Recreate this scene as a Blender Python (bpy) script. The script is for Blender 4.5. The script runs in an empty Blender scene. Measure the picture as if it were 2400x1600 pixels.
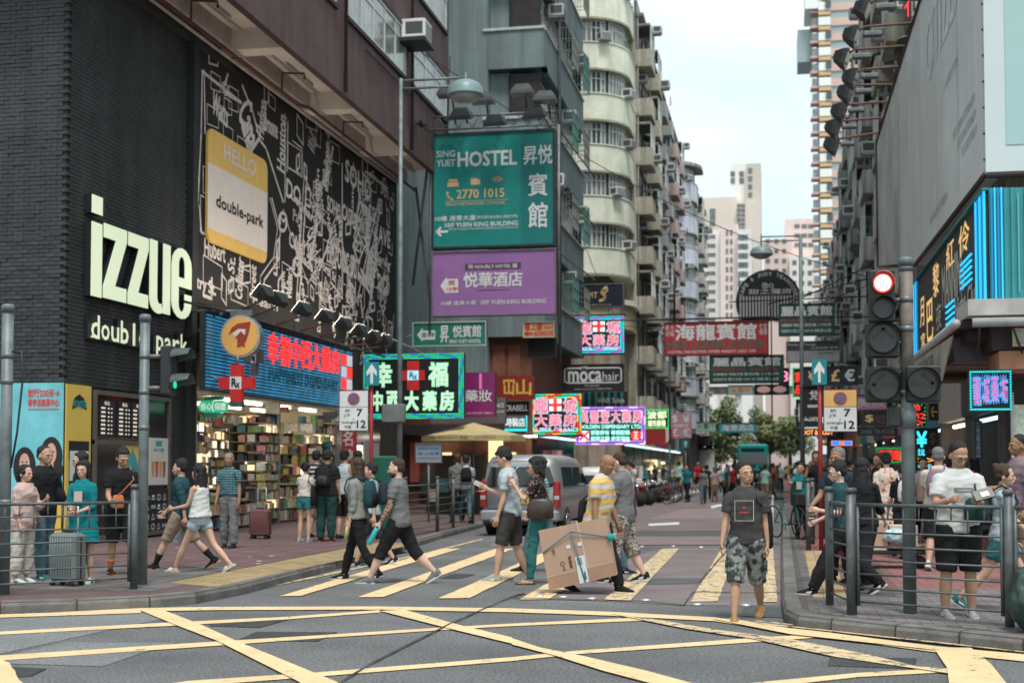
import bpy,math,random
from mathutils import Vector,Matrix,noise
R = math.radians
random.seed(7)
words = ['first','second','third','fourth','fifth','sixth','seventh','eighth','ninth','tenth','eleventh','twelfth']
sc = bpy.context.scene
col = sc.collection
V3 = Vector

# ------------------------------------------------------------ camera, sky, sun, exposure
FPX,YAW,PITCH,CAMZ,HZN = 3200.0,math.atan(620 / 3200),R(2.5),1.6,1095.0
SHIFT = (HZN - 800 - FPX * math.tan(PITCH)) / 2400
cam_d = bpy.data.cameras.new('camera'); cam_d.lens = 48.0; cam_d.sensor_width = 36.0
cam_d.shift_y = SHIFT; cam_d.clip_end = 3000; cam_d.clip_start = .2
cam_d.dof.use_dof = True; cam_d.dof.focus_distance = 14.6; cam_d.dof.aperture_fstop = 2.0
cam = bpy.data.objects.new('camera',cam_d); col.objects.link(cam)
cam.location = (0,0,CAMZ); cam.rotation_euler = (R(90) + PITCH,0,YAW)
sc.camera = cam
CM = cam.rotation_euler.to_matrix()

world = bpy.data.worlds.new('World'); sc.world = world; world.use_nodes = True
wn,wl = world.node_tree.nodes,world.node_tree.links
bg = wn['Background']
sky = wn.new('ShaderNodeTexSky'); sky.sky_type = 'NISHITA'; sky.sun_disc = False
sky.sun_elevation = R(52); sky.sun_rotation = R(150); sky.air_density = 1.2; sky.dust_density = 2.5
skm = wn.new('ShaderNodeVectorMath'); skm.operation = 'SCALE'; skm.inputs['Scale'].default_value = .10
wl.new(sky.outputs[0],skm.inputs[0])
tc = wn.new('ShaderNodeTexCoord')
mp = wn.new('ShaderNodeMapping'); mp.inputs['Scale'].default_value = (1,1,2.6); mp.inputs['Location'].default_value = (.35,.1,.2)
wl.new(tc.outputs['Generated'],mp.inputs[0])
nz = wn.new('ShaderNodeTexNoise'); nz.inputs['Scale'].default_value = 2.3; nz.inputs['Detail'].default_value = 5; nz.inputs['Roughness'].default_value = .5
wl.new(mp.outputs[0],nz.inputs['Vector'])
cr = wn.new('ShaderNodeValToRGB'); cr.color_ramp.elements[0].position = .38; cr.color_ramp.elements[1].position = .72
cr.color_ramp.elements[0].color = (.42,.56,.59,1); cr.color_ramp.elements[1].color = (1.0,1.03,1.02,1)
ce = cr.color_ramp.elements.new(.54); ce.color = (.56,.62,.63,1)
wl.new(nz.outputs['Fac'],cr.inputs[0])
mx = wn.new('ShaderNodeMix'); mx.data_type = 'RGBA'; mx.inputs[0].default_value = .86
wl.new(skm.outputs[0],mx.inputs[6]); wl.new(cr.outputs[0],mx.inputs[7])
wl.new(mx.outputs[2],bg.inputs[0]); bg.inputs[1].default_value = 1.0
sun_d = bpy.data.lights.new('sun','SUN'); sun_d.energy = 1.7; sun_d.angle = R(14); sun_d.color = (1,.96,.9)
sun = bpy.data.objects.new('sun',sun_d); col.objects.link(sun)
sun.rotation_euler = (R(24),0,R(20))
sc.view_settings.view_transform = 'Standard'; sc.view_settings.look = 'None'
sc.view_settings.exposure = .9; sc.view_settings.gamma = 1
sc.cycles.use_denoising = True
sc.cycles.max_bounces = 6; sc.cycles.diffuse_bounces = 3; sc.cycles.glossy_bounces = 2; sc.cycles.transmission_bounces = 4
sc.cycles.sample_clamp_indirect = 4

# ------------------------------------------------------------ pixel -> place
CU,CV = 1200.0,800 + SHIFT * 2400
CAMP = V3((0,0,CAMZ))
def ray(u,v):
 return (CM @ V3(((u - CU) / FPX,(CV - v) / FPX,-1))).normalized()
def gnd(u,v,z=0.0):
 d = ray(u,v); return CAMP + d * ((z - CAMZ) / d.z)
def atY(u,v,Y):
 d = ray(u,v); return CAMP + d * (Y / d.y)
def atX(u,v,X):
 d = ray(u,v); return CAMP + d * (X / d.x)
def depth(p):
 q = CM.transposed() @ (p - CAMP); return -q.z

# ------------------------------------------------------------ materials
MATS = {}
def mat(name,c,rough=.7,metal=0.0,var=.12,scale=3.0,bump=0.0,bscale=60.0,emit=None,es=0.0,orand=0.0,spec=.4,fs=90,streak=0.0,fine=0.0,trans=0.0):
 if name in MATS: return MATS[name]
 m = bpy.data.materials.new(name); MATS[name] = m; m.use_nodes = True
 n,l = m.node_tree.nodes,m.node_tree.links
 b = n['Principled BSDF']
 b.inputs['Roughness'].default_value = rough; b.inputs['Metallic'].default_value = metal
 b.inputs['Specular IOR Level'].default_value = spec
 if trans: b.inputs['Transmission Weight'].default_value = trans
 c4 = (c[0],c[1],c[2],1)
 b.inputs['Base Color'].default_value = c4
 src = None
 if var > 0 or orand > 0 or fine > 0 or streak > 0:
  tcn = n.new('ShaderNodeTexCoord')
  val = None
  if var > 0:
   t = n.new('ShaderNodeTexNoise'); t.inputs['Scale'].default_value = scale; t.inputs['Detail'].default_value = 6; t.inputs['Roughness'].default_value = .62
   l.new(tcn.outputs['Object'],t.inputs['Vector'])
   mr = n.new('ShaderNodeMapRange'); mr.inputs[1].default_value = .3; mr.inputs[2].default_value = .7
   mr.inputs[3].default_value = 1 - var; mr.inputs[4].default_value = 1 + var
   l.new(t.outputs['Fac'],mr.inputs[0]); val = mr.outputs[0]
  if fine > 0:
   t = n.new('ShaderNodeTexNoise'); t.inputs['Scale'].default_value = fs; t.inputs['Detail'].default_value = 2
   l.new(tcn.outputs['Object'],t.inputs['Vector'])
   mr = n.new('ShaderNodeMapRange'); mr.inputs[1].default_value = .3; mr.inputs[2].default_value = .7
   mr.inputs[3].default_value = 1 - fine; mr.inputs[4].default_value = 1 + fine
   l.new(t.outputs['Fac'],mr.inputs[0])
   if val is None: val = mr.outputs[0]
   else:
    mu = n.new('ShaderNodeMath'); mu.operation = 'MULTIPLY'; l.new(val,mu.inputs[0]); l.new(mr.outputs[0],mu.inputs[1]); val = mu.outputs[0]
  if streak > 0:             # rain and drip stains running down the wall
   mg = n.new('ShaderNodeMapping'); mg.inputs['Scale'].default_value = (2.6,2.6,.16); l.new(tcn.outputs['Object'],mg.inputs[0])
   t = n.new('ShaderNodeTexNoise'); t.inputs['Scale'].default_value = 1.0; t.inputs['Detail'].default_value = 5; l.new(mg.outputs[0],t.inputs['Vector'])
   mr = n.new('ShaderNodeMapRange'); mr.inputs[1].default_value = .38; mr.inputs[2].default_value = .62; mr.inputs[3].default_value = 1 - streak; mr.inputs[4].default_value = 1 + streak * .35
   l.new(t.outputs['Fac'],mr.inputs[0])
   if val is None: val = mr.outputs[0]
   else:
    mu = n.new('ShaderNodeMath'); mu.operation = 'MULTIPLY'; l.new(val,mu.inputs[0]); l.new(mr.outputs[0],mu.inputs[1]); val = mu.outputs[0]
  if orand > 0:
   oi = n.new('ShaderNodeObjectInfo')
   mr = n.new('ShaderNodeMapRange'); mr.inputs[3].default_value = 1 - orand; mr.inputs[4].default_value = 1 + orand
   l.new(oi.outputs['Random'],mr.inputs[0])
   if val is None: val = mr.outputs[0]
   else:
    mu = n.new('ShaderNodeMath'); mu.operation = 'MULTIPLY'; l.new(val,mu.inputs[0]); l.new(mr.outputs[0],mu.inputs[1]); val = mu.outputs[0]
  vm = n.new('ShaderNodeVectorMath'); vm.operation = 'SCALE'; vm.inputs[0].default_value = c
  l.new(val,vm.inputs['Scale']); l.new(vm.outputs[0],b.inputs['Base Color']); src = vm.outputs[0]
 if bump > 0:
  tcn = n.new('ShaderNodeTexCoord')
  t = n.new('ShaderNodeTexNoise'); t.inputs['Scale'].default_value = bscale; t.inputs['Detail'].default_value = 4
  l.new(tcn.outputs['Object'],t.inputs['Vector'])
  bp = n.new('ShaderNodeBump'); bp.inputs['Strength'].default_value = bump; bp.inputs['Distance'].default_value = .02
  l.new(t.outputs['Fac'],bp.inputs['Height']); l.new(bp.outputs[0],b.inputs['Normal'])
 if emit:
  b.inputs['Emission Color'].default_value = (*emit,1); b.inputs['Emission Strength'].default_value = es
 return m
def pattern(name,kind,c1,c2,s=10.0,rough=.85,c3=None):
 """cloth and print patterns: stripes, plaid, camo, floral, led, corr"""
 if name in MATS: return MATS[name]
 m = bpy.data.materials.new(name); MATS[name] = m; m.use_nodes = True
 n,l = m.node_tree.nodes,m.node_tree.links
 b = n['Principled BSDF']; b.inputs['Roughness'].default_value = rough; b.inputs['Specular IOR Level'].default_value = .25
 tcn = n.new('ShaderNodeTexCoord'); sp = n.new('ShaderNodeSeparateXYZ'); l.new(tcn.outputs['Object'],sp.inputs[0])
 def math_(op,a,bb=None):
  q = n.new('ShaderNodeMath'); q.operation = op
  for i,x in enumerate((a,bb)):
   if x is None: continue
   if isinstance(x,(int,float)): q.inputs[i].default_value = x
   else: l.new(x,q.inputs[i])
  return q.outputs[0]
 def band(o,k,duty):
  return math_('LESS_THAN',math_('FRACT',math_('MULTIPLY',o,k)),duty)
 def mixc(f,a,bb):
  q = n.new('ShaderNodeMix'); q.data_type = 'RGBA'; l.new(f,q.inputs[0])
  for i,x in ((6,a),(7,bb)):
   if isinstance(x,tuple): q.inputs[i].default_value = (*x,1)
   else: l.new(x,q.inputs[i])
  return q.outputs[2]
 if kind == 'hstripe': out = mixc(band(sp.outputs['Z'],s,.42),c1,c2)
 elif kind == 'vstripe': out = mixc(band(sp.outputs['X'],s,.4),c1,c2)
 elif kind == 'ystripe': out = mixc(band(sp.outputs['Y'],s,.4),c1,c2)
 elif kind == 'plaid':
  a = mixc(band(sp.outputs['Z'],s,.35),c1,c2); out = mixc(math_('MULTIPLY',band(sp.outputs['X'],s,.35),.6),a,c3 or c2)
 elif kind in ('camo','floral','batik'):
  t = n.new('ShaderNodeTexNoise'); t.inputs['Scale'].default_value = s; t.inputs['Detail'].default_value = 3 if kind == 'camo' else 1
  l.new(tcn.outputs['Object'],t.inputs['Vector'])
  r = n.new('ShaderNodeValToRGB'); r.color_ramp.interpolation = 'CONSTANT' if kind != 'batik' else 'LINEAR'
  r.color_ramp.elements[0].color = (*c1,1); r.color_ramp.elements[1].color = (*c2,1)
  r.color_ramp.elements[0].position = 0; r.color_ramp.elements[1].position = {'camo': .47,'floral': .6,'batik': .58}[kind]
  if kind == 'batik': r.color_ramp.elements[0].position = .42
  if c3:
   e = r.color_ramp.elements.new(.55 if kind == 'camo' else .67); e.color = (*c3,1)
  l.new(t.outputs['Fac'],r.inputs[0]); out = r.outputs[0]
 elif kind == 'checker':
  t = n.new('ShaderNodeTexChecker'); t.inputs['Scale'].default_value = s; t.inputs[1].default_value = (*c1,1); t.inputs[2].default_value = (*c2,1)
  l.new(tcn.outputs['Object'],t.inputs['Vector']); out = t.outputs[0]
 l.new(out,b.inputs['Base Color'])
 t = n.new('ShaderNodeTexNoise'); t.inputs['Scale'].default_value = 120
 l.new(tcn.outputs['Object'],t.inputs['Vector'])
 bp = n.new('ShaderNodeBump'); bp.inputs['Strength'].default_value = .15; bp.inputs['Distance'].default_value = .01
 l.new(t.outputs['Fac'],bp.inputs['Height']); l.new(bp.outputs[0],b.inputs['Normal'])
 return m
def glow(name,c,s=2.0):
 return mat(name,tuple(x * .4 for x in c),.5,var=0,emit=c,es=s)
def ledscreen(name,c1,c2,rows=26.0,s=1.0):
 """LED wall: thin lit rows of small lamps with unlit patches"""
 if name in MATS: return MATS[name]
 m = bpy.data.materials.new(name); MATS[name] = m; m.use_nodes = True
 n,l = m.node_tree.nodes,m.node_tree.links
 b = n['Principled BSDF']; b.inputs['Base Color'].default_value = (.02,.03,.04,1); b.inputs['Roughness'].default_value = .4
 tcn = n.new('ShaderNodeTexCoord'); sp = n.new('ShaderNodeSeparateXYZ'); l.new(tcn.outputs['Object'],sp.inputs[0])
 mu = n.new('ShaderNodeMath'); mu.operation = 'MULTIPLY'; mu.inputs[1].default_value = rows; l.new(sp.outputs['Z'],mu.inputs[0])
 fr = n.new('ShaderNodeMath'); fr.operation = 'FRACT'; l.new(mu.outputs[0],fr.inputs[0])
 lt = n.new('ShaderNodeMath'); lt.operation = 'LESS_THAN'; lt.inputs[1].default_value = .5; l.new(fr.outputs[0],lt.inputs[0])
 t = n.new('ShaderNodeTexNoise'); t.inputs['Scale'].default_value = 3; l.new(tcn.outputs['Object'],t.inputs['Vector'])
 mr = n.new('ShaderNodeMapRange'); mr.inputs[1].default_value = .35; mr.inputs[2].default_value = .65; mr.inputs[3].default_value = .45; mr.inputs[4].default_value = 1.2
 l.new(t.outputs['Fac'],mr.inputs[0])
 m2 = n.new('ShaderNodeMath'); m2.operation = 'MULTIPLY'; l.new(lt.outputs[0],m2.inputs[0]); l.new(mr.outputs[0],m2.inputs[1])
 m3 = n.new('ShaderNodeMath'); m3.operation = 'MULTIPLY'; l.new(m2.outputs[0],m3.inputs[0]); m3.inputs[1].default_value = s
 mxx = n.new('ShaderNodeMix'); mxx.data_type = 'RGBA'; l.new(t.outputs['Fac'],mxx.inputs[0]); mxx.inputs[6].default_value = (*c1,1); mxx.inputs[7].default_value = (*c2,1)
 l.new(mxx.outputs[2],b.inputs['Emission Color']); l.new(m3.outputs[0],b.inputs['Emission Strength'])
 return m

# ------------------------------------------------------------ objects
TMP = bpy.data.scenes.new('scratch')
ROOT = {}
def props(o,label=None,cat=None,group=None,kind=None):
 if label: o['label'] = label
 if cat: o['category'] = cat
 if group: o['group'] = group
 if kind: o['kind'] = kind
 return o
def thing(name,label,cat,loc=(0,0,0),rz=0.0,group=None,kind=None):
 o = bpy.data.objects.new(name,None); o.empty_display_size = .2; col.objects.link(o)
 o.location = loc; o.rotation_euler = (0,0,rz); props(o,label,cat,group,kind)
 ROOT[o.name] = (Matrix.Translation(V3(loc)) @ Matrix.Rotation(rz,4,'Z')).inverted()
 return o
class MB:
 def __init__(s): s.v = []; s.f = []; s.m = []; s.mi = 0; s.sm = []; s.smooth = False
 def add(s,vs,fs,smooth=None):
  b = len(s.v); s.v += [V3(x) for x in vs]
  for f in fs: s.f.append([b + i for i in f]); s.m.append(s.mi); s.sm.append(s.smooth if smooth is None else smooth)
  return s
 def box(s,x0,x1,y0,y1,z0,z1):
  if x0 > x1: x0,x1 = x1,x0
  if y0 > y1: y0,y1 = y1,y0
  if z0 > z1: z0,z1 = z1,z0
  return s.add([(x0,y0,z0),(x1,y0,z0),(x1,y1,z0),(x0,y1,z0),(x0,y0,z1),(x1,y0,z1),(x1,y1,z1),(x0,y1,z1)],
                     [(0,3,2,1),(4,5,6,7),(0,1,5,4),(1,2,6,5),(2,3,7,6),(3,0,4,7)],False)
 def cbox(s,c,sz,M=None):
  x,y,z = sz[0] / 2,sz[1] / 2,sz[2] / 2
  M = M or Matrix.Identity(3); c = V3(c)
  vs = [c + M @ V3(p) for p in [(-x,-y,-z),(x,-y,-z),(x,y,-z),(-x,y,-z),(-x,-y,z),(x,-y,z),(x,y,z),(-x,y,z)]]
  return s.add(vs,[(0,3,2,1),(4,5,6,7),(0,1,5,4),(1,2,6,5),(2,3,7,6),(3,0,4,7)],False)
 def bbox(s,c,sz,bev,M=None):
  """box with chamfered edges"""
  M = M or Matrix.Identity(3); c = V3(c); hx,hy,hz = sz[0] / 2,sz[1] / 2,sz[2] / 2; b = bev
  rings = []
  for z,i in ((-hz,b),(-hz + b,0),(hz - b,0),(hz,b)):
   x,y = hx - i,hy - i
   rings.append([c + M @ V3(p) for p in [(-x + b,-y,z),(x - b,-y,z),(x,-y + b,z),(x,y - b,z),(x - b,y,z),(-x + b,y,z),(-x,y - b,z),(-x,-y + b,z)]])
  return s.loft(rings,smooth=False)
 def loft(s,rings,cap=True,smooth=True,closed=True):
  n = len(rings[0]); vs = [p for r in rings for p in r]; fs = []
  for i in range(len(rings) - 1):
   for j in range(n if closed else n - 1):
    k = (j + 1) % n; fs.append((i * n + j,i * n + k,(i + 1) * n + k,(i + 1) * n + j))
  if cap: fs.append(tuple(range(n - 1,-1,-1))); fs.append(tuple((len(rings) - 1) * n + j for j in range(n)))
  return s.add(vs,fs,smooth)
 def tube(s,pts,r,n=8,cap=True,smooth=True,ry=None,ref=None):
  pts = [V3(p) for p in pts]; k = len(pts)
  if not isinstance(r,(list,tuple)): r = [r] * k
  if ry is None: ry = r
  elif not isinstance(ry,(list,tuple)): ry = [ry] * k
  t0 = (pts[1] - pts[0]).normalized()
  up = V3(ref) if ref is not None else (V3((0,0,1)) if abs(t0.z) < .9 else V3((0,1,0)))
  rings = []
  for i in range(k):
   t = (pts[min(i + 1,k - 1)] - pts[max(i - 1,0)])
   t = t.normalized() if t.length > 1e-9 else t0
   a = t.cross(up)
   if a.length < 1e-6: a = t.cross(V3((1,0,0)))
   a.normalize(); b = a.cross(t).normalized()
   rings.append([pts[i] + a * (r[i] * math.cos(2 * math.pi * j / n)) + b * (ry[i] * math.sin(2 * math.pi * j / n)) for j in range(n)])
   if ref is None: up = b
  return s.loft(rings,cap,smooth)
 def ell(s,c,rad,M=None,nu=12,nv=8):
  c = V3(c); M = M or Matrix.Identity(3); vs = [c + M @ V3((0,0,rad[2]))]
  for i in range(1,nv):
   a = math.pi * i / nv
   for j in range(nu):
    b = 2 * math.pi * j / nu
    vs.append(c + M @ V3((rad[0] * math.sin(a) * math.cos(b),rad[1] * math.sin(a) * math.sin(b),rad[2] * math.cos(a))))
  vs.append(c + M @ V3((0,0,-rad[2]))); fs = []
  for j in range(nu): fs.append((0,1 + j,1 + (j + 1) % nu))
  for i in range(nv - 2):
   for j in range(nu):
    k = (j + 1) % nu; a = 1 + i * nu; fs.append((a + j,a + nu + j,a + nu + k,a + k))
  L = len(vs) - 1; a = 1 + (nv - 2) * nu
  for j in range(nu): fs.append((L,a + (j + 1) % nu,a + j))
  return s.add(vs,fs,True)
 def quad(s,a,b,c,d): return s.add([a,b,c,d],[(0,1,2,3)])
 def poly(s,pts): return s.add(pts,[tuple(range(len(pts)))])
 def prism(s,pts,vec):
  """extrude a planar polygon (3D points) by vec"""
  n = len(pts); vec = V3(vec); vs = [V3(p) for p in pts] + [V3(p) + vec for p in pts]
  fs = [tuple(range(n - 1,-1,-1)),tuple(range(n,2 * n))] + [(i,(i + 1) % n,n + (i + 1) % n,n + i) for i in range(n)]
  return s.add(vs,fs,False)
 def disc(s,c,r,nrm,th=.0,n=24):
  nrm = V3(nrm).normalized(); a = nrm.cross(V3((0,0,1)))
  if a.length < 1e-3: a = V3((1,0,0))
  a.normalize(); b = nrm.cross(a)
  pts = [V3(c) + a * r * math.cos(2 * math.pi * i / n) + b * r * math.sin(2 * math.pi * i / n) for i in range(n)]
  return s.prism(pts,nrm * th) if th else s.poly(pts)
 def build(s,name,mats,parent=None,local=False,**kw):
  if not isinstance(mats,(list,tuple)): mats = [mats]
  me = bpy.data.meshes.new(name)
  o = None
  if parent is None and not local:
   xs = [v.x for v in s.v]; ys = [v.y for v in s.v]; zs = [v.z for v in s.v]
   org = V3(((min(xs) + max(xs)) / 2,(min(ys) + max(ys)) / 2,min(zs)))
   vs = [v - org for v in s.v]; M = Matrix.Translation(-org)
  elif local: org = V3((0,0,0)); vs = s.v; M = ROOT.get(parent.name) if parent else None
  else:
   M = ROOT[parent.name]; vs = [M @ v for v in s.v]; org = V3((0,0,0))
  me.from_pydata(vs,[],s.f)
  for m in mats: me.materials.append(m)
  me.polygons.foreach_set('material_index',s.m); me.polygons.foreach_set('use_smooth',s.sm)
  me.update()
  o = bpy.data.objects.new(name,me); col.objects.link(o); o.location = org
  if parent: o.parent = parent
  ROOT[o.name] = M
  props(o,**kw)
  return o
def link_copy(me,name,parent,loc=(0,0,0),rz=0.0,scale=None,**kw):
 """another piece that shares mesh data; loc in the parent's own frame"""
 o = bpy.data.objects.new(name,me); col.objects.link(o); o.location = loc; o.rotation_euler = (0,0,rz)
 if scale: o.scale = scale
 if parent: o.parent = parent
 props(o,**kw); return o
def kids(o): return [c for c in bpy.data.objects if c.parent is o]
CH = {}
def copy_tree(o,loc=None,rz=None,label=None,group=None,scale=None):
 """a thing, its parts and their sub-parts"""
 if o.name not in CH:
  CH[o.name] = [(c,[g for g in kids(c)]) for c in kids(o)]
 r = o.copy(); col.objects.link(r)
 if loc is not None: r.location = loc
 if rz is not None: r.rotation_euler = (0,0,rz)
 if scale: r.scale = scale
 if label: r['label'] = label
 if group: r['group'] = group
 for c,gs in CH[o.name]:
  d = c.copy(); col.objects.link(d); d.parent = r
  for g in gs:
   e = g.copy(); col.objects.link(e); e.parent = d
 return r
# ------------------------------------------------------------ scratch evaluation: voxel skins and lettering
def remesh(mb,vox,smooth_it=2,fold=0.0,fscale=(9,9,5),seed=0.0):
 me = bpy.data.meshes.new('t'); me.from_pydata(mb.v,[],mb.f); me.update()
 o = bpy.data.objects.new('t',me); TMP.collection.objects.link(o)
 q = o.modifiers.new('r','REMESH'); q.mode = 'VOXEL'; q.voxel_size = vox
 if smooth_it:
  q = o.modifiers.new('s','SMOOTH'); q.factor = .5; q.iterations = smooth_it
 vl = TMP.view_layers[0]; vl.update(); dg = vl.depsgraph
 r = bpy.data.meshes.new_from_object(o.evaluated_get(dg))
 bpy.data.objects.remove(o); bpy.data.meshes.remove(me)
 if fold:
  r.update(); ns = [v.normal.copy() for v in r.vertices]
  for v,nn in zip(r.vertices,ns):
   p = v.co; q = V3((p.x * fscale[0] + seed,p.y * fscale[1],p.z * fscale[2]))
   a = noise.noise(q); b = noise.noise(q * 2.3 + V3((7,3,1)))
   v.co = p + nn * fold * ((1 - 2.2 * abs(a)) + .5 * b)
 vs = [v.co.copy() for v in r.vertices]; fs = [tuple(p.vertices) for p in r.polygons]
 bpy.data.meshes.remove(r)
 return vs,fs
TXT = {}
def glyphs(s,bold=0.0,res=2,shear=0.0):
 k = (s,bold,res,shear)
 if k in TXT: return TXT[k]
 cu = bpy.data.curves.new('t','FONT'); cu.body = s; cu.size = 1; cu.offset = bold; cu.resolution_u = res; cu.shear = shear
 o = bpy.data.objects.new('t',cu); TMP.collection.objects.link(o)
 vl = TMP.view_layers[0]; vl.update()
 me = bpy.data.meshes.new_from_object(o.evaluated_get(vl.depsgraph))
 vs = [(v.co.x,v.co.y) for v in me.vertices]; fs = [tuple(p.vertices) for p in me.polygons]
 bpy.data.objects.remove(o); bpy.data.meshes.remove(me); bpy.data.curves.remove(cu)
 xs = [v[0] for v in vs] or [0,1]; ys = [v[1] for v in vs] or [0,1]
 TXT[k] = (vs,fs,min(xs),max(xs),min(ys),max(ys)); return TXT[k]
class Panel:
 """a flat face in space: s runs along U, t along V, N points out"""
 def __init__(s,O,U,V):
  s.O,s.U,s.V = V3(O),V3(U),V3(V); s.N = s.U.cross(s.V).normalized()
 def p(s,a,b,e=0.0): return s.O + s.U * a + s.V * b + s.N * e
 def text(s,mb,st,a0,b0,a1,b1,e=.006,bold=.012,res=2,ext=0.0,shear=0.0,rot=0.0,keep=False):
  if bold > .002:            # heavier strokes: the same outline laid down four times, slightly apart
   ddu,ddv = bold * s.V.length * (b1 - b0) / s.U.length,bold * (b1 - b0)
   for i,(p,q) in enumerate(((1,1),(-1,1),(1,-1),(-1,-1))): s.text(mb,st,a0 + p * ddu,b0 + q * ddv,a1 + p * ddu,b1 + q * ddv,e + i * .0007,0,res,ext,shear,rot,keep)
   return
  vs,fs,x0,x1,y0,y1 = glyphs(st,0,res,shear)
  w,h = max(x1 - x0,1e-6),max(y1 - y0,1e-6)
  ca,cb = (a0 + a1) / 2,(b0 + b1) / 2; W,H = (a1 - a0),(b1 - b0)
  Lu,Lv = s.U.length,s.V.length
  if keep:
   k = min(W * Lu / w,H * Lv / h); W,H = w * k / Lu,h * k / Lv
  out = []
  for x,y in vs:
   du = ((x - x0) / w - .5) * W * Lu; dv = ((y - y0) / h - .5) * H * Lv
   if rot: du,dv = du * math.cos(rot) - dv * math.sin(rot),du * math.sin(rot) + dv * math.cos(rot)
   out.append(s.O + s.U * (ca + du / Lu) + s.V * (cb + dv / Lv) + s.N * e)
  mb.add(out,fs,False)
 def rect(s,mb,a0,b0,a1,b1,e=.003):
  mb.quad(s.p(a0,b0,e),s.p(a1,b0,e),s.p(a1,b1,e),s.p(a0,b1,e))
 def slab(s,mb,a0,b0,a1,b1,e0=0.0,e1=.02):
  mb.prism([s.p(a0,b0,e0),s.p(a1,b0,e0),s.p(a1,b1,e0),s.p(a0,b1,e0)],s.N * (e1 - e0))
 def line(s,mb,pts,w,e=.004,closed=False):
  """flat stroke; pts in (s,t), w in metres"""
  q = [s.p(a,b,e) for a,b in pts]
  if closed: q.append(q[0])
  for i in range(len(q) - 1):
   d = q[i + 1] - q[i]
   if d.length < 1e-6: continue
   d.normalize(); c = s.N.cross(d) * (w / 2); x = d * (w * .25)
   mb.quad(q[i] - c - x,q[i + 1] - c + x,q[i + 1] + c + x,q[i] + c - x)
 def frame(s,mb,w,e0,e1):
  a,b = w / s.U.length,w / s.V.length
  s.slab(mb,0,0,1,b,e0,e1); s.slab(mb,0,1 - b,1,1,e0,e1); s.slab(mb,0,b,a,1 - b,e0,e1); s.slab(mb,1 - a,b,1,1 - b,e0,e1)
def facing(u0,v0,u1,v1,Y):
 """panel at distance Y, facing the junction, whose corners are seen at these places"""
 a = atY(u0,v1,Y); b = atY(u1,v1,Y); c = atY(u0,v0,Y)
 z0 = (a.z + b.z) / 2; z1 = atY((u0 + u1) / 2,v0,Y).z
 return Panel((a.x,Y,z0),(b.x - a.x,0,0),(0,0,z1 - z0))
# ------------------------------------------------------------ people
SKIN = {'light': (.50,.31,.22),'mid': (.40,.235,.155),'tan': (.27,.145,.085),'pale': (.58,.38,.30)}
def skinmat(k): return mat('skin_' + k,SKIN[k],.55,var=.10,scale=14,bump=.08,bscale=90)
def lerp(a,b,t): return a + (b - a) * t
def dirv(fl,ab,side):
 """unit vector hanging down, swung forward by fl and outward by ab (degrees); side +1 is the person's left"""
 v = V3((0,0,-1)); v.rotate(Matrix.Rotation(R(ab) * -side,3,'Y')); v.rotate(Matrix.Rotation(R(-fl),3,'X')); return v
class Skel:
 def __init__(s,P,w=1.0,female=False):
  g = P.get
  s.lean = R(g('lean',3)); s.fem = female
  TL = Matrix.Rotation(s.lean,3,'X')          # leaning forward moves the top towards -Y
  s.TL = TL; s.hip = V3((0,0,.92))
  s.tw = Matrix.Rotation(R(g('twist',0)),3,'Z')
  s.up = lambda x,y,z: s.hip + TL @ (s.tw @ V3((x,y,z - .92)) if z > 1.15 else V3((x,y,z - .92)))
  sw = (.142 if female else .160) * (w * .7 + .3)
  s.J = {}
  for sd,n in ((1,'l'),(-1,'r')):
   h = V3((.085 * sd,0,.90)); fl = g(n + 'h',0); kn = g(n + 'k',5); ab = g(n + 'hab',2)
   d = dirv(fl,ab,sd); kne = h + d * .435; d2 = dirv(fl - kn,ab * .5,sd); ank = kne + d2 * .395
   fp = g(n + 'f',None)
   if fp is None: fp = 0
   s.J[n] = (h,kne,ank,fp)
   sh = s.up(sw * sd,.005,1.362 + R(g(n + 'shr',0))); af = g(n + 'a',0); aab = g(n + 'ab',6); el = g(n + 'e',12); inn = g(n + 'in',0)
   d = dirv(af,aab,sd); elb = sh + d * .285
   d2 = dirv(af + el,aab * .6,sd); d2.x -= sd * math.sin(R(inn)); d2.normalize(); wr = elb + d2 * .245
   s.J['a' + n] = (sh,elb,wr,d2)
  s.neck = s.up(0,.01,1.44); s.headc = s.neck + TL @ V3((0,-.012 - .05 * math.sin(R(g('pitch',0))),.135))
  s.HM = s.TL @ Matrix.Rotation(R(g('yaw',0)),3,'Z') @ Matrix.Rotation(R(g('pitch',0)),3,'X') @ Matrix.Rotation(R(g('tilt',0)),3,'Y')
  s.low = min(s.J[n][2].z - .07 - .09 * abs(math.sin(R(s.J[n][3]))) * (1 if s.J[n][3] > 0 else .6) for n in 'lr')
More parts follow.
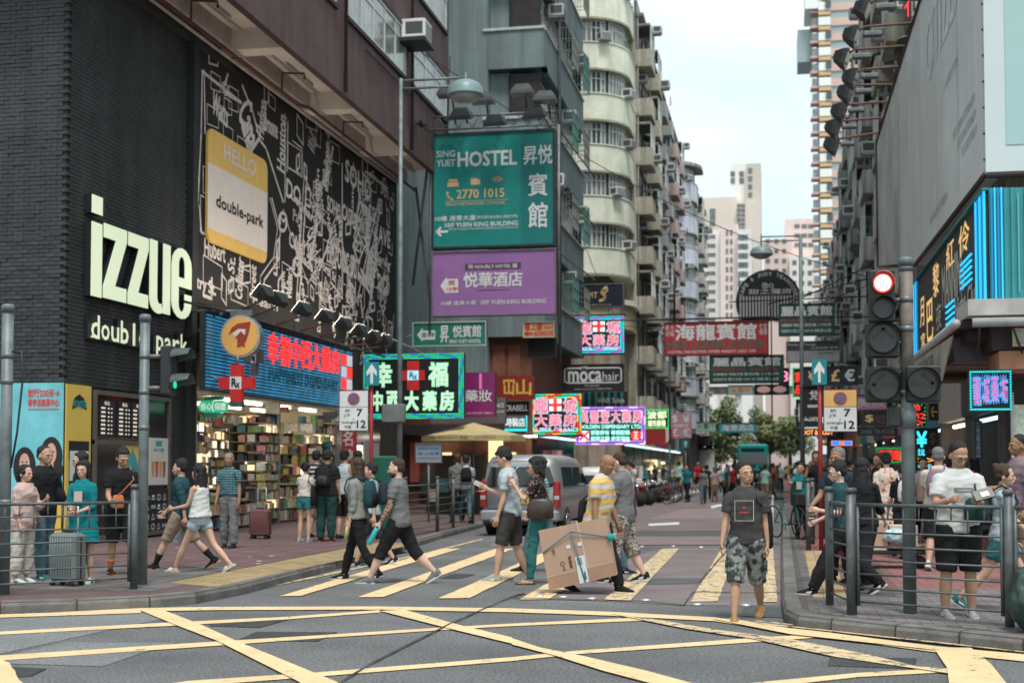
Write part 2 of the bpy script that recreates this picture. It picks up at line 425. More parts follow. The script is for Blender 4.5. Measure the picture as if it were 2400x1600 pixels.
def torso_rings(S,w,belly,infl,z0,z1,hemflare=0.0,n=18):
 hip = .172 if S.fem else .158; wai = .125 if S.fem else .142; ch = .142 if S.fem else .165
 prof = [(.80,hip * .86,.095,0),(.86,hip,.112,0),(.93,hip * .99,.112,0),(1.0,hip * .93 + .4 * (wai - hip * .93),.102,-.25),(1.08,wai,.095,-1),(1.16,wai + .006,.096,-.8),(1.24,ch * .97,.105,-.35),(1.32,ch,.108,-.1),(1.365,ch * .96,.095,0),(1.395,ch * .80,.082,0),(1.425,ch * .56,.068,0),(1.455,.062,.058,0)]
 def at(z):
  for a,b in zip(prof,prof[1:]):
   if z <= b[0]:
    t = max(0,(z - a[0]) / (b[0] - a[0])); return [lerp(a[i],b[i],t) for i in range(4)]
  return prof[-1]
 rings = []; N = max(3,int((z1 - z0) / .045))
 for i in range(N + 1):
  z = lerp(z0,z1,i / N); _,rx,ry,bl = at(z); f = hemflare * max(0,1 - (z - z0) / .35)
  rx = rx * w + infl + f; ry = ry * (w * .5 + .5) + infl + f; bust = .022 * math.exp(-((z - 1.29) / .055) ** 2) if S.fem else 0
  off = belly * (-bl if bl < 0 else 0)
  rg = []
  for j in range(n):
   a = 2 * math.pi * j / n; x = rx * math.cos(a); y = ry * math.sin(a)
   if y < 0: y -= (off + bust) * abs(math.sin(a))
   rg.append(S.up(x,y + .004,z))
  rings.append(rg)
 return rings
LEGP = [(0,.088),(.25,.084),(.5,.072),(.8,.057),(1.0,.053),(1.15,.050),(1.35,.057),(1.55,.053),(1.8,.038),(2.0,.033)]
ARMP = [(0,.050),(.2,.050),(.5,.045),(.85,.037),(1.0,.036),(1.2,.039),(1.5,.033),(1.85,.026),(2.0,.025)]
def limb(mb,a,b,c,prof,t0,t1,w=1.0,infl=0.0,flare=0.0,n=12,steps=12):
 pts,rs = [],[]
 for i in range(steps + 1):
  t = lerp(t0,t1,i / steps)
  p = a.lerp(b,t) if t <= 1 else b.lerp(c,t - 1)
  if .85 < t < 1.15:                                # round the joint
   q0 = a.lerp(b,.85); q1 = b.lerp(c,.15); u = (t - .85) / .3; p = q0.lerp(b,u).lerp(b.lerp(q1,u),u)
  for x,y in zip(prof,prof[1:]):
   if t <= y[0] + 1e-6:
    r = lerp(x[1],y[1],(t - x[0]) / (y[0] - x[0])); break
  pts.append(p); rs.append(r * w + infl + flare * (i / steps))
 mb.tube(pts,rs,n)
def hand(mb,wr,d,side,curl=35,palm=None,k=1.0):
 """palm, four unequal fingers and a thumb; d is the forearm direction, palm the palm normal"""
 d = d.normalized(); pn = V3(palm) if palm else V3((-side,0,0)); pn = (pn - d * pn.dot(d)).normalized(); x = d.cross(pn).normalized()   # x across the palm
 if x.y > 0: x = -x                                     # thumb side points forward
 mb.tube([wr - d * .02,wr + d * .015 * k,wr + d * .05 * k,wr + d * .088 * k],[.022 * k,.026 * k,.037 * k,.035 * k],10,ry=[.019 * k,.017 * k,.015 * k,.013 * k],ref=pn)
 for i,(o,L) in enumerate(((.027,.070),(.009,.078),(-.009,.072),(-.026,.057))):
  p = wr + d * .078 * k + x * o * k; pts = [p]; dd = d.copy()
  for j,f in enumerate((.45,.3,.25)):
   dd.rotate(Matrix.Rotation(R(curl * (.7,1.0,.8)[j]) * (1 if d.cross(pn).dot(x) > 0 else 1),3,d.cross(pn))); pts.append(pts[-1] + dd * L * f * k)
  mb.tube(pts,[.0092 * k,.0088 * k,.008 * k,.006 * k],6)
 p = wr + d * .025 * k + x * .026 * k; t1 = (d * .6 + x * .75 + pn * .25).normalized(); t2 = (d * .85 + x * .25 + pn * .45).normalized()
 mb.tube([p,p + t1 * .034 * k,p + t1 * .034 * k + t2 * .03 * k,p + t1 * .034 * k + t2 * .055 * k],[.013 * k,.011 * k,.010 * k,.007 * k],6)
def head_shape(mb,S,female,fat=1.0):
 c,M = S.headc,S.HM @ Matrix.Diagonal((1.11,1.05,1.04))
 def e(x,y,z,rx,ry,rz,rot=0,nu=16,nv=12):
  mb.ell(c + M @ V3((x,y,z)),(rx,ry,rz),M @ Matrix.Rotation(rot,3,'X'),nu,nv)
 e(0,.012,.045,.072,.092,.082); e(0,-.02,.0,.064 * fat,.072,.088); e(0,-.035,-.052,.047 * fat,.052,.042)
 e(0,-.066,-.077,.022,.02,.017)                                    # chin
 e(0,-.075,.028,.052,.02,.016)                                     # brow
 for sd in (1,-1):
  e(.034 * sd,-.056,-.018,.022,.022,.022); e(.073 * sd,.012,-.008,.010,.019,.030,.2)   # cheek, ear
 mb.tube([c + M @ V3(p) for p in ((0,-.086,.022),(0,-.098,.0),(0,-.107,-.022),(0,-.095,-.034))],[.007,.009,.0125,.010],8)
 e(0,-.088,-.048,.021,.012,.008); e(0,-.085,-.058,.017,.012,.007)   # lips
 mb.tube([c + M @ V3((0,.018,-.03)),S.neck.lerp(c,.35) + V3((0,.01,0)),S.neck,S.neck + S.TL @ V3((0,.01,-.05))],[.052,.052 * (1 if not female else .88),.060 * (1 if not female else .85),.085],12)
def hair_mesh(kind,S,rnd):
 c,M = S.headc,S.HM @ Matrix.Diagonal((1.11,1.05,1.04)); mb = MB()
 def e(x,y,z,rx,ry,rz,rot=0.0): mb.ell(c + M @ V3((x,y,z)),(rx,ry,rz),M @ Matrix.Rotation(rot,3,'X'),16,12)
 if kind in ('short','spiky'):
  e(0,.032,.070,.080,.094,.078,-.2); e(0,.054,.016,.074,.062,.072)
  for sd in (1,-1): e(.058 * sd,.022,.044,.022,.048,.040)
  if kind == 'spiky':
   for i in range(16):
    a = rnd.random() * 6.28; b = rnd.random() * .9
    e(.065 * math.sin(b) * math.cos(a),.034 + .075 * math.sin(b) * math.sin(a),.06 + .08 * math.cos(b),.02,.02,.024)
   e(0,-.040,.104,.05,.028,.022)
 elif kind == 'crew':
  e(0,.030,.062,.076,.088,.076,-.2); e(0,.050,.012,.070,.060,.065)
 elif kind == 'balding':
  e(0,.036,.058,.0775,.085,.0765,-.32); e(0,.05,.01,.075,.06,.07)
  for sd in (1,-1): e(.06 * sd,.022,.018,.02,.052,.034)
 elif kind == 'bald': return None
 elif kind in ('long','bob','verylong'):
  e(0,.030,.066,.083,.098,.082,-.15); e(0,.055,.0,.082,.062,.09); e(0,-.046,.098,.058,.032,.026)
  L = {'long': -.26,'bob': -.12,'verylong': -.5}[kind]
  mb.tube([c + M @ V3((0,.045,.03)),c + M @ V3((0,.06,-.06)),c + M @ V3((0,.075,L * .6)),c + M @ V3((0,.085,L)),c + M @ V3((0,.085,L - .05))],[.083,.088,.088,.075,.035],14,ry=[.06,.055,.042,.032,.014],ref=M @ V3((0,-1,0)))
  for sd in (1,-1):
   mb.tube([c + M @ V3((.058 * sd,-.015,.08)),c + M @ V3((.077 * sd,-.01,.02)),c + M @ V3((.082 * sd,.01,-.06)),c + M @ V3((.08 * sd,.015,L * .75))],[.026,.022,.026,.016],8)
 elif kind in ('bun','tail'):
  e(0,.030,.064,.078,.092,.078,-.18); e(0,.05,.01,.073,.06,.07)
  for sd in (1,-1): e(.062 * sd,.0,.03,.018,.05,.04)
  if kind == 'bun': e(0,.095,.105,.04,.04,.036)
  else: mb.tube([c + M @ V3((0,.09,.07)),c + M @ V3((0,.145,.03)),c + M @ V3((0,.135,-.08)),c + M @ V3((0,.12,-.17))],[.022,.03,.028,.01],8)
 return mb
def shoe(S,n,mats,parent,k=1.0,kind='sneaker'):
 h,kn,an,fp = S.J[n]; sd = 1 if n == 'l' else -1
 M = Matrix.Rotation(R(-6 * sd),3,'Z') @ Matrix.Rotation(R(fp),3,'X')
 def q(x,y,z): return an + M @ V3((x,y,z + .0))
 up = MB(); prof = [(.062,.024,.02,.035),(.05,.035,.03,.06),(.02,.040,.045,.075),(-.03,.040,.042,.062),(-.08,.044,.032,.036),(-.13,.047,.025,.020),(-.17,.040,.020,.008),(-.195,.022,.012,0)]
 if kind == 'slide': prof = [(-.06,.046,.024,.026),(-.08,.049,.03,.034),(-.11,.05,.028,.026),(-.135,.047,.02,.012)]
 rings = []
 for y,rx,rz,top in prof:
  rg = []
  for j in range(12):
   a = 2 * math.pi * j / 12; zz = math.sin(a); rg.append(q(rx * math.cos(a) * (1 if zz < 0 else .82 + .18 * (1 - zz)),y,-.062 + (max(0,zz) * (top + .028) + min(0,zz) * .006)))
  rings.append(rg)
 up.loft(rings)
 o = up.build('shoe',mats[0],parent)
 so = MB(); rings = []
 for z in (-.078,-.066,-.052):
  rg = []
  for y,rx in ((.070,.012),(.066,.026),(.04,.038),(-.02,.038),(-.08,.046),(-.13,.051),(-.175,.044),(-.205,.018)): rg.append(q(rx,y,z))
  for y,rx in reversed(((.070,.012),(.066,.026),(.04,.038),(-.02,.036),(-.08,.041),(-.13,.045),(-.175,.036),(-.205,.012))): rg.append(q(-rx,y,z))
  rings.append(rg)
 so.loft(rings,smooth=False); so.build('sole',mats[1],o)
 if kind == 'sneaker':
  la = MB()
  for i in range(4): la.tube([q(-.022,-.04 - .022 * i,-.008 - .011 * i),q(0,-.042 - .022 * i,.004 - .011 * i),q(.022,-.04 - .022 * i,-.008 - .011 * i)],.004,5)
  la.build('laces',mats[1],o)
 if len(mats) > 2:      # stripe or mark on the side
  mk = MB()
  for s2 in (1,-1): mk.prism([q(.0425 * s2,-.02,-.05),q(.0455 * s2,-.09,-.045),q(.0445 * s2,-.075,-.03),q(.040 * s2,-.01,-.02)],M @ V3((.003 * s2,0,0)))
  mk.build('side_mark',mats[2],o)
PEOPLE = {}
def person(key,u,vh,vf,face,label,top,bottom,pose=None,skin='light',hair=('short','black'),fem=False,w=1.0,belly=0.0,shoes=('white','white'),shoekind='sneaker',z0=.13,infl=.014,group=None,vox=.0125,glasses=False,beard=None,socks=None,arms=None,bare=False,headvox=.0065,hmul=1.0):
 P = dict(pose or {}); rnd = random.Random(key)
 S = Skel(P,w,fem)
 pos = gnd(u,vf,z0); D = depth(pos)
 top_z = max((S.headc + S.HM @ V3((0,0,.135))).z,(S.headc + V3((0,0,.1))).z)
 want = min(1.88 if D < 24 else 1.82,max(1.5,(vf - vh) / FPX * D)) * hmul; k = want / (top_z - S.low)
 t = thing('person',label,'person',pos,R(face),group)
 sc_ = Matrix.Scale(k,4) @ Matrix.Translation((0,0,-S.low))
 base = ROOT[t.name]; ROOT[t.name] = sc_                # parts are built in the skeleton's own frame and scaled once
 sm = skinmat(skin)
 # body: one surface
 b = MB(); b.loft(torso_rings(S,w,belly,0,.82,1.455))
 lw = w * (.97 if fem else 1.0)
 for n in 'lr':
  sd = 1 if n == 'l' else -1
  h,kn,an,fp = S.J[n]; limb(b,h,kn,an,LEGP,0,2,lw); M = Matrix.Rotation(R(-6 * sd),3,'Z') @ Matrix.Rotation(R(fp),3,'X')
  b.tube([an + M @ V3(p) for p in ((0,.04,-.04),(0,0,-.04),(0,-.08,-.048),(0,-.15,-.056),(0,-.175,-.058))],[.028,.034,.038,.036,.02],10,ry=[.026,.035,.022,.014,.010],ref=(0,0,1))
  sh,el,wr,d2 = S.J['a' + n]; limb(b,sh,el,wr,ARMP,0,2,w * (.88 if fem else 1))
  b.ell(sh - V3((0,0,.012)),(.048 * w,.052 * w,.050 * w),None,12,8)
 hd = MB(); head_shape(hd,S,fem,1 + .5 * (w - 1))
 vs,fs = remesh(b,vox,2); bb = MB(); bb.add(vs,fs,True)
 vs,fs = remesh(hd,headvox,4); bb.add(vs,fs,True)
 for n in 'lr':
  sh,el,wr,d2 = S.J['a' + n]
  hand(bb,wr,d2,1 if n == 'l' else -1,P.get(n + 'curl',30),P.get(n + 'palm'),.95 if fem else 1.05)
 body = bb.build('body',[sm],t)
 c,HM = S.headc,S.HM @ Matrix.Diagonal((1.11,1.05,1.04))
 for sd in (1,-1):
  e = MB(); e.ell(c + HM @ V3((.030 * sd,-.079,.008)),(.0125,.009,.0048),HM,10,6); o = e.build('eye',mat('eye_white',(.6,.58,.55),.3,var=0),body)
  e = MB(); e.ell(c + HM @ V3((.030 * sd,-.086,.008)),(.0062,.0045,.0048),HM,8,6); e.build('iris',mat('iris_dark',(.012,.008,.006),.2,var=0),body)
  e = MB(); e.tube([c + HM @ V3((.014 * sd,-.094,.027)),c + HM @ V3((.03 * sd,-.092,.033)),c + HM @ V3((.046 * sd,-.082,.026))],[.003,.004,.002],6); e.build('eyebrow',hairmat(hair[1] if hair[1] != 'none' else 'black'),body)
 e = MB(); e.tube([c + HM @ V3((-.02,-.090,-.054)),c + HM @ V3((0,-.099,-.053)),c + HM @ V3((.02,-.090,-.054))],[.003,.006,.003],6); e.build('mouth',mat('lips',(.30,.10,.08),.5,var=0),body)
 hm = hair_mesh(hair[0],S,rnd)
 if hm:
  vs,fs = remesh(hm,.0085,1,fold=.004,fscale=(45,45,14),seed=rnd.random() * 9); q = MB(); q.add(vs,fs,True); q.build('hair',hairmat(hair[1]),t)
 if beard:
  q = MB(); q.ell(c + HM @ V3((0,-.038,-.062)),(.055,.056,.046),HM,16,10); q.ell(c + HM @ V3((0,-.088,-.040)),(.024,.014,.006),HM); vs,fs = remesh(q,.007,1,.003,(50,50,30)); q = MB(); q.add(vs,fs,True); q.build('beard',hairmat(beard),t)
 if glasses:
  q = MB()
  for sd in (1,-1):
   q.tube([c + HM @ V3((.032 * sd + .021 * math.cos(a),-.098,.006 + .016 * math.sin(a))) for a in [i * math.pi / 6 for i in range(13)]],.0018,4)
   q.tube([c + HM @ V3((.053 * sd,-.098,.008)),c + HM @ V3((.078 * sd,.0,.008))],.0018,4)
  q.tube([c + HM @ V3((-.011,-.1,.01)),c + HM @ V3((.011,-.1,.01))],.0018,4); q.build('glasses',mat('glasses_rim',(.02,.02,.02),.3,var=0),t)
 # clothes
 tk = top; tm = tk['m']; sl = tk.get('sleeve',.62); hem = tk.get('hem',.86); inf = tk.get('infl',infl)
 q = MB(); q.loft(torso_rings(S,w,belly,inf,hem,tk.get('neck',1.452),tk.get('flare',.012)))
 for n in 'lr':
  sh,el,wr,d2 = S.J['a' + n]
  if sl > 0: limb(q,sh,el,wr,ARMP,0,sl,w * (.9 if fem else 1),inf * .6,tk.get('sflare',.010) if sl < 1.2 else .004)
  if sl > 0: q.ell(sh - V3((0,0,.012)),(.044 * w + inf * .5,.052 * w + inf * .5,.044 * w + inf * .4),None,12,8)
 if tk.get('skirt'):
  z1,fl = tk['skirt']; rings = []
  for i in range(9):
   z = lerp(.98,z1,i / 8); f = inf + fl * (i / 8) ** 1.2
   rings.append([V3(((.165 * w + f) * math.cos(a),(.115 + f) * math.sin(a) + .004,z)) for a in [2 * math.pi * j / 20 for j in range(20)]])
  q.loft(rings[::-1])
 vs,fs = remesh(q,vox,2,fold=tk.get('fold',.008),fscale=(6,6,11),seed=rnd.random() * 9)
 q = MB(); q.add(vs,fs,True); sh_o = q.build(tk.get('name','shirt'),tm,t)
 if tk.get('collar'):
  q = MB(); rings = []
  for z,r in ((1.435,.078),(1.475,.066),(1.48,.060),(1.44,.070)):
   rings.append([S.up(r * math.cos(a),r * .95 * math.sin(a) + .008 - (.01 if math.sin(a) < 0 else 0),z - (.015 if math.sin(a) < -.6 else 0)) for a in [2 * math.pi * j / 16 for j in range(16)]])
  q.loft(rings,cap=False); q.build('collar',tm,sh_o)
 if tk.get('print'):
  pm,kind = tk['print']; q = MB(); f = -(.108 * (w * .5 + .5) + inf + .022 + belly * .6)
  z1,z0_ = 1.31,1.10
  def fp_(x,z): return S.up(x,f - .008 + 1.6 * x * x - (0.01 if z < 1.2 else 0),z)
  if kind == 'box':
   for a,bb2,cc,dd in ((-.10,-.095,z0_,z1),(.095,.10,z0_,z1)): q.prism([fp_(a,cc),fp_(bb2,cc),fp_(bb2,dd),fp_(a,dd)],(0,-.003,0))
   for zz in (z0_,z1):
    for i in range(6): q.prism([fp_(-.1 + i * .0333,zz),fp_(-.1 + (i + 1) * .0333,zz),fp_(-.1 + (i + 1) * .0333,zz + .005),fp_(-.1 + i * .0333,zz + .005)],(0,-.003,0))
   q.build('print',pm,sh_o)
   q = MB(); q.ell(fp_(0,1.235),(.017,.006,.017)); q.cbox(fp_(0,1.19) + V3((0,-.001,0)),(.10,.006,.016)); q.build('print',mat('print_red',(.35,.03,.03),.7,var=.3),sh_o)
  elif kind == 'word':
   pn = Panel(S.up(-.085,f - .016,1.235),S.TL @ V3((.17,0,0)),S.TL @ V3((0,0,.042)))
   pn.slab(q,0,0,1,1,-.01,.0); q.mi = 1; pn.text(q,'COURREGES',.05,.2,.95,.8,.002,.02); q.build('print',[pm,mat('print_white',(.7,.72,.72),.7,var=0)],sh_o)
  elif kind == 'square':
   q.prism([fp_(-.06,1.13),fp_(.06,1.13),fp_(.06,1.30),fp_(-.06,1.30)],(0,-.004,0)); q.build('print',pm,sh_o)
 bk = bottom; bm_ = bk['m']; L = bk.get('len',2.0)
 q = MB(); wi = bk.get('infl',.016)
 q.loft(torso_rings(S,w,belly * .3,min(wi,.012) * .4,.80,bk.get('waist',1.0)))
 for n in 'lr':
  h,kn,an,fp = S.J[n]; limb(q,h,kn,an,LEGP,0,min(L,1.97),lw,wi,bk.get('flare',.004))
 vs,fs = remesh(q,vox,2,fold=bk.get('fold',.008),fscale=(7,7,9),seed=rnd.random() * 9)
 q = MB(); q.add(vs,fs,True); q.build(bk.get('name','trousers' if L > 1.5 else 'shorts'),bm_,t)
 if bk.get('pocket'):
  q = MB()
  for n in 'lr':
   h,kn,an,fp = S.J[n]; sd = 1 if n == 'l' else -1; p = h.lerp(kn,.72); q.bbox(p + V3((sd * (.062 * w + wi + .006),0,0)),(.022,.11,.14),.008)
  q.build('pocket',bm_,t)
 if socks:
  for n in 'lr':
   h,kn,an,fp = S.J[n]; q = MB(); limb(q,h,kn,an,LEGP,socks[1],1.99,lw,.005,steps=5); q.build('sock',socks[0],t)
 for n in 'lr': shoe(S,n,shoes,t,1,shoekind)
 if arms:      # tattoo sleeves
  for n in 'lr':
   sh,el,wr,d2 = S.J['a' + n]; q = MB(); limb(q,sh,el,wr,ARMP,.62,1.9,w,.0025,steps=8); q.build('tattooed_skin',arms,body)
 def W(p):     # skeleton point -> world
  return V3(pos) + Matrix.Rotation(R(face),3,'Z') @ (sc_ @ V3(p))
 ROOT[t.name] = base
 t['_k'] = k; del t['_k']
 PEOPLE[key] = (t,S,W,k,face)
 return PEOPLE[key]
HC = {'black': (.012,.011,.012),'brown': (.05,.028,.016),'grey': (.16,.16,.16),'dark': (.022,.017,.015)}
def hairmat(c): return mat('hair_' + c,HC.get(c,HC['black']),.5,var=.35,scale=40,bump=.6,bscale=150,spec=.35)
def cl(name,c,**k): return mat('cloth_' + name,c,.9,var=k.pop('var',.07),scale=7,bump=.3,bscale=70,spec=.15,**k)
# ------------------------------------------------------------ ground, road, pavements
asph = mat('asphalt',(.118,.119,.122),.9,var=.32,scale=.45,bump=.6,bscale=40,fine=.55,fs=38)
asph_l = mat('asphalt_pale',(.162,.168,.174),.9,var=.16,scale=1.2,bump=.4,bscale=40,fine=.4,fs=38)
asph_r = mat('road_red_grey',(.165,.135,.138),.9,var=.22,scale=1.0,bump=.35,bscale=40,fine=.3,fs=38)
asph_d = mat('asphalt_dark',(.085,.09,.09),.9,var=.25,scale=1,bump=.35,bscale=70,fine=.25)
tar = mat('tar_seam',(.03,.031,.033),.6,var=.3)
def worn_paint(name,c,wear=.5):
 m = mat(name,c,.75,var=.13,scale=2.2,bump=.3,bscale=70,fine=.08)
 n,l = m.node_tree.nodes,m.node_tree.links; b = n['Principled BSDF']
 src = b.inputs['Base Color'].links[0].from_socket
 tcn = n.new('ShaderNodeTexCoord'); t = n.new('ShaderNodeTexNoise'); t.inputs['Scale'].default_value = 7; t.inputs['Detail'].default_value = 8; t.inputs['Roughness'].default_value = .75
 l.new(tcn.outputs['Object'],t.inputs['Vector'])
 r = n.new('ShaderNodeMapRange'); r.inputs[1].default_value = wear; r.inputs[2].default_value = wear + .03
 l.new(t.outputs['Fac'],r.inputs[0])
 x = n.new('ShaderNodeMix'); x.data_type = 'RGBA'; l.new(r.outputs[0],x.inputs[0]); l.new(src,x.inputs[6]); x.inputs[7].default_value = (.10,.098,.095,1)
 l.new(x.outputs[2],b.inputs['Base Color']); return m
ypaint = worn_paint('yellow_paint',(.66,.49,.275),.60)
ypaint_w = worn_paint('yellow_paint_worn',(.58,.44,.26),.53)
wpaint = worn_paint('white_paint',(.6,.62,.62),.62)
g = MB(); g.quad((-700,-60,-.02),(700,-60,-.02),(700,1400,-.02),(-700,1400,-.02)); g.build('ground',asph,kind='structure')
road = MB(); road.quad((-60,-20,0),(40,-20,0),(40,480,0),(-60,480,0)); road = road.build('road',asph,kind='structure')
def flat(name,m,pts,z,parent=None,jag=0.0,**kw):
 """painted or laid sheet on the road; the corners are seen at these places"""
 q = [gnd(u,v) for u,v in pts]; out = []
 rnd = random.Random(len(pts) + int(pts[0][0]))
 for i,a in enumerate(q):
  b = q[(i + 1) % len(q)]; n = max(1,int((b - a).length / .22)) if jag else 1
  for j in range(n):
   p = a.lerp(b,j / n)
   if jag and j: p = p + V3((rnd.uniform(-jag,jag),rnd.uniform(-jag,jag) * 1.5,0))
   out.append((p.x,p.y,z))
 mb = MB(); mb.poly(out[::-1] if (q[1] - q[0]).cross(q[2] - q[1]).z < 0 else out)
 return mb.build(name,m,parent or road,**kw)
def strip(name,m,pts,z,parent=None,**kw):
 """pts: (u, v_top, v_bottom) along a painted line"""
 return flat(name,m,[(u,a) for u,a,b in pts] + [(u,b) for u,a,b in reversed(pts)],z,parent,**kw)
Z = lambda k: [(u / 1.96 + (1200 if k else 0)) for u in (0,)]
def z5(x,y): return (x / 1.96,1300 + y / 1.96)
def z6(x,y): return (1200 + x / 1.96,1300 + y / 1.96)
# surface patches
flat('road_patch',asph_l,[z5(-200,262),z5(640,262),z5(860,272),z5(500,345),z5(0,455),z5(-200,480)],.004,jag=.004)
flat('road_patch',asph_l,[z5(-200,490),z5(0,470),z5(300,402),z5(810,404),z5(640,455),z5(470,512),z5(60,500),z5(-200,500)],.004,jag=.004)
flat('road_patch',asph_r,[(1200,1400),(1380,1330),(1560,1283),(1830,1283),(1832,1400),(1825,1419),(1600,1418),(1400,1408)],.004)
flat('road_patch',asph_r,[(1150,1250),(1290,1230),(1530,1180),(1600,1155),(1750,1155),(1815,1250),(1818,1270),(1150,1282)],.004)
flat('road_patch',mat('road_pale_red',(.22,.175,.17),.9,var=.15,scale=1,fine=.2),[(1520,1216),(1600,1193),(1735,1190),(1800,1216)],.008)
flat('road_patch',asph_d,[(1480,1248),(1500,1243),(1806,1243),(1808,1256),(1480,1256)],.008)
flat('road_patch',mat('road_pale_red2',(.20,.15,.15),.9,var=.15,scale=1,fine=.2),[(1430,1258),(1809,1258),(1815,1276),(1400,1278)],.012)
flat('road_patch',asph_d,[(1515,1356),(1640,1355),(1660,1368),(1500,1370)],.008)
flat('road_seam',tar,[z5(2400,180),z5(2352,192),z5(2060,322),z5(1700,505),z5(1480,640),z5(1492,640),z5(1704,508),z5(2068,324),z5(2352,196),z5(2420,183)],.0165,jag=.006)
flat('road_seam',tar,[(1640,1363),(1745,1240),(1747,1240),(1644,1365)],.0165,jag=.008)
flat('road_seam',tar,[z6(0,199),z6(620,215),z6(790,232),z6(830,172),z6(1250,176),z6(1250,178),z6(833,175),z6(792,235),z6(620,217),z6(0,201)],.0165,jag=.006)
# yellow box junction
strip('yellow_box_line',ypaint,[(-300,1426,1441),(0,1428,1437),(327,1426,1434),(510,1423.5,1431),(888,1422.5,1430),(1200,1427,1436),(1430,1435,1444),(1674,1448,1457),(1787,1462,1474),(1914,1480,1493),(2190,1516,1530),(2400,1535,1552),(2600,1556,1578)],.012)
strip('yellow_box_line',ypaint,[(-200,1449,1458),(0,1441.5,1449),(180,1435,1443),(330,1431,1438)],.0125)
strip('yellow_box_line',ypaint,[(-200,1493,1503),(0,1481,1488),(408,1459,1467),(673,1446,1452),(890,1430,1436)],.0085)
strip('yellow_box_line',ypaint,[(-200,1560,1572),(0,1537,1549),(525,1503,1513),(740,1490,1497),(1056,1470,1476),(1200,1462,1468),(1510,1447,1455)],.0085)
strip('yellow_box_line',ypaint,[(200,1634,1650),(440,1597,1610),(740,1577,1587),(1200,1541,1550),(1350,1526,1534),(1790,1494,1504),(1915,1487,1495)],.0085)
strip('yellow_box_line',ypaint,[(1500,1630,1645),(1810,1597,1610),(2010,1578,1588),(2220,1567,1576)],.0085)
flat('yellow_box_line',ypaint,[z5(640,258),z5(742,256),z5(905,318),z5(1095,405),z5(1545,590),z5(1640,640),z5(1440,640),z5(1372,590),z5(1000,402),z5(802,325)],.0045 + .012)
flat('yellow_box_line',ypaint,[z5(1745,262),z5(1862,258),z5(2120,330),z5(2352,385),z6(0,389),z6(130,432),z6(330,472),z6(620,540),z6(830,598),z6(1000,650),z6(780,650),z6(640,598),z6(420,540),z6(200,470),z6(0,418),z5(2352,414),z5(2080,348)],.0045 + .012)
flat('yellow_box_line',ypaint_w,[z6(450,275),z6(600,291),z6(940,350),z6(1280,393),z6(1640,465),z6(1860,520),z6(2010,530),z6(2010,552),z6(1840,527),z6(1480,474),z6(1110,392),z6(800,345)],.0165)
flat('yellow_box_line',ypaint,[z6(915,300),z6(1010,300),z6(1400,366),z6(1900,425),z6(1940,445),z6(1500,396),z6(1280,372)],.0205)
flat('yellow_box_line',ypaint,[z6(1935,432),z6(2110,436),z6(2200,510),z6(2270,598),z6(2330,680),z6(2060,680),z6(2008,598),z6(2000,530)],.0205)
flat('yellow_box_line',ypaint,[z5(-300,480),z5(5,487),z5(45,505),z5(75,560),z5(110,600),z5(150,680),z5(-300,680)],.0165,jag=.01)
# kerb lines
strip('kerb_line',ypaint_w,[(-300,1437,1440),(0,1422,1425),(357,1408,1411),(455,1398,1401)],.0085)
strip('kerb_line',ypaint_w,[(545,1386,1389),(590,1380,1383)],.0085)
strip('kerb_line',ypaint_w,[(635,1371,1375),(760,1346,1350),(860,1325,1328),(1000,1295,1298),(1130,1262,1265),(1130,1262,1265)][:5],.0085)
strip('kerb_line',ypaint_w,[(1770,1458,1460),(2070,1489,1492),(2400,1524,1528),(2600,1545,1550)],.0245)
strip('kerb_line',ypaint_w,[(1775,1463,1465),(2070,1495,1498),(2400,1530,1534),(2600,1551,1556)],.0245)
# crossing stripes
near = [(655,704),(839,898),(1028,1100),(1218,1286),(1413,1478),(1618,1682),(1790,1822)]
far = [(1033,1080),(1160,1206),(1293,1338),(1420,1464),(1552,1592),(1690,1728),(1792,1812)]
for i,(a,b) in enumerate(zip(near,far)):
 vn = 1398 + i * 2.6
 if i == 6: vn = 1412
 flat('crossing_stripe',ypaint if i < 4 else ypaint_w,[(a[0],vn),(a[1],vn - .5),(b[1],1286),(b[0],1286.5)],.0125,jag=.008)
flat('crossing_stripe',ypaint_w,[(1255,1392),(1300,1378),(1330,1384),(1290,1396)],.0165,jag=.02)
for si,(u,v) in enumerate(((1320,1400),(1387,1404),(1513,1408),(1634,1418),(1748,1420),(1504,1282),(1578,1281),(1643,1283),(1264,1398))):
 p = gnd(u,v); st = MB(); st.loft([[(p.x + r * math.cos(a),p.y + r * math.sin(a),z) for a in [i * math.pi / 6 for i in range(12)]] for r,z in ((.062,.004),(.058,.02),(.035,.028))])
 st.build('road_stud',mat('stud_steel',(.62,.65,.66),.3,metal=.6,var=0),label='round steel stud at the %s edge of the crossing, %s of its row' % ('near' if v > 1300 else 'far',words[(1,2,3,4,5,0,1,2,0)[si]]),cat='road stud',group='steel studs along the crossing')
# far lane markings
for pts in ([(1665,1186),(1690,1181),(1694,1186),(1668,1192)],[(1590,1146),(1680,1146),(1665,1170),(1640,1170)][:0] or [(1618,1150),(1650,1148),(1655,1153),(1620,1155)],[(1558,1166),(1600,1156),(1604,1159),(1565,1171)],[(1520,1228),(1592,1224),(1592,1230),(1520,1233)]):
 flat('lane_mark',wpaint,pts,.0165)
strip('lane_mark',wpaint,[(1420,1168,1170),(1560,1140,1142),(1630,1124,1125),(1680,1118,1119)],.0165)
flat('lane_mark',wpaint,[(1806,1290),(1811,1290),(1813,1150),(1809,1150)],.0165)
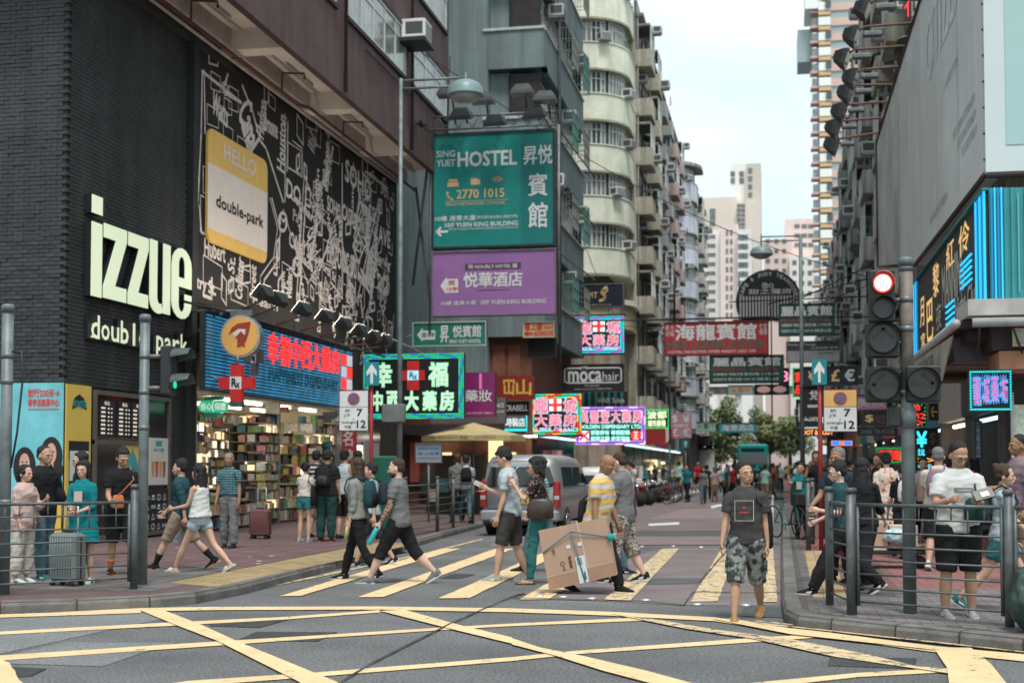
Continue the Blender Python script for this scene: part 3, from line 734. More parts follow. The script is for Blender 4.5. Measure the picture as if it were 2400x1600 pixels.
# manholes and gratings
def cover(pts,label,group=None,bars=9,m=None):
 q = [gnd(u,v) for u,v in pts]; mb = MB(); mb.prism([(p.x,p.y,.002) for p in q][::-1],(0,0,.005))
 o = mb.build('manhole_frame',mat('iron_frame',(.03,.034,.036),.55,metal=.3,var=.3,scale=5),None) if 0 else None
 c = sum(q,V3((0,0,0))) / 4
 t = thing('manhole_cover',label,'manhole cover',(c.x,c.y,0),0,group)
 mb.build('plate',mat('iron_plate',(.055,.06,.062),.5,metal=.4,var=.4,scale=6,bump=.6,bscale=40),t)
 mb = MB()
 for i in range(bars):
  t0 = (i + .5) / bars; a = q[0].lerp(q[3],t0); b = q[1].lerp(q[2],t0); d = (b - a).normalized() * .02; e = (q[3] - q[0]) / bars * .28
  mb.prism([(p.x,p.y,.007) for p in (a + d - e,b - d - e,b - d + e,a + d + e)],(0,0,.0012))
 mb.build('tread_bars',mat('iron_tread',(.085,.09,.092),.5,metal=.4,var=.4,scale=12),t,kind='stuff')
cover([z5(960,328),z5(1190,335),z5(1335,296),z5(1000,300)],'rusty slatted manhole cover under the second yellow diagonal, upper of two','manhole covers at the box junction')
cover([z5(1085,394),z5(1460,398),z5(1550,356),z5(1180,354)],'dark slatted manhole cover in the box junction, lower of two','manhole covers at the box junction')
cover([z5(420,248),z5(700,248),z5(760,234),z5(480,232)],'flat dark manhole cover beside the kerb in front of the railing')
cover([z5(50,562),z5(140,560),z5(215,524),z5(40,515)],'dark cover at the bottom left corner by broken yellow paint')
cover([z5(850,192),z5(970,196),z5(1075,176),z5(930,172)],'drain grating at the left kerb near the crossing',bars=12)
cover([z5(2020,108),z5(2110,110),z5(2185,90),z5(2080,86)],'round worn cover between two crossing stripes',bars=6)
cover([z6(1450,510),z6(1840,524),z6(1862,476),z6(1460,472)],'ribbed grating crossed by yellow paint at lower right',bars=14)
cover([(1738,1444),(1835,1448),(1833,1424),(1745,1420)],'square wet drain grating at the right kerb corner',bars=10)
# ---- pavements
PH = .13
def pavement(name,edge,back,m):
 """edge: kerb-top line as world points, back: the far corners"""
 mb = MB(); pts = [V3((p.x,p.y,PH)) for p in edge] + [V3((p[0],p[1],PH)) for p in back]
 n = len(pts); mb.prism([(p.x,p.y,0) for p in pts],(0,0,PH)) ; return mb.build(name,m,kind='structure')
pav_l_m = mat('pavement_maroon',(.105,.068,.068),.9,var=.22,scale=.9,bump=.4,bscale=50,fine=.16)
pav_r_m = mat('pavement_grout',(.075,.065,.065),.95,var=.2,scale=2)
ledge = [gnd(u,v,PH) for u,v in ((-420,1440),(-150,1420),(0,1411),(180,1406),(350,1398),(459,1388),(560,1370),(700,1336),(860,1296),(960,1270),(1050,1244),(1122,1226),(1250,1193),(1345,1170),(1422,1153),(1500,1141))]
ledge += [V3((-8.0,110,PH)),V3((-8.0,300,PH))]
pav_l = pavement('pavement',ledge,[(-40,300),(-40,12)],pav_l_m)
redge = [V3((.12,300,PH)),V3((.12,60,PH))] + [gnd(u,v,PH) for u,v in ((1834,1190),(1834,1290),(1837,1400),(1843,1428),(1870,1441),(1950,1450),(2100,1465),(2250,1480),(2400,1496),(2600,1518))]
pav_r = pavement('pavement',redge,[(30,redge[-1].y),(30,300)],pav_r_m)
kerb_m = mat('kerb_granite',(.135,.13,.125),.85,var=.3,scale=4,bump=.5,bscale=45,orand=.15,fine=.15)
def kerbs(edge,parent,side,step=1.0,lim=75):
 """a row of separate kerb stones along the edge"""
 cnt = 0
 for a,b in zip(edge,edge[1:]):
  L = (b - a).length
  if L > 60: continue
  n = max(1,round(L / step)); d = (b - a).normalized(); nn = V3((-d.y,d.x,0)) * side
  for i in range(n):
   p = a.lerp(b,i / n) + d * .012; q = a.lerp(b,(i + 1) / n) - d * .012
   mb = MB(); o = -.015
   sec = lambda c: [c + nn * (.0 - .02),c + nn * (-.02) + V3((0,0,.09)),c + nn * .01 + V3((0,0,.137)),c + nn * .16 + V3((0,0,.140)),c + nn * .16]
   base = V3((0,0,-PH + .0))
   A = [x + base + V3((0,0,.001)) for x in sec(p)]; B = [x + base + V3((0,0,.001)) for x in sec(q)]
   mb.loft([A,B],smooth=False); mb.build('kerb_stone',kerb_m,parent); cnt += 1
 return cnt
kerbs(ledge[:-1],pav_l,1); kerbs(redge[1:],pav_r,1)
# right pavement: brick pavers as separate pieces near the camera, joined farther off
paver_m = mat('paver',(.15,.135,.135),.9,var=.25,scale=5,bump=.4,bscale=60,orand=.22)
paver_red = mat('paver_red',(.20,.095,.09),.9,var=.2,scale=5,bump=.4,bscale=60,orand=.2)
pl,pw = .225,.112
pm = MB(); pm.box(-pl / 2 + .004,pl / 2 - .004,-pw / 2 + .004,pw / 2 - .004,0,.006); pme = []
for m in (paver_m,paver_red):
 o = pm.build('paver',m,None); pme.append(o.data); bpy.data.objects.remove(o)
def inside(p,poly):
 c = False
 for i in range(len(poly)):
  a,b = poly[i],poly[i - 1]
  if (a.y > p[1]) != (b.y > p[1]) and p[0] < (b.x - a.x) * (p[1] - a.y) / (b.y - a.y) + a.x: c = not c
 return c
rp = [V3((p.x + (.19 if i < 6 else .12),p.y + (.0 if i < 5 else .17),0)) for i,p in enumerate(redge)] + [V3((30,redge[-1].y + .2,0)),V3((30,300,0))]
singles = 0; far_g = MB(); far_r = MB()
row = 0; y = 13.0
while y < 34:
 x = .2 + (.5 * pl if row % 2 else 0)
 while x < 6.5:
  if inside((x,y),rp) and inside((x - .08,y - .04),rp) and inside((x + .1,y - .05),rp):
   red = (y > 17.3 and not (x < .45)) or (y > 16.5 and .55 < x < .95)
   tact = .78 < x - .02 * (y - 16) < 1.38 and y > 16.1
   if not tact:
    pu = (CM.transposed() @ (V3((x,y,PH)) - CAMP)); u_ = CU + FPX * pu.x / -pu.z
    if singles < 300 and u_ < 2440: link_copy(pme[1 if red else 0],'paver',pav_r,(x,y,PH + .0)).location = ROOT[pav_r.name] @ V3((x,y,PH)); singles += 1
    else: (far_r if red else far_g).box(x - pl / 2 + .004,x + pl / 2 - .004,y - pw / 2 + .004,y + pw / 2 - .004,PH,PH + .006)
  x += pl
 y += pw; row += 1
far_g.build('paver_field',mat('paver_grey_field',(.15,.135,.135),.9,var=.3,scale=3.5,bump=.3,bscale=60),pav_r,kind='stuff')
far_r.build('paver_field',mat('paver_red_field',(.22,.10,.095),.9,var=.3,scale=3.5,bump=.3,bscale=60),pav_r,kind='stuff')
mb = MB(); mb.quad((.3,34,PH + .006),(6.4,34,PH + .006),(6.4,200,PH + .006),(.3,200,PH + .006)); mb.build('paver_field',mat('paver_far',(.17,.10,.10),.95,var=.3,scale=3),pav_r,kind='stuff')
# tactile warning strips
tact_m = mat('tactile_yellow',(.36,.27,.15),.9,var=.2,scale=3,bump=.3,bscale=60,orand=.1)
def tactile(parent,quad,nx,ny,ridge=True,z=PH):
 """quad of world points; slabs with raised bars"""
 for i in range(nx):
  for j in range(ny):
   def P(s,t):
    a = quad[0].lerp(quad[1],s); b = quad[3].lerp(quad[2],s); return a.lerp(b,t)
   e = .012; c = [P((i + e * 3) / nx,(j + e) / ny),P((i + 1 - e * 3) / nx,(j + e) / ny),P((i + 1 - e * 3) / nx,(j + 1 - e) / ny),P((i + e * 3) / nx,(j + 1 - e) / ny)]
   mb = MB(); mb.prism([V3((p.x,p.y,z + .002)) for p in c],(0,0,.006))
   if ridge:
    for k in range(4):
     s0,s1 = (k + .25) / 4,(k + .75) / 4
     a = c[0].lerp(c[1],s0); b = c[0].lerp(c[1],s1); dd = c[3].lerp(c[2],s1); cc = c[3].lerp(c[2],s0)
     mb.prism([V3((p.x,p.y,z + .008)) for p in (a,b,dd,cc)],(0,0,.005))
   mb.build('tactile_slab',tact_m,parent)
g_ = lambda u,v: gnd(u,v,PH)
tactile(pav_r,[g_(1905,1401),g_(1985,1401),g_(1950,1290),g_(1886,1292)],3,14)
tactile(pav_l,[g_(393,1366),g_(510,1376),g_(960,1278),g_(905,1268)],3,26)
# left pavement: large slabs with thin joints, near the camera
slab_m = mat('slab_grey',(.125,.115,.112),.9,var=.28,scale=1.6,bump=.4,bscale=50,orand=.12)
slab_r = mat('slab_maroon',(.125,.075,.076),.9,var=.22,scale=1.6,bump=.4,bscale=50,orand=.10)
lp = [V3((p.x - .19,p.y + .17 if i < 6 else p.y,0)) for i,p in enumerate(ledge)] + [V3((-40,300,0)),V3((-40,12,0))]
n = 0; y = 15.2
while y < 36 and n < 300:
 x = -12.9
 while x < -3.5:
  c = [(x + .01,y + .01),(x + .39,y + .01),(x + .39,y + .39),(x + .01,y + .39)]
  pu = (CM.transposed() @ (V3((x,y,PH)) - CAMP)); u_ = CU + FPX * pu.x / -pu.z; v_ = 1095 + 1.47 * FPX / -pu.z
  tl = (u_ - 393) / (905 - 393); tl_v = 1366 + tl * (1268 - 1366)
  near_t = 380 < u_ < 985 and (1270 - (u_ - 905) * .19 - 6) < v_ < (1376 - (u_ - 510) * .218 + 8)
  if -60 < u_ and all(inside(q,lp) for q in c) and not near_t and n < 300:
   mb = MB(); mb.box(c[0][0],c[1][0],c[0][1],c[2][1],PH + .0005,PH + .005)
   mb.build('paving_slab',slab_r if y > 18.8 + (x + 9) * .2 else slab_m,pav_l); n += 1
  x += .4
 y += .4
# litter
for i in range(14):
 u = random.choice((420,550,600,730,780,1290,1350)) + random.uniform(-40,40); v = {0: 1300}.get(0) + random.uniform(-20,40)
 if u > 1000: continue
 p = g_(u,v); mb = MB(); a = random.random() * 3; s_ = .03 + random.random() * .03
 mb.prism([(p.x + s_ * math.cos(a + k * 1.57 + random.uniform(-.3,.3)),p.y + s_ * math.sin(a + k * 1.57),PH + .007) for k in range(4)],(0,0,.003))
 mb.build('paper_scrap',mat('paper_white',(.6,.6,.58),.9,var=.1),label='scrap of white paper on the left pavement, %s' % (words[i % 12] + ' of those before the pharmacy'),cat='litter',group='paper scraps on the pavement')
# ------------------------------------------------------------ left side buildings
blackbrick = mat('black_painted_brick',(.040,.045,.048),.7,streak=.25,var=.35,scale=.9,bump=.5,bscale=40,orand=.28,spec=.4)
blackwall = mat('black_mortar',(.026,.029,.031),.85,var=.2,scale=3)
brown = mat('brown_mosaic',(.105,.064,.064),.75,streak=.2,var=.16,scale=1.3,bump=.25,bscale=60,fine=.12)
brown_d = mat('brown_dark_trim',(.035,.026,.026),.7,var=.2)
soff = mat('soffit_white',(.80,.73,.66),.85,var=.13,scale=1.2,bump=.15)
soff_d = mat('soffit_grey_plaster',(.50,.45,.42),.9,var=.2,scale=2)
alu = mat('window_aluminium',(.55,.58,.58),.45,metal=.3,var=.1)
whitef = mat('window_white_frame',(.62,.65,.63),.6,var=.1)
glass = mat('window_glass',(.05,.075,.08),.08,var=.35,scale=1.2,spec=.9)
glass_c = mat('window_curtain_glass',(.22,.24,.23),.15,var=.5,scale=2.5,spec=.8)
redpipe = mat('red_brown_pipe',(.11,.035,.03),.6,var=.2)
steel_d = mat('dark_steel',(.035,.04,.042),.5,metal=.4,var=.25,scale=4)
steel_g = mat('grey_steel',(.16,.17,.175),.5,metal=.4,var=.25,scale=4)
XA = -13.0
CORNER = V3((XA,23.3,0))
bA = thing('corner_building','black brick corner building with brown mosaic floors projecting over a white soffit','building',(XA,23.3,PH))
Y1A = atX(437,900,XA).y
mb = MB(); mb.box(-40,XA - .04,23.34,Y1A + .2,PH,5.25); mb.build('wall',blackwall,bA)
mb = MB(); mb.box(-40,XA - .04,23.34,46,5.25,11.9); mb.build('wall',blackwall,bA)
mb = MB(); mb.box(-40,XA - 5.3,Y1A + .2,46,PH,5.25); mb.build('wall',blackwall,bA)
mb = MB(); mb.box(XA - 5.3,XA - .1,45.8,46,PH,5.25); mb.build('wall',blackwall,bA)
bk = MB(); bk.box(-.107,.107,-.02,.035,-.034,.034); o = bk.build('brick',blackbrick,None); bkme = o.data; bpy.data.objects.remove(o)
n = 0; fld = MB(); rnd = random.Random(3)
for r in range(0,112):
 z = 3.20 + r * .078; x = -13.11 - (.11 if r % 2 else 0)
 while x > -15.7:
  pro = rnd.uniform(-.012,.006)
  if n < 300 and x > -14.95: link_copy(bkme,'brick',bA,ROOT[bA.name] @ V3((x,23.34 + pro,z))); n += 1
  else: fld.box(x - .107,x + .107,23.32 + pro,23.36,z - .034,z + .034)
  x -= .222
fld.build('brick_field',blackbrick,bA,kind='stuff')
fld = MB(); Y1A = atX(437,900,XA).y
for r in range(0,112):
 z = 3.20 + r * .078; y = 23.42 + (.11 if r % 2 else 0)
 while y < Y1A - .1:
  pro = rnd.uniform(-.005,.004); fld.box(XA - .05,XA - .004 + pro,y - .107,y + .107,z - .034,z + .034); y += .222
z = 3.2
for r in range(0,40):
 z = .18 + r * .078; y = atX(398,1200,XA).y
 while y < Y1A - .1:
  fld.box(XA - .05,XA - .004 + rnd.uniform(-.006,.004),y,y + .212,z - .034,z + .034); y += .222
fld.build('brick_field',blackbrick,bA,kind='stuff')
mb = MB(); mb.box(XA - .02,XA + .14,Y1A - .05,Y1A + .22,PH,11.9); mb.box(XA - .02,XA + .10,23.9,31,11.2,11.9); mb.build('black_trim',blackwall,bA)
mb = MB(); mb.box(-40,-11.2,22.4,46.1,12.12,30); mb.build('upper_floors',brown,bA)
mb = MB(); mb.box(-11.34,-11.16,22.4,46.1,11.45,12.12); mb.build('fascia',brown,bA)
mb = MB(); mb.box(-14,-11.34,22.4,46.0,12.0,12.118); mb.build('soffit',soff,bA)
for i,y in enumerate((24.6,30.2,35.8,41.0)):
 mb = MB(); mb.box(XA,-11.35,y,y + .55,11.5,12.0); mb.build('soffit_beam',soff,bA)
mb = MB(); mb.box(XA,XA + .35,22.4,46,11.55,11.998); mb.build('soffit_beam',soff_d,bA)
mb = MB(); mb.box(XA + .55,XA + .62,22.4,46,11.93,11.998); mb.build('soffit_groove',soff_d,bA)
for y in (27.2,32.9,38.0,43.2):
 mb = MB(); mb.box(XA + .7,XA + .76,y,y + 2,11.9,11.995); mb.build('soffit_groove',soff_d,bA)
mb = MB(); mb.tube([(XA + .45,22.4,11.35),(XA + .45,34.6,11.35),(XA + .62,35.0,11.35),(XA + .62,46,11.3)],.045,8); mb.build('drain_pipe',redpipe,bA)
for y in (27.6,33.2,38.3):
 mb = MB(); mb.tube([(XA + .5,y,11.35),(XA + .5,y,11.8),(XA + 1.05,y + .15,11.8),(XA + 1.05,y + .15,11.65)],.032,6); mb.build('drain_pipe',redpipe,bA)
mb = MB(); mb.tube([(XA + .16,23.3,11.42),(XA + .16,31,11.42),(XA + .16,46,11.45)],.04,6); mb.build('conduit',mat('pale_pipe',(.5,.45,.42),.6),bA)
def window(b,X,y0,y1,z0,z1,nm,dirx=1,fm=None,gm=None,rows=2,prot=.05):
 """framed window on a wall that faces +-X; its panes are pieces of it"""
 fm = fm or alu; gm = gm or glass; s = dirx
 mb = MB(); t = .06; x0,x1 = X,X + s * prot
 mb.box(x0,x1,y0,y1,z0,z0 + t); mb.box(x0,x1,y0,y1,z1 - t,z1)
 for i in range(nm + 1):
  y = lerp(y0,y1,i / nm); yy0 = max(y0,y - t / 2); yy1 = min(y1,y + t / 2); mb.box(x0,x1 - s * .006,yy0,yy1,z0 + t,z1 - t)
 if rows > 1: mb.box(x0,x1 - s * .012,y0,y1,lerp(z0,z1,.7) - .02,lerp(z0,z1,.7) + .02)
 w = mb.build('window',fm,b)
 for i in range(nm):
  mb = MB(); a = lerp(y0,y1,i / nm) + .02; c = lerp(y0,y1,(i + 1) / nm) - .02
  tilt = random.uniform(-.01,.01); x = X + s * .022
  mb.add([(x,a,z0 + t),(x,c,z0 + t),(x + tilt,c,z1 - t),(x + tilt,a,z1 - t)],[(0,1,2,3) if s > 0 else (3,2,1,0)]); mb.build('pane',gm if random.random() < .6 else glass_c,w)
 return w
for zz in (13.65,16.75):
 for y0,y1,nm in ((28.5,33.5,5),(34.6,40.3,5),(41.3,45.6,3)):
  mb = MB(); mb.box(-11.2,-11.12,y0 - .15,y1 + .15,zz - .12,zz - .0); mb.box(-11.2,-11.12,y0 - .15,y1 + .15,zz + 1.46,zz + 1.56); mb.build('window_sill',brown_d,bA)
  window(bA,-11.198,y0,y1,zz + .01,zz + 1.45,nm,prot=.06,fm=alu,gm=glass_c)
for y in (34.2,40.9):
 mb = MB(); mb.tube([(-11.1,y,11.5),(-11.1,y,30)],.05,8); mb.build('rainwater_pipe',brown_d,bA)
for y0,z0,y1,z1 in ((36,13.2,41,13.2),(41.5,12.5,45.7,12.9),(45.6,13.0,46.0,16.0)):
 mb = MB(); mb.tube([(-11.12,y0,z0),(-11.12,y1,z1)],.025,6); mb.build('cable',steel_d,bA)
mb = MB(); mb.bbox((-11.0,41.6,12.5),(.12,.15,.2),.02); mb.tube([(-11.1,41.6,12.5),(-10.7,41.3,12.35)],.04,6); mb.build('wall_bracket',steel_d,bA)
ac_body = mat('aircon_casing',(.52,.54,.53),.6,var=.2,scale=2,orand=.25)
ac_dark = mat('aircon_grille',(.07,.075,.075),.6,var=.1)
def acmesh():
 mb = MB(); mb.bbox((.28,0,.22),(.56,.62,.42),.015); mb.mi = 1
 for i in range(5): mb.box(.555,.566,-.27,.27,.06 + i * .065,.09 + i * .065)
 for y in (-.312,.300): mb.box(.1,.5,y,y + .012,.08,.36)
 mb.mi = 0; mb.box(.0,.5,-.28,-.24,-.04,.0); mb.box(.0,.5,.24,.28,-.04,.0)
 o = mb.build('air_conditioner',[ac_body,ac_dark],None,local=True); me = o.data; bpy.data.objects.remove(o); return me
ACME = acmesh()
def ac(b,X,y,z,dirx=1,s=1.0):
 o = link_copy(ACME,'air_conditioner',b,ROOT[b.name] @ V3((X,y,z)),0 if dirx > 0 else math.pi); o.scale = (s,s,s); return o
ac(bA,-11.16,40.2,14.7,s=1.35)
mb = MB(); mb.box(-11.16,-10.35,39.6,40.8,14.55,14.66); mb.build('aircon_shelf',steel_d,bA)
# ---- izzue sign letters
lit = glow('sign_lit_cream',(.80,.90,.64),.37)
lbox = mat('letter_box_black',(.012,.014,.016),.5,var=.1)
YL0,YL1 = atX(195,600,XA).y,atX(433,600,XA).y
sgn = thing('wall_sign','tall lit cream izzue lettering on the black brick corner wall','sign',(XA,YL0,4.9))
def letter(polys,b0,b1,a0,a1,parent,th=.14):
 """polys in unit box -> world on the wall facing the street; dark box with a lit face"""
 def W(p,x): return V3((x,lerp(a0,a1,p[0]),lerp(b0,b1,p[1])))
 mb = MB()
 for po in polys: mb.prism([W(p,XA + .02) for p in po],(th,0,0))
 o = mb.build('letter',lbox,parent)
 mb = MB()
 for po in polys: mb.prism([W(p,XA + .02 + th + .002) for p in po],(.012,0,0))
 mb.build('lit_face',lit,o)
W_ = (YL1 - YL0); us = [195,222,280.5,332,384,433]
yy = [atX(u,600,XA).y for u in us]; g = .03
def arc(cx,cy,rx,ry,a0,a1,n=8): return [(cx + rx * math.cos(R(lerp(a0,a1,i / n))),cy + ry * math.sin(R(lerp(a0,a1,i / n)))) for i in range(n + 1)]
letter([[(0,0),(1,0),(1,1),(0,1)]],4.88,6.31,yy[0],yy[1] - g,sgn)
letter([[(0,0),(1,0),(1,1),(0,1)]],6.48,6.83,yy[0],yy[1] - g,sgn)
zp = [[(0,1),(0,.81),(.52,.81),(.0,.15),(0,0),(1,0),(1,.19),(.50,.19),(1,.84),(1,1)]]
letter(zp,4.90,6.36,yy[1] + g,yy[2] - g,sgn); letter(zp,4.90,6.36,yy[2] + g,yy[3] - g,sgn)
def ring(outer,inner): return [[outer[i],outer[i + 1],inner[i + 1],inner[i]] for i in range(len(outer) - 1)]
uo = [(0,1),(0,.22)] + arc(.5,.2,.5,.2,180,360)[1:-1] + [(.66,.10),(.66,.22)]
u_l = ring([(0,1),(0,.2)] + arc(.42,.18,.42,.2,180,300),[(.36,1),(.36,.22)] + arc(.50,.22,.14,.10,180,300))
letter(u_l + [[(.64,0),(1,0),(1,1),(.64,1)],[(.55,.0),(.66,.06),(.66,.2),(.55,.14)]][:1],4.88,6.38,yy[3] + g,yy[4] - g,sgn)
eo = arc(.5,.74,.5,.26,0,180,8) + [(0,.24)] + arc(.5,.24,.5,.24,180,360,8) + [(1,.36)]
ei = arc(.5,.76,.15,.12,0,180,8) + [(.35,.22)] + arc(.5,.22,.15,.12,180,360,8) + [(.65,.36)]
letter(ring(eo,ei) + [[(.65,.45),(1,.45),(1,.74),(.65,.76)],[(.35,.45),(.65,.45),(.65,.58),(.35,.58)]],4.86,6.42,yy[4] + g,yy[5],sgn)
sg2 = thing('wall_sign','small lit double park lettering under the tall izzue letters','sign',(XA,YL0,4.1))
ya,yb = atX(197,780,XA).y,atX(427,820,XA).y; word = 'double park'
for i,chh in enumerate(word):
 if chh == ' ': continue
 c0 = lerp(ya,yb,(i + .1) / 11); c1 = lerp(ya,yb,(i + .9) / 11); asc = chh in 'dblk'; desc = chh == 'p'
 b0 = 4.09 - (.14 if desc else 0); b1 = 4.09 + (.44 if asc else .29); P_ = Panel((XA + .1,c0,b0),(0,c1 - c0,0),(0,0,b1 - b0))
 mb = MB(); P_.text(mb,chh,*((.38,0,.66,1) if chh == 'l' else (0,0,1,1)),e=.03,bold=.02)
 if chh in 'dbkpr': P_.rect(mb,-.08,(0 if not desc else -.02),.32,(.07 if not desc else .06),e=.034)
 bx = MB(); P_.slab(bx,-.14,-.06,1.1,1.08,-.09,-.02)
 o = bx.build('letter_box',lbox,sg2); mb.build('letter',lit,o)
# ---- posters and menu boards of the corner shop
poster_b = mat('poster_sky_blue',(.16,.50,.56),.5,var=.22,scale=1.5)
def flatmat(n_,c,r=.55): return mat(n_,c,r,var=.05)
P1 = facing(23,897,145,1292,23.28)
ps = thing('poster','pale blue street poster with two laughing women and red chinese print','poster',(P1.p(.5,0).x,23.28,PH))
mb = MB(); P1.slab(mb,-.3,0,1,1,0,.02); mb.build('sheet',poster_b,ps)
mb = MB(); P1.text(mb,'前行200米→',.32,.915,.92,.965,.026,.02); P1.text(mb,'荷李活商業中心',.32,.86,.92,.905,.026,.02); P1.rect(mb,.32,.84,.92,.846,.026); mb.build('lettering',flatmat('print_red_ink',(.6,.06,.05)),ps)
for cx,cy,dr in ((.27,.52,0),(.78,.58,1)):
 hb = MB(); P = P1
 ov = lambda a,b,ra,rb,e: [P.p(cx + a + ra * math.cos(t),cy + b + rb * math.sin(t),e) for t in [i * math.pi / 10 for i in range(20)]]
 hb.poly(ov(0,-.02,.22,.12,.0222)); hb.poly(ov(.08,-.10,.16,.06,.0226)); hb.build('printed_hair',flatmat('print_hair',(.02,.015,.015)),ps)
 hb = MB(); hb.poly(ov(0,0,.10,.062,.0234)); hb.poly([P.p(cx - .05,cy - .12,.0231),P.p(cx + .05,cy - .12,.0231),P.p(cx + .04,cy,.0231),P.p(cx - .04,cy,.0231)]); hb.build('printed_face',flatmat('print_skin',(.55,.34,.27)),ps)
 hb = MB(); hb.poly([P.p(cx - .2,cy - .5,.0228),P.p(cx + .22,cy - .5,.0228),P.p(cx + .2,cy - .17,.0228),P.p(cx,cy - .11,.0228),P.p(cx - .16,cy - .16,.0228)]); hb.build('printed_dress',flatmat('print_white_top',(.6,.55,.5)) if not dr else flatmat('print_yellow_dress',(.65,.42,.06)),ps)
 hb = MB(); P.rect(hb,cx - .035,cy - .034,cx + .035,cy - .027,.0242); hb.build('printed_lips',flatmat('print_red_ink',(.6,.06,.05)),ps)
 hb = MB(); P.rect(hb,cx - .06,cy + .006,cx - .02,cy + .014,.0242); P.rect(hb,cx + .02,cy + .006,cx + .06,cy + .014,.0242); hb.build('printed_eyes',flatmat('print_hair',(.02,.015,.015)),ps)
def xpanel(u0,u1,v0,v1,X):
 """panel on a wall facing the street; u0 near edge, u1 far edge, heights read at the near edge"""
 a = atX(u0,v1,X); b = atX(u1,v1,X); zt = atX(u0,v0,X).z
 return Panel((X,a.y,a.z),(0,b.y - a.y,0),(0,0,zt - a.z))
yel = flatmat('poster_yellow',(.62,.44,.09)); blk_p = flatmat('panel_black',(.016,.018,.02)); wht_p = flatmat('panel_white',(.6,.62,.6))
P2 = xpanel(148,206,898,1292,XA + .02)
t = thing('menu_board','tall yellow drinks shop board with black menu strip on the corner','menu board',P2.p(.5,0))
mb = MB(); P2.slab(mb,0,0,1,1,0,.03); mb.build('panel',yel,t)
mb = MB(); P2.slab(mb,.12,.3,.92,.60,.03,.035); P2.slab(mb,.1,.55,.92,.66,.031,.036); P2.slab(mb,.15,.02,.9,.28,.03,.035)
pts = [(.2,.85),(.3,.92),(.5,.945),(.7,.92),(.82,.85),(.5,.87)]; mb.poly([P2.p(a,b,.033) for a,b in pts]); mb.build('menu_print',blk_p,t)
mb = MB(); P2.text(mb,'MONSTER',.24,.865,.8,.905,.036,.03); mb.build('lettering',flatmat('print_teal',(.05,.3,.3)),t)
mb = MB(); P2.slab(mb,.14,.42,.90,.60,.036,.04); mb.build('drinks_print',flatmat('print_pale_blue',(.5,.6,.62)),t)
mb = MB()
for i in range(10): P2.rect(mb,.2,.06 + i * .022,.5 + .1 * (i % 3),.068 + i * .022,.037)
for i in range(8): P2.rect(mb,.2,.325 + i * .011,.5 + .1 * (i % 3),.329 + i * .011,.037)
mb.build('menu_lines',wht_p,t)
P3 = xpanel(212,392,912,1268,XA + .015)
sh = thing('street_shop','black framed juice shop window with menu screens beside the lamp pole','shop front',P3.p(.5,0))
mb = MB(); P3.slab(mb,0,0,1,1,-.0,.01); mb.build('dark_window',mat('shop_window_dark',(.012,.013,.014),.12,var=.2,spec=.7),sh)
mb = MB(); P3.frame(mb,.09,.01,.07); P3.slab(mb,.0,.64,.62,.67,.01,.06); mb.build('frame',mat('bronze_frame',(.10,.085,.075),.5,var=.15),sh)
for a0,a1 in ((.06,.26),(.28,.44),(.46,.62)):
 mb = MB(); P3.slab(mb,a0,.69,a1,.94,.012,.045); o = mb.build('menu_screen',mat('screen_black',(.02,.022,.025),.3,var=0),sh)
 mb = MB()
 for i in range(7): P3.rect(mb,a0 + .02,.71 + i * .028,a0 + .07,.722 + i * .028,.047); P3.rect(mb,a0 + .10,.71 + i * .028,a0 + .12,.72 + i * .028,.047); P3.rect(mb,a0 + .14,.71 + i * .028,a0 + .155,.72 + i * .028,.047)
 P3.text(mb,'飲品',a0 + .06,.905,a0 + .12,.93,.047,.01); mb.build('menu_print',glow('screen_text',(.7,.6,.5),.5),o)
mb = MB(); P3.slab(mb,.36,.33,.60,.64,.012,.04); o = mb.build('yellow_poster',yel,sh)
mb = MB(); cx,cy = .48,.47
mb.poly([P3.p(cx + .085 * math.cos(t_) * (1 - .35 * math.sin(t_)),cy + .13 * math.sin(t_),.042) for t_ in [i * math.pi / 10 for i in range(20)]]); mb.poly([P3.p(.46,.58,.0424),P3.p(.5,.58,.0424),P3.p(.485,.63,.0424)]); mb.build('bottle_print',flatmat('print_teal',(.05,.3,.3)),o)
mb = MB()
for i in range(3): P3.line(mb,[(.42,.40 + i * .04),(.45,.385 + i * .04),(.48,.40 + i * .04),(.51,.385 + i * .04),(.54,.40 + i * .04)],.012,.044)
mb.build('print_lines',flatmat('print_dark',(.02,.05,.05)),o)
mb = MB(); P3.slab(mb,.70,.36,.97,.70,.012,.045); o = mb.build('drinks_poster',flatmat('poster_cream',(.55,.54,.5)),sh)
mb = MB(); P3.text(mb,'PANTHER',.76,.60,.91,.625,.047,.02); P3.rect(mb,.79,.64,.88,.68,.047); mb.build('lettering',flatmat('print_teal',(.05,.3,.3)),o)
for i in range(4):
 a = .735 + i * .052; mb = MB(); mb.poly([P3.p(a + .008,.42 - .01 * (i % 2),.048),P3.p(a + .036,.42,.048),P3.p(a + .044,.53,.048),P3.p(a,.53,.048)]); mb.build('drink_print',flatmat('print_tea%d' % i,[(.5,.25,.08),(.45,.08,.05),(.5,.3,.12),(.35,.07,.05)][i]),o)
mb = MB(); P3.slab(mb,.40,.02,.985,.33,.012,.05); o = mb.build('emblem_board',blk_p,sh)
mb = MB(); rnd = random.Random(5)
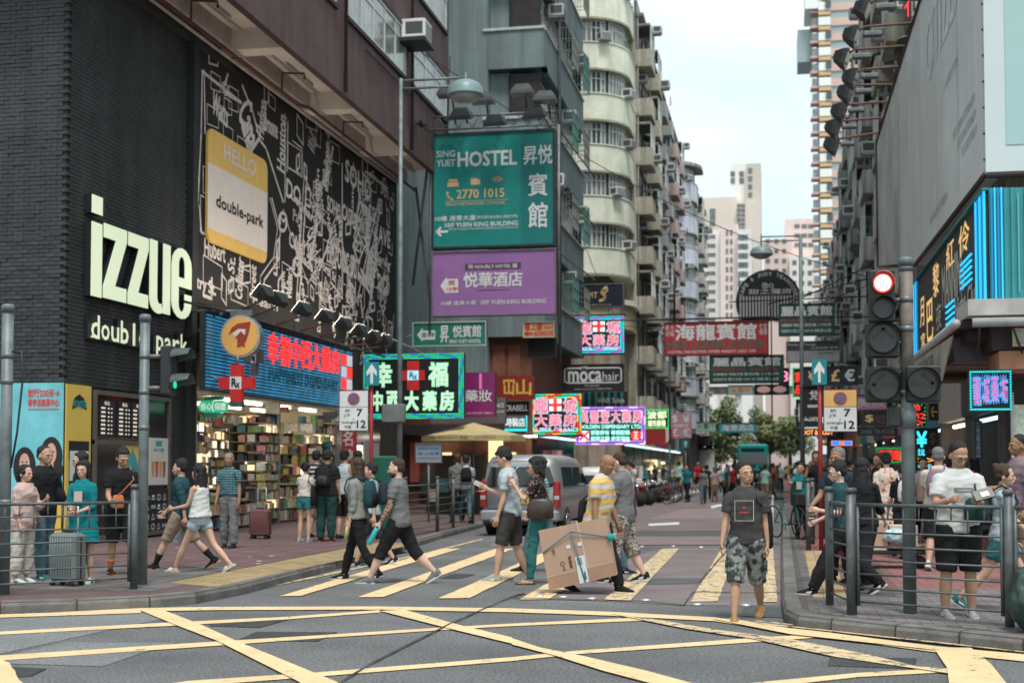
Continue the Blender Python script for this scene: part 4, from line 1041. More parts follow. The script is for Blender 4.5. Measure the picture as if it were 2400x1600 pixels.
for i in range(7):
 for j in range(4):
  a,b = .44 + i * .08,.06 + j * .07; k = (i + j) % 4
  if k == 0:
   for w_ in (.028,.018): P3.line(mb,[(a + w_ * math.cos(q * math.pi / 5),b + w_ * .8 * math.sin(q * math.pi / 5)) for q in range(10)],.012,.053 + w_ * .01,closed=True)
  elif k == 1: P3.line(mb,[(a - .02,b - .018),(a + .02,b - .018),(a,b + .024)],.014,.053,closed=True)
  elif k == 2: P3.text(mb,['TEA','JUICE','ICE','No.1'][rnd.randrange(4)],a - .03,b - .014,a + .03,b + .014,.053,.03)
  else: P3.rect(mb,a - .024,b - .016,a + .024,b - .008,.053); P3.rect(mb,a - .016,b + .0,a + .016,b + .018,.0535)
mb.build('emblem_print',wht_p,o)
# ---- mural
YM0,YM1 = atX(452,500,XA + .06).y,atX(925,600,XA + .06).y
mu = thing('mural','black and white street map mural on the wall above the pharmacy','mural',(XA,YM0,5.4))
ZM0,ZM1 = 5.35,11.35
PMU = Panel((XA + .02,YM0,ZM0),(0,YM1 - YM0,0),(0,0,ZM1 - ZM0)); LM,HM_ = YM1 - YM0,ZM1 - ZM0
mblack = mat('mural_black',(.011,.011,.011),.7,var=.25,scale=2)
for i in range(5):
 mb = MB(); PMU.slab(mb,i / 5 + .001,0,(i + 1) / 5 - .001,1,0,.05); mb.build('mural_panel',mblack,mu)
mwhite = mat('mural_white',(.62,.57,.54),.7,var=.22,scale=5)
def mp_(u,v):
 p = atX(u,v,XA + .07); return ((p.y - YM0) / LM,(p.z - ZM0) / HM_)
mb = MB(); lay = [0]
def ml(pts,w=.05):
 lay[0] += 1; PMU.line(mb,[mp_(*p) for p in pts],w,.053 + .0004 * (lay[0] % 9))
def zc(x,y): return (400 + x / 2.24,y / 2.24)
rnd = random.Random(12)
polyl = [[(165,370),(160,690),(135,1220)],[(175,370),(180,700)],[(170,380),(370,540)],[(300,390),(270,480),(370,540)],[(375,450),(430,590),(470,740),(500,780),(590,1060)],[(150,1080),(160,1220),(210,1240)],[(520,1040),(560,1200),(540,1350),(470,1450),(465,1568)],[(530,1040),(575,1220),(555,1380),(490,1470),(490,1568)],[(590,1100),(640,1260),(720,1490),(860,1250)],[(600,600),(600,1060)],[(615,640),(610,900)],[(700,930),(660,1568)],[(715,930),(675,1568)],[(700,920),(790,1150),(700,1300)],[(850,1200),(780,1420)],[(1000,1100),(960,1250)],[(1110,1050),(1000,1568)],[(1090,1060),(980,1568)],[(1130,1060),(1150,1300)],[(900,860),(900,1568)],[(1020,900),(1140,990)],[(640,740),(690,780),(690,930),(620,880)],[(840,1480),(900,1568)]]
for p in polyl: ml([zc(*q) for q in p],rnd.choice((.04,.06,.08)))
for cx,cy,w,h in ((235,430,50,80),(220,610,60,90),(300,700,50,70),(375,760,50,60),(330,520,50,110),(300,560,40,70),(190,950,40,130),(220,1430,100,120),(360,1530,90,100),(390,1350,50,120),(180,1130,50,180),(650,830,70,120),(745,1130,80,130),(830,1330,60,110),(770,1430,50,110),(930,1430,50,130),(1060,1150,40,120),(1090,1450,50,120),(740,620,60,100),(860,800,50,90),(1060,960,40,80),(610,1450,50,120),(700,1500,40,90)):
 c = [(cx - w / 2,cy - h / 2 - .33 * w),(cx + w / 2,cy - h / 2 + .33 * w),(cx + w / 2,cy + h / 2 + .33 * w),(cx - w / 2,cy + h / 2 - .1 * w)]
 c = [zc(*q) for q in c]; ml(c + [c[0]],.028)
for (cx,cy) in ((588,1165),(662,1400),(1125,1500)):
 for rr in (24,20): ml([zc(cx + rr * math.cos(i * .628),cy + 2.2 * rr * math.sin(i * .628)) for i in range(11)],.05)
ml([zc(955,1290),zc(985,1220),zc(1015,1300),zc(985,1380),zc(955,1290)],.09)
rn = random.Random(8); fill = []
for i in range(105):
 ca,cb = rn.uniform(.02,.98),rn.uniform(.02,.95); w_,h_ = rn.uniform(.012,.035),rn.uniform(.04,.10); sk = rn.uniform(-.3,.5) * h_
 if .04 < ca < .45 and .30 < cb < .92 and ca < .40: continue
 q = [(ca,cb),(ca + w_,cb + sk),(ca + w_,cb + h_ + sk),(ca,cb + h_)]; lay[0] += 1
 PMU.line(mb,q if i % 3 else q[:3],rn.choice((.03,.05,.08)),.053 + .0004 * (lay[0] % 9),closed=bool(i % 3))
mb.build('map_lines',mwhite,mu)
mb = MB(); ns_ = ['Crosby St','Bond St','Duane St','Reade','Vestry St','Desbrosses','Mulberry','White St','Franklin','Leonard','Worth St','Lafayette','NOLITA','TRIBECA','Varick St','Sullivan']
for i in range(44):
 ca,cb = rn.uniform(.42,.96),rn.uniform(.05,.92); ll = rn.uniform(.06,.13); PMU.text(mb,ns_[i % 16],ca - ll / 2,cb - .022,ca + ll / 2,cb + .022,.0565 + .0002 * (i % 7),rn.choice((.03,.045,.06)),rot=rn.choice((-1.1,-.2,1.2,1.2,1.5)))
mb.build('street_names',mwhite,mu)
mb = MB(); wl_ = [('Watts',218,500,300,650,-.5,1),('Canal',370,540,450,780,-.9,1),('St',270,410,300,500,.9,0),('Hudson',455,520,495,720,1.35,1),('Broome',490,600,560,720,0,1),('Hubert',175,1260,285,1370,0,1),('Beach',430,1560,560,1620,0,1),('stry St.',120,1450,235,1560,-.15,1),('Street',415,1390,445,1568,1.5,1),('Collister',340,1350,378,1568,1.45,1),('St.',300,1340,335,1430,1.4,1),('SOHO',915,880,1050,1020,-.2,1),('Prince St',985,1050,1075,1150,-.2,1),('SOHO',820,1040,890,1140,-.2,1),('CAST-IRON',900,1100,1010,1200,-.2,1),('HISTORIC DIST',820,1300,990,1440,-.15,1),('Broome',760,960,815,1140,-1.2,0),('Grand',720,1190,780,1340,-1.1,0),('Street',830,1160,890,1300,-1.0,0),('Canal St',620,1240,740,1340,-.2,1),('M',570,1130,605,1195,0,1),('M',645,1360,680,1430,0,1),('22',968,1255,1003,1330,0,1),('West',735,1380,775,1500,1.2,0),('Wooster',785,1450,825,1600,1.2,0),('Greene',860,1440,895,1580,1.2,0),('Mercer',1000,1320,1070,1520,1.2,1),('Spring',1080,1340,1145,1410,-.2,1),('Houston',560,600,600,900,1.5,1),('DO',605,950,680,1070,-.2,1),('Laight',575,1420,600,1568,1.5,1),("Walker's",605,1400,635,1568,1.5,1),('AVE',1090,1190,1150,1300,0,1),('Wall',720,700,760,800,1.2,0),('22',1080,1440,1140,1540,-.2,1),('Church',920,1480,960,1600,1.2,1),('5th',1100,960,1140,1040,-.2,1),('Lispenard',1060,1240,1090,1420,1.45,1),('Park',640,1100,690,1180,0,0)]
for i,(s_,x0,y0,x1,y1,ro,bo) in enumerate(wl_):
 a = mp_(*zc(x0,(y0 + y1) / 2)); b = mp_(*zc(x1,(y0 + y1) / 2)); c = mp_(*zc((x0 + x1) / 2,y0)); d = mp_(*zc((x0 + x1) / 2,y1))
 ca,cb = (a[0] + b[0]) / 2,(c[1] + d[1]) / 2; W2,H2 = abs(b[0] - a[0]),abs(c[1] - d[1])
 if abs(ro) > .8:
  wl2 = H2 * HM_ / LM; hl2 = W2 * LM / HM_
  PMU.text(mb,s_,ca - wl2 / 2,cb - hl2 / 2,ca + wl2 / 2,cb + hl2 / 2,.058 + i * .0002,.02 * bo + .004,rot=ro)
 else: PMU.text(mb,s_,a[0],d[1] + H2 * .1,b[0],c[1] - H2 * .1,.058 + i * .0002,.025 * bo + .004,rot=ro * .3)
mb.build('street_names',mwhite,mu)
# hello label
PH_ = Panel(V3((XA + .16,atX(490,500,XA + .2).y,7.0)),(0,1,0),(0,0,1))
y0 = atX(490,500,XA + .2).y; y1 = atX(630,500,XA + .2).y; z0_ = (atX(499,583,XA + .2).z + atX(630,606,XA + .2).z) / 2; z1_ = (atX(489,317,XA + .2).z + atX(627,356,XA + .2).z) / 2
LP = Panel((XA + .10,y0,z0_),(0,y1 - y0,0),(0,0,z1_ - z0_))
def rrect(P,a0,b0,a1,b1,r,corners,e):
 """outline with rounded corners (r in metres)"""
 ru,rv = r / P.U.length,r / P.V.length; out = []
 for (ca,cb,s0),on in zip(((a1 - ru,b0 + rv,270),(a1 - ru,b1 - rv,0),(a0 + ru,b1 - rv,90),(a0 + ru,b0 + rv,180)),corners):
  if on: out += [P.p(ca + ru * math.cos(R(s0 + k * 18)),cb + rv * math.sin(R(s0 + k * 18)),e) for k in range(6)]
  else: out.append(P.p(ca + (ru if s0 in (270,0) else -ru),cb + (rv if s0 in (0,90) else -rv),e))
 return out
t = thing('name_label','giant yellow and white HELLO name sticker panel over the mural','sign',LP.p(.5,0))
yell = mat('label_yellow',(.72,.46,.13),.6,var=.06); labw = mat('label_white',(.70,.62,.57),.6,var=.05)
mb = MB(); mb.prism(rrect(LP,0,0,1,1,.28,(1,1,1,1),0),(.06,0,0)); mb.build('panel',yell,t)
mb = MB(); LP.rect(mb,0,.115,1,.69,.063); mb.build('white_band',labw,t)
mb = MB(); LP.text(mb,'HELLO',.24,.79,.78,.93,.066,.03); LP.text(mb,'my name is',.36,.725,.66,.765,.066,.01); mb.build('lettering',labw,t)
mb = MB(); LP.text(mb,'double-park',.13,.30,.92,.44,.067,.03); mb.build('lettering',mat('print_black',(.01,.01,.01),.7,var=0),t)
# ---- shop under the mural
XS = XA
YP0,YP1 = Y1A + .3,atX(780,1200,XA).y + .6
ph = thing('pharmacy_shop','brightly lit open pharmacy packed with boxed goods under the LED sign','shop',(XA,(YP0 + YP1) / 2,PH))
dk = mat('shop_dark_wall',(.06,.055,.05),.8,var=.2)
wfl = mat('shop_floor',(.3,.28,.25),.4)
mb = MB(); mb.box(XA - 5.2,XA - 5.0,YP0,YP1,PH,5.2); mb.box(XA - 5,XA,YP0 - .1,YP0,PH,5.2); mb.box(XA - 5,XA,YP1,YP1 + .1,PH,5.2); mb.build('wall',mat('shop_wall_cream',(.5,.45,.36),.8),ph)
mb = MB(); mb.box(XA - 5,XA,YP0,YP1,3.35,3.45); mb.build('ceiling',mat('shop_ceiling',(.5,.5,.47),.8),ph)
mb = MB(); mb.box(XA - 5,XA + .02,YP0,YP1,PH - .01,PH + .012); mb.build('floor',wfl,ph)
tube_l = glow('tube_light',(1.0,.86,.64),5)
for i in range(5):
 for j in range(3):
  y = lerp(YP0 + .9,YP1 - .9,i / 4); x = XA - .7 - j * 1.5; mb = MB(); mb.box(x - .06,x + .06,y - .6,y + .6,3.27,3.33); mb.build('tube_light',tube_l,ph)
pc = [mat('pack_%d' % i,c,.45,var=.3,scale=14) for i,c in enumerate([(.75,.70,.55),(.6,.45,.2),(.45,.12,.10),(.08,.25,.3),(.5,.5,.48),(.7,.3,.35),(.1,.1,.12),(.62,.55,.25),(.2,.35,.15),(.8,.8,.75)])]
litp = glow('glow_pack',(1,.72,.40),.75); litw = glow('glow_white',(1,.84,.62),1.0)  # packs glow by themselves: bright shop light put into their colour
pc_d = mat('pack_dark',(.06,.05,.05),.5,var=.3)
def shelfunit(parent,Y0,Y1,X0,X1,z0,z1,ns,seed,litf=0.0,face='x'):
 r = random.Random(seed); mb = MB()
 for k in range(ns + 1):
  z = lerp(z0,z1,k / ns); mb.box(X0,X1,Y0,Y1,z - .02,z)
 mb.box(X0,X0 + .03,Y0,Y1,z0,z1); u = mb.build('shelf_unit',mat('shelf_board',(.30,.25,.19),.7),parent)
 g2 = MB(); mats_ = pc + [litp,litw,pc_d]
 for k in range(ns * max(1,int((X1 - X0) / .27)) if X1 - X0 > .7 else ns):
  xs_ = X1 - .27 * (k // ns); k %= ns; z = lerp(z0,z1,k / ns); H = (z1 - z0) / ns - .03; y = Y0 + .02
  hot = r.random() < litf
  while y < Y1 - .05:
   w = r.uniform(.04,.13); h = H * r.uniform(.55,.98)
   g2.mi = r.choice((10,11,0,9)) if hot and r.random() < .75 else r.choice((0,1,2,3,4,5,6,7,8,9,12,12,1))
   g2.box(xs_ - r.uniform(.14,.25),xs_ - r.uniform(0,.05),y,min(y + w,Y1),z + .001,z + h); y += w + .008
 g2.build('boxed_goods',mats_,u,kind='stuff')
 return u
L_ = YP1 - YP0
shelfunit(ph,YP0,YP0 + L_ * .48,XA - 1.5,XA - .9,.5,3.0,11,1,.5)
shelfunit(ph,YP0,YP0 + L_ * .09,XA - .9,XA + .05,.3,2.9,11,2,.15)
shelfunit(ph,YP0 + L_ * .40,YP0 + L_ * .50,XA - .9,XA + .1,.3,3.0,11,12,.1)
shelfunit(ph,YP0 + L_ * .5,YP1,XA - 4.9,XA - 4.5,.4,3.0,12,3,.2)
shelfunit(ph,YP0 + L_ * .52,YP0 + L_ * .8,XA - 1.2,XA + .02,.2,1.15,3,4,.1)
shelfunit(ph,YP0 + L_ * .10,YP0 + L_ * .38,XA - .75,XA + .15,.2,1.1,3,5,.1)
shelfunit(ph,YP0 + L_ * .82,YP1,XA - 3.5,XA - .1,.2,2.9,9,6,.25)
for i in range(26):
 y = lerp(YP0 + .3,YP1 - .3,rnd.random()); z = rnd.uniform(2.2,3.1); mb = MB(); mb.box(XA - rnd.uniform(.0,.5),XA + .08,y,y + rnd.uniform(.1,.3),z,z + rnd.uniform(.12,.3)); mb.build('hanging_pack',rnd.choice(pc),ph)
for y_,w_ in ((YP0 - .02,.1),(YP1 - .08,.1),(YP0 + L_ * .495,.1)): mb = MB(); mb.box(XA - .3,XA + .1,y_,y_ + w_,PH,3.3); mb.build('steel_column',mat('column_steel',(.35,.36,.36),.35,metal=.6),ph)
# led banner
PL_ = Panel((XA + .85,atX(485,800,XA + .9).y,3.28),(0,atX(829,850,XA + .9).y - atX(485,800,XA + .9).y,0),(0,0,1.72))
led = thing('led_sign','long blue LED banner with red chinese pharmacy characters','LED sign',PL_.p(.5,0))
mb = MB(); PL_.slab(mb,0,0,1,1,-.12,0); mb.build('housing',steel_d,led)
mb = MB(); PL_.slab(mb,.005,.02,.995,.98,.001,.02); mb.build('led_panel',ledscreen('led_blue',(.012,.22,.40),(.004,.08,.20),13,.9),led)
redneon = glow('neon_red',(1.0,.03,.025),.75)
for i,chh in enumerate('幸福中西大藥房'):
 mb = MB(); a = .35 + i * .077; PL_.text(mb,chh,a,.50 + .01 * i,a + .066,.93,.035,.028); PL_.text(mb,chh,a,.50 + .01 * i,a + .066,.93,.045,.028); mb.build('character',redneon,led)
mb = MB(); PL_.text(mb,'HAPPINESS DISPENSARY',.36,.27,.87,.44,.03,.02); mb.build('lettering',mat('led_letter_dark',(.01,.06,.08),.5,var=0),led)
for i in range(2):
 for j in range(3):
  if (i + j) % 2 == 0:
   mb = MB(); PL_.rect(mb,.895 + i * .05,.32 + j * .2,.943 + i * .05,.50 + j * .2,.03); mb.build('red_block',redneon,led)
  else:
   mb = MB(); PL_.rect(mb,.895 + i * .05,.32 + j * .2,.943 + i * .05,.50 + j * .2,.03); mb.build('white_block',glow('led_dim_white',(.5,.5,.6),.5),led)
mb = MB(); PL_.slab(mb,.0,.985,1,1.02,.0,.05); mb.build('top_trim',steel_d,led)
mb = MB()
for k in range(9):
 y = PL_.p((k + .3) / 9,0).y; mb.tube([(XA,y,5.3),(XA + 1.0,y,5.05),(XA + .9,y,4.9)],.03,5)
mb.tube([(XA + 1.0,PL_.p(0,0).y,5.06),(XA + 1.0,PL_.p(1,0).y + 4,5.06)],.035,6); mb.build('brace',steel_d,led)
# floodlights along the foot of the mural
def floodlight(name,pos,aim,label,group,s=1.0,arm=None,lens=None):
 t = thing(name,label,'floodlight',pos,0,group)
 M = V3(aim).normalized().to_track_quat('-Y','Z').to_matrix(); p = V3(pos)
 mb = MB(); w,h = .22 * s,.12 * s
 r0 = [p + M @ V3(q) for q in ((-w * .6,.12 * s,-h * .5),(w * .6,.12 * s,-h * .5),(w * .6,.12 * s,h * .5),(-w * .6,.12 * s,h * .5))]
 r1 = [p + M @ V3(q) for q in ((-w,-.02 * s,-h),(w,-.02 * s,-h),(w,-.02 * s,h),(-w,-.02 * s,h))]
 r2 = [p + M @ V3(q) for q in ((-w * 1.08,-.10 * s,-h * 1.15),(w * 1.08,-.10 * s,-h * 1.15),(w * 1.08,-.10 * s,h * 1.15),(-w * 1.08,-.10 * s,h * 1.15))]
 mb.loft([r0,r1,r2],smooth=False); mb.build('lamp_housing',steel_d,t)
 mb = MB(); mb.poly([q + M @ V3((0,-.002,0)) for q in r2]); mb.build('lens',lens or mat('lens_glass',(.2,.22,.22),.1,var=0,spec=.8),t)
 if arm:
  mb = MB(); mb.tube([V3(a) for a in arm] ,.022 * s,6); mb.build('arm',mat('arm_rusty',(.12,.07,.05),.7,var=.3),t)
 return t
for k,(u,v,w) in enumerate(((620,690,'nearest the round orange sign'),(655,705,'second from the round orange sign'),(712,728,'third along the foot of the mural'),(765,745,'fourth along the foot of the mural'),(808,762,'fifth along the foot of the mural'),(845,778,'sixth along the foot of the mural'),(878,792,'seventh along the foot of the mural'),(905,800,'farthest along the foot of the mural'))):
 p = atX(u,v,XA + 1.7); floodlight('floodlight',p,(-1,.1,.9),'dark floodlight on a bracket, ' + w,'floodlights aimed up at the mural',1.25,[p,(p.x - .1,p.y,p.z - .15),(XA + 1.0,p.y,5.1)],lens=glow('flood_lens',(1,.86,.70),13))
# shops between the pharmacy and the side street
mb = MB(); mb.box(XA - .1,XA - .0,YP1 + .1,46,PH,5.3); w_ = mb.build('shop_wall',dk,bA)
t = thing('street_shop','small lit shop with counter and red banner past the pharmacy','shop front',(XA,YP1 + 2.6,PH))
y = YP1 + .5
mb = MB(); mb.box(XA,XA + .06,y,y + 3.6,PH,3.0); mb.build('dark_window',mat('shop_window_dark',(.012,.013,.014),.12,var=.2,spec=.7),t)
for i,(a,b,z0,z1,m) in enumerate(((.3,1.5,1.5,2.3,litw),(1.8,3.2,1.1,1.5,litp),(1.7,3.3,1.7,2.4,pc[4]),(.2,1.5,.4,1.2,pc[1]))):
 mb = MB(); mb.box(XA + .061,XA + .12,y + a,y + b,z0,z1); mb.build('display',m,t)
mb = MB(); mb.box(XA + .07,XA + .5,y - .55,y - .35,.4,2.9); o = mb.build('red_banner',mat('banner_red',(.45,.03,.05),.6),t)
Pb = Panel((XA + .07,y - .56,.4),(.43,0,0),(0,0,2.5)); mb = MB()
for i,c in enumerate('名牌化妝'): Pb.text(mb,c,.15,.74 - i * .22,.85,.92 - i * .22,.005,.02)
mb.build('lettering',wht_p,o)
# ---- generic crowded tenement fronts
conc = [mat('tenement_%d' % i,c,.9,var=.28,scale=1.1,bump=.3,bscale=25,fine=.1,streak=.4) for i,c in enumerate([(.46,.43,.35),(.36,.37,.36),(.42,.33,.32),(.46,.44,.36),(.30,.33,.31),(.48,.46,.44),(.34,.28,.22)])]
slab_c = mat('slab_concrete',(.27,.27,.26),.9,streak=.35,var=.35,scale=1.5,fine=.1)
cage_m = mat('cage_metal',(.20,.22,.21),.6,metal=.2,var=.3)
grn_m = mat('cage_green',(.08,.2,.18),.6,var=.2)
cloths = [cl('laundry_%d' % i,c) for i,c in enumerate([(.5,.52,.55),(.1,.2,.3),(.4,.12,.1),(.02,.02,.03),(.45,.4,.3),(.15,.4,.4)])]
def shared(fn,*a):
 o = fn(*a); me = o.data; bpy.data.objects.remove(o); return me
def winunit(w,h,nm,fm,gm):
 mb = MB(); t = .055
 mb.box(0,.06,-w / 2,w / 2,0,t); mb.box(0,.06,-w / 2,w / 2,h - t,h)
 for i in range(nm + 1):
  y = lerp(-w / 2 + t / 2,w / 2 - t / 2,i / nm); mb.box(0,.055,y - t / 2,y + t / 2,t,h - t)
 mb.box(0,.05,-w / 2,w / 2,h * .68,h * .68 + .04); return mb.build('window',[fm],None,local=True)
def paneunit(w,h): mb = MB(); mb.add([(.02,-w / 2 + .03,.05),(.02,w / 2 - .03,.05),(.02,w / 2 - .03,h - .05),(.02,-w / 2 + .03,h - .05)],[(0,1,2,3)]); return mb
WU = {}
def winset(w,h,nm,k):
 key = (w,h,nm,k)
 if key not in WU:
  a = shared(winunit,w,h,nm,whitef if k != 2 else steel_g,None)
  b = shared(lambda: paneunit(w,h).build('pane',glass_c if k == 1 else glass,None,local=True)); WU[key] = (a,b)
 return WU[key]
def cageunit(w,h,d):
 mb = MB(); n = int(w / .18)
 for i in range(n + 1):
  y = -w / 2 + w * i / n; mb.box(d - .012,d + .012,y - .01,y + .01,0,h)
 for i in range(4):
  z = h * i / 3; mb.box(d - .014,d + .014,-w / 2,w / 2,z - .012,z + .012); mb.box(0,d,-w / 2 - .012,-w / 2 + .012,z - .012,z + .012); mb.box(0,d,w / 2 - .012,w / 2 + .012,z - .012,z + .012)
 for i in range(4):
  x = d * i / 4; mb.box(x - .01,x + .01,-w / 2 - .01,-w / 2 + .01,0,h)
 return mb
CAGES = [shared(lambda: cageunit(1.9,1.5,.55).build('window_cage',m,None,local=True)) for m in (cage_m,grn_m)]
def balc(w,h,d,m):
 mb = MB(); mb.box(0,d,-w / 2,w / 2,-.14,0); mb.box(d - .08,d,-w / 2,w / 2,0,h); mb.box(0,d - .08,-w / 2,-w / 2 + .08,0,h); mb.box(0,d - .08,w / 2 - .08,w / 2,0,h)
 return mb.build('balcony',m,None,local=True)
BAL = {}
def tenement(name,label,X,Y0,Y1,floors,fh,zb,seed,wm,dirx=1,depth_=12,bay=3.1,prot=.85,roof=True,base=True,group=None):
 r = random.Random(seed); b = thing(name,label,'building',(X,(Y0 + Y1) / 2,PH),0,group); Mi = ROOT[b.name]; s = dirx; rz = 0 if s > 0 else math.pi
 H = zb + floors * fh
 mb = MB(); mb.box(X,X - s * depth_,Y0 + .01,Y1 - .01,zb,H); mb.build('wall',wm,b)
 nb = max(1,round((Y1 - Y0) / bay)); bw = (Y1 - Y0) / nb
 if base:
  mb = MB(); mb.box(X - s * .2,X - s * depth_,Y0,Y1,PH,zb); mb.build('ground_floor',dk,b)
 if bw not in BAL or True:
  bme = shared(balc,bw - .12,.95,prot,wm)
 for f in range(floors):
  z = zb + f * fh
  mb = MB(); mb.box(X - s * .02,X + s * .16,Y0,Y1,z - .1,z + .06); mb.build('floor_band',slab_c,b)
  for k in range(nb):
   y = Y0 + (k + .5) * bw; t = r.random(); W = bw - .9
   hasb = (k + seed) % 2 == 0
   px = X
   if hasb:
    link_copy(bme,'balcony',b,Mi @ V3((X,y,z + .05)),rz)
    if t < .6:       # enclosed balcony
     px = X + s * (prot - .09); wf,wp = winset(round(bw - .3,1),1.45,4,r.choice((0,1)))
     o = link_copy(wf,'window',b,Mi @ V3((px,y,z + 1.02)),rz); link_copy(wp,'pane',o)
     mb = MB(); mb.box(X,px,y - bw / 2 + .08,y + bw / 2 - .08,z + 2.48,z + 2.62); mb.build('balcony_roof',slab_c,b)
    else:
     wf,wp = winset(1.5,1.9,2,2); o = link_copy(wf,'window',b,Mi @ V3((X + s * .005,y,z + .5)),rz); link_copy(wp,'pane',o)
     if r.random() < .6:
      for q in range(r.randint(2,4)):
       mb = MB(); yy_ = y - .8 + q * .42; hh = r.uniform(.5,.9); xx = X + s * (prot + .25)
       mb.add([(xx,yy_,z + 1.5 - hh),(xx + .02,yy_ + .32,z + 1.5 - hh * .95),(xx,yy_ + .32,z + 1.55),(xx,yy_,z + 1.55)],[(0,1,2,3)]); mb.prism(mb.v[:4],(.015,0,0)); mb.build('laundry',r.choice(cloths),b)
   else:
    wf,wp = winset(1.7,1.45,3,r.choice((0,1,2))); o = link_copy(wf,'window',b,Mi @ V3((X + s * .005,y,z + .95)),rz); link_copy(wp,'pane',o)
    if r.random() < .5: link_copy(CAGES[0 if r.random() < .7 else 1],'window_cage',b,Mi @ V3((X,y,z + .9)),rz)
    else:
     mb = MB(); mb.add([(X,y - 1,z + 2.6),(X + s * .6,y - 1,z + 2.42),(X + s * .6,y + 1,z + 2.42),(X,y + 1,z + 2.6)],[(0,1,2,3)]); mb.prism(mb.v[:4],(0,0,.03)); mb.build('window_hood',r.choice((slab_c,steel_g,grn_m)),b)
   if r.random() < .75: ac(b,px if hasb else X,y + r.uniform(-.3,.3) + (.0 if hasb else .9 * r.choice((-1,1))),z + r.choice((.35,2.35 if hasb else .3)),s,r.uniform(.95,1.2))
 for k in range(nb):
  y = Y0 + k * bw + .1; mb = MB(); mb.tube([(X + s * .12,y,zb - 1),(X + s * .12,y,H)],.06,6); mb.build('drain_pipe',r.choice((slab_c,steel_g,redpipe)),b)
 if roof:
  mb = MB(); mb.box(X + s * .5,X - s * depth_,Y0,Y1,H,H + .18); mb.build('roof_slab',slab_c,b)
  mb = MB(); mb.box(X + s * .1,X - s * .1,Y0,Y1,H + .18,H + 1.0); mb.build('parapet',wm,b)
  for k in range(3):
   y = r.uniform(Y0,Y1); x = X - s * r.uniform(.3,2); mb = MB(); h = r.uniform(1.5,3); mb.tube([(x,y,H),(x,y,H + h)],.03,5)
   for q in range(4): mb.tube([(x,y - .5 + .08 * q,H + h - .2 * q),(x,y + .5 - .08 * q,H + h - .2 * q)],.015,4)
   mb.build('antenna',steel_d,b)
  mb = MB(); y = r.uniform(Y0 + 2,Y1 - 2); mb.bbox((X - s * 4,y,H + 1.5),(3,3,2.6),.1); mb.build('roof_hut',wm,b)
 return b
# ---- teal building beyond the side street
XB,YB0,YB1 = -9.0,53.2,64.5
teal = mat('teal_render',(.18,.235,.242),.85,streak=.22,var=.14,scale=.6,bump=.2,fine=.05); teal_d = mat('teal_dark_render',(.10,.15,.16),.85,var=.15,scale=1)
bB = thing('teal_building','blue grey rendered building with deep corner windows behind the hostel billboard','building',(XB,(YB0 + YB1) / 2,PH))
mb = MB(); mb.box(-40,XB - .9,YB0 + .9,YB1,4.8,40); mb.build('wall',teal,bB)
mb = MB(); mb.box(-40,XB - 2.3,YB0,YB0 + .9,4.8,40); mb.build('wall',teal,bB)
fhB = 3.6
for k in range(8):
 z = 6.8 + k * fhB            # band of each floor wraps the corner
 mb = MB(); mb.box(XB - 2.31,XB,YB0,YB0 + .18,z,z + 1.55); mb.box(XB - .18,XB,YB0 + .18,YB1,z,z + 1.55); mb.build('parapet',teal,bB)
 mb = MB(); mb.box(XB - 2.31,XB,YB0 + .18,YB0 + .9,z,z + .15); mb.box(XB - .9,XB - .18,YB0 + .9,YB1,z,z + .15); mb.build('balcony_floor',teal_d,bB)
 mb = MB(); mb.box(XB - 2.5,XB + .04,YB0 - .06,YB0 - .002,z + 1.55,z + 1.66); mb.box(XB + .0,XB + .06,YB0 + .18,YB1,z + 1.55,z + 1.62); mb.build('window_sill',mat('sill_pale',(.45,.5,.5),.8),bB)
 zz = z + 1.56
 mb = MB(); mb.box(XB - 2.28,XB - 1.5,YB0 + .45,YB0 + .6,zz,zz + 2.0); mb.build('pier',teal,bB)
 mb = MB(); mb.box(XB - 1.45,XB - .2,YB0 + .3,YB0 + .36,zz + .02,zz + 1.9); mb.build('window',steel_d,bB)
 mb = MB(); mb.box(XB - 1.4,XB - .26,YB0 + .27,YB0 + .298,zz + .08,zz + 1.84); mb.build('pane',mat('window_dark_brown',(.045,.04,.042),.3,var=.2),bB)
 for j in range(3):
  y0 = YB0 + .5 + j * 3.6; window(bB,XB - .5,y0,y0 + 3.3,zz,zz + 1.95,5,fm=whitef,gm=glass_c)
  if (j + k) % 2: ac(bB,XB - .3,y0 + 2.6,zz + 1.4,1,1.2)
  if j > 0: link_copy(CAGES[(j + k) % 2],'window_cage',bB,ROOT[bB.name] @ V3((XB - .1,y0 + 1.5,zz)),0)
for k in range(8):
 z = 6.8 + k * fhB; mb = MB(); mb.box(XB - 1.5,XB - .5,YB0 + 5.2,YB0 + 5.4,z + 1.5,z + 3.6); mb.build('pier',conc[0],bB)
rn = random.Random(31)
for i in range(12):
 x = -15 + i * .44; z0,z1 = rn.choice(((.5,1.3),(1.4,2.2),(.3,2.3),(1.0,2.6)))
 mb = MB(); mb.box(x,x + .38,YB0 + .22,YB0 + .39,z0,z1); mb.build('shop_display',[pc_d,pc[2],dk,pc[3],litp,pc[6]][i % 6],bB)
mb = MB(); mb.box(-15.2,XB - .7,YB0 - .2,YB0 + .39,2.9,3.3); mb.build('shop_canopy',pc_d,bB)
for x in (-13.5,-11.6,-10.2): mb = MB(); mb.box(x,x + .9,YB0 - .1,YB0 - .0,2.8,2.86); mb.build('tube_light',tube_l,bB)
mb = MB(); mb.tube([(XB + .15,YB0 + 3,6),(XB + .15,YB0 + 3,38)],.07,6); mb.build('drain_pipe',steel_g,bB)
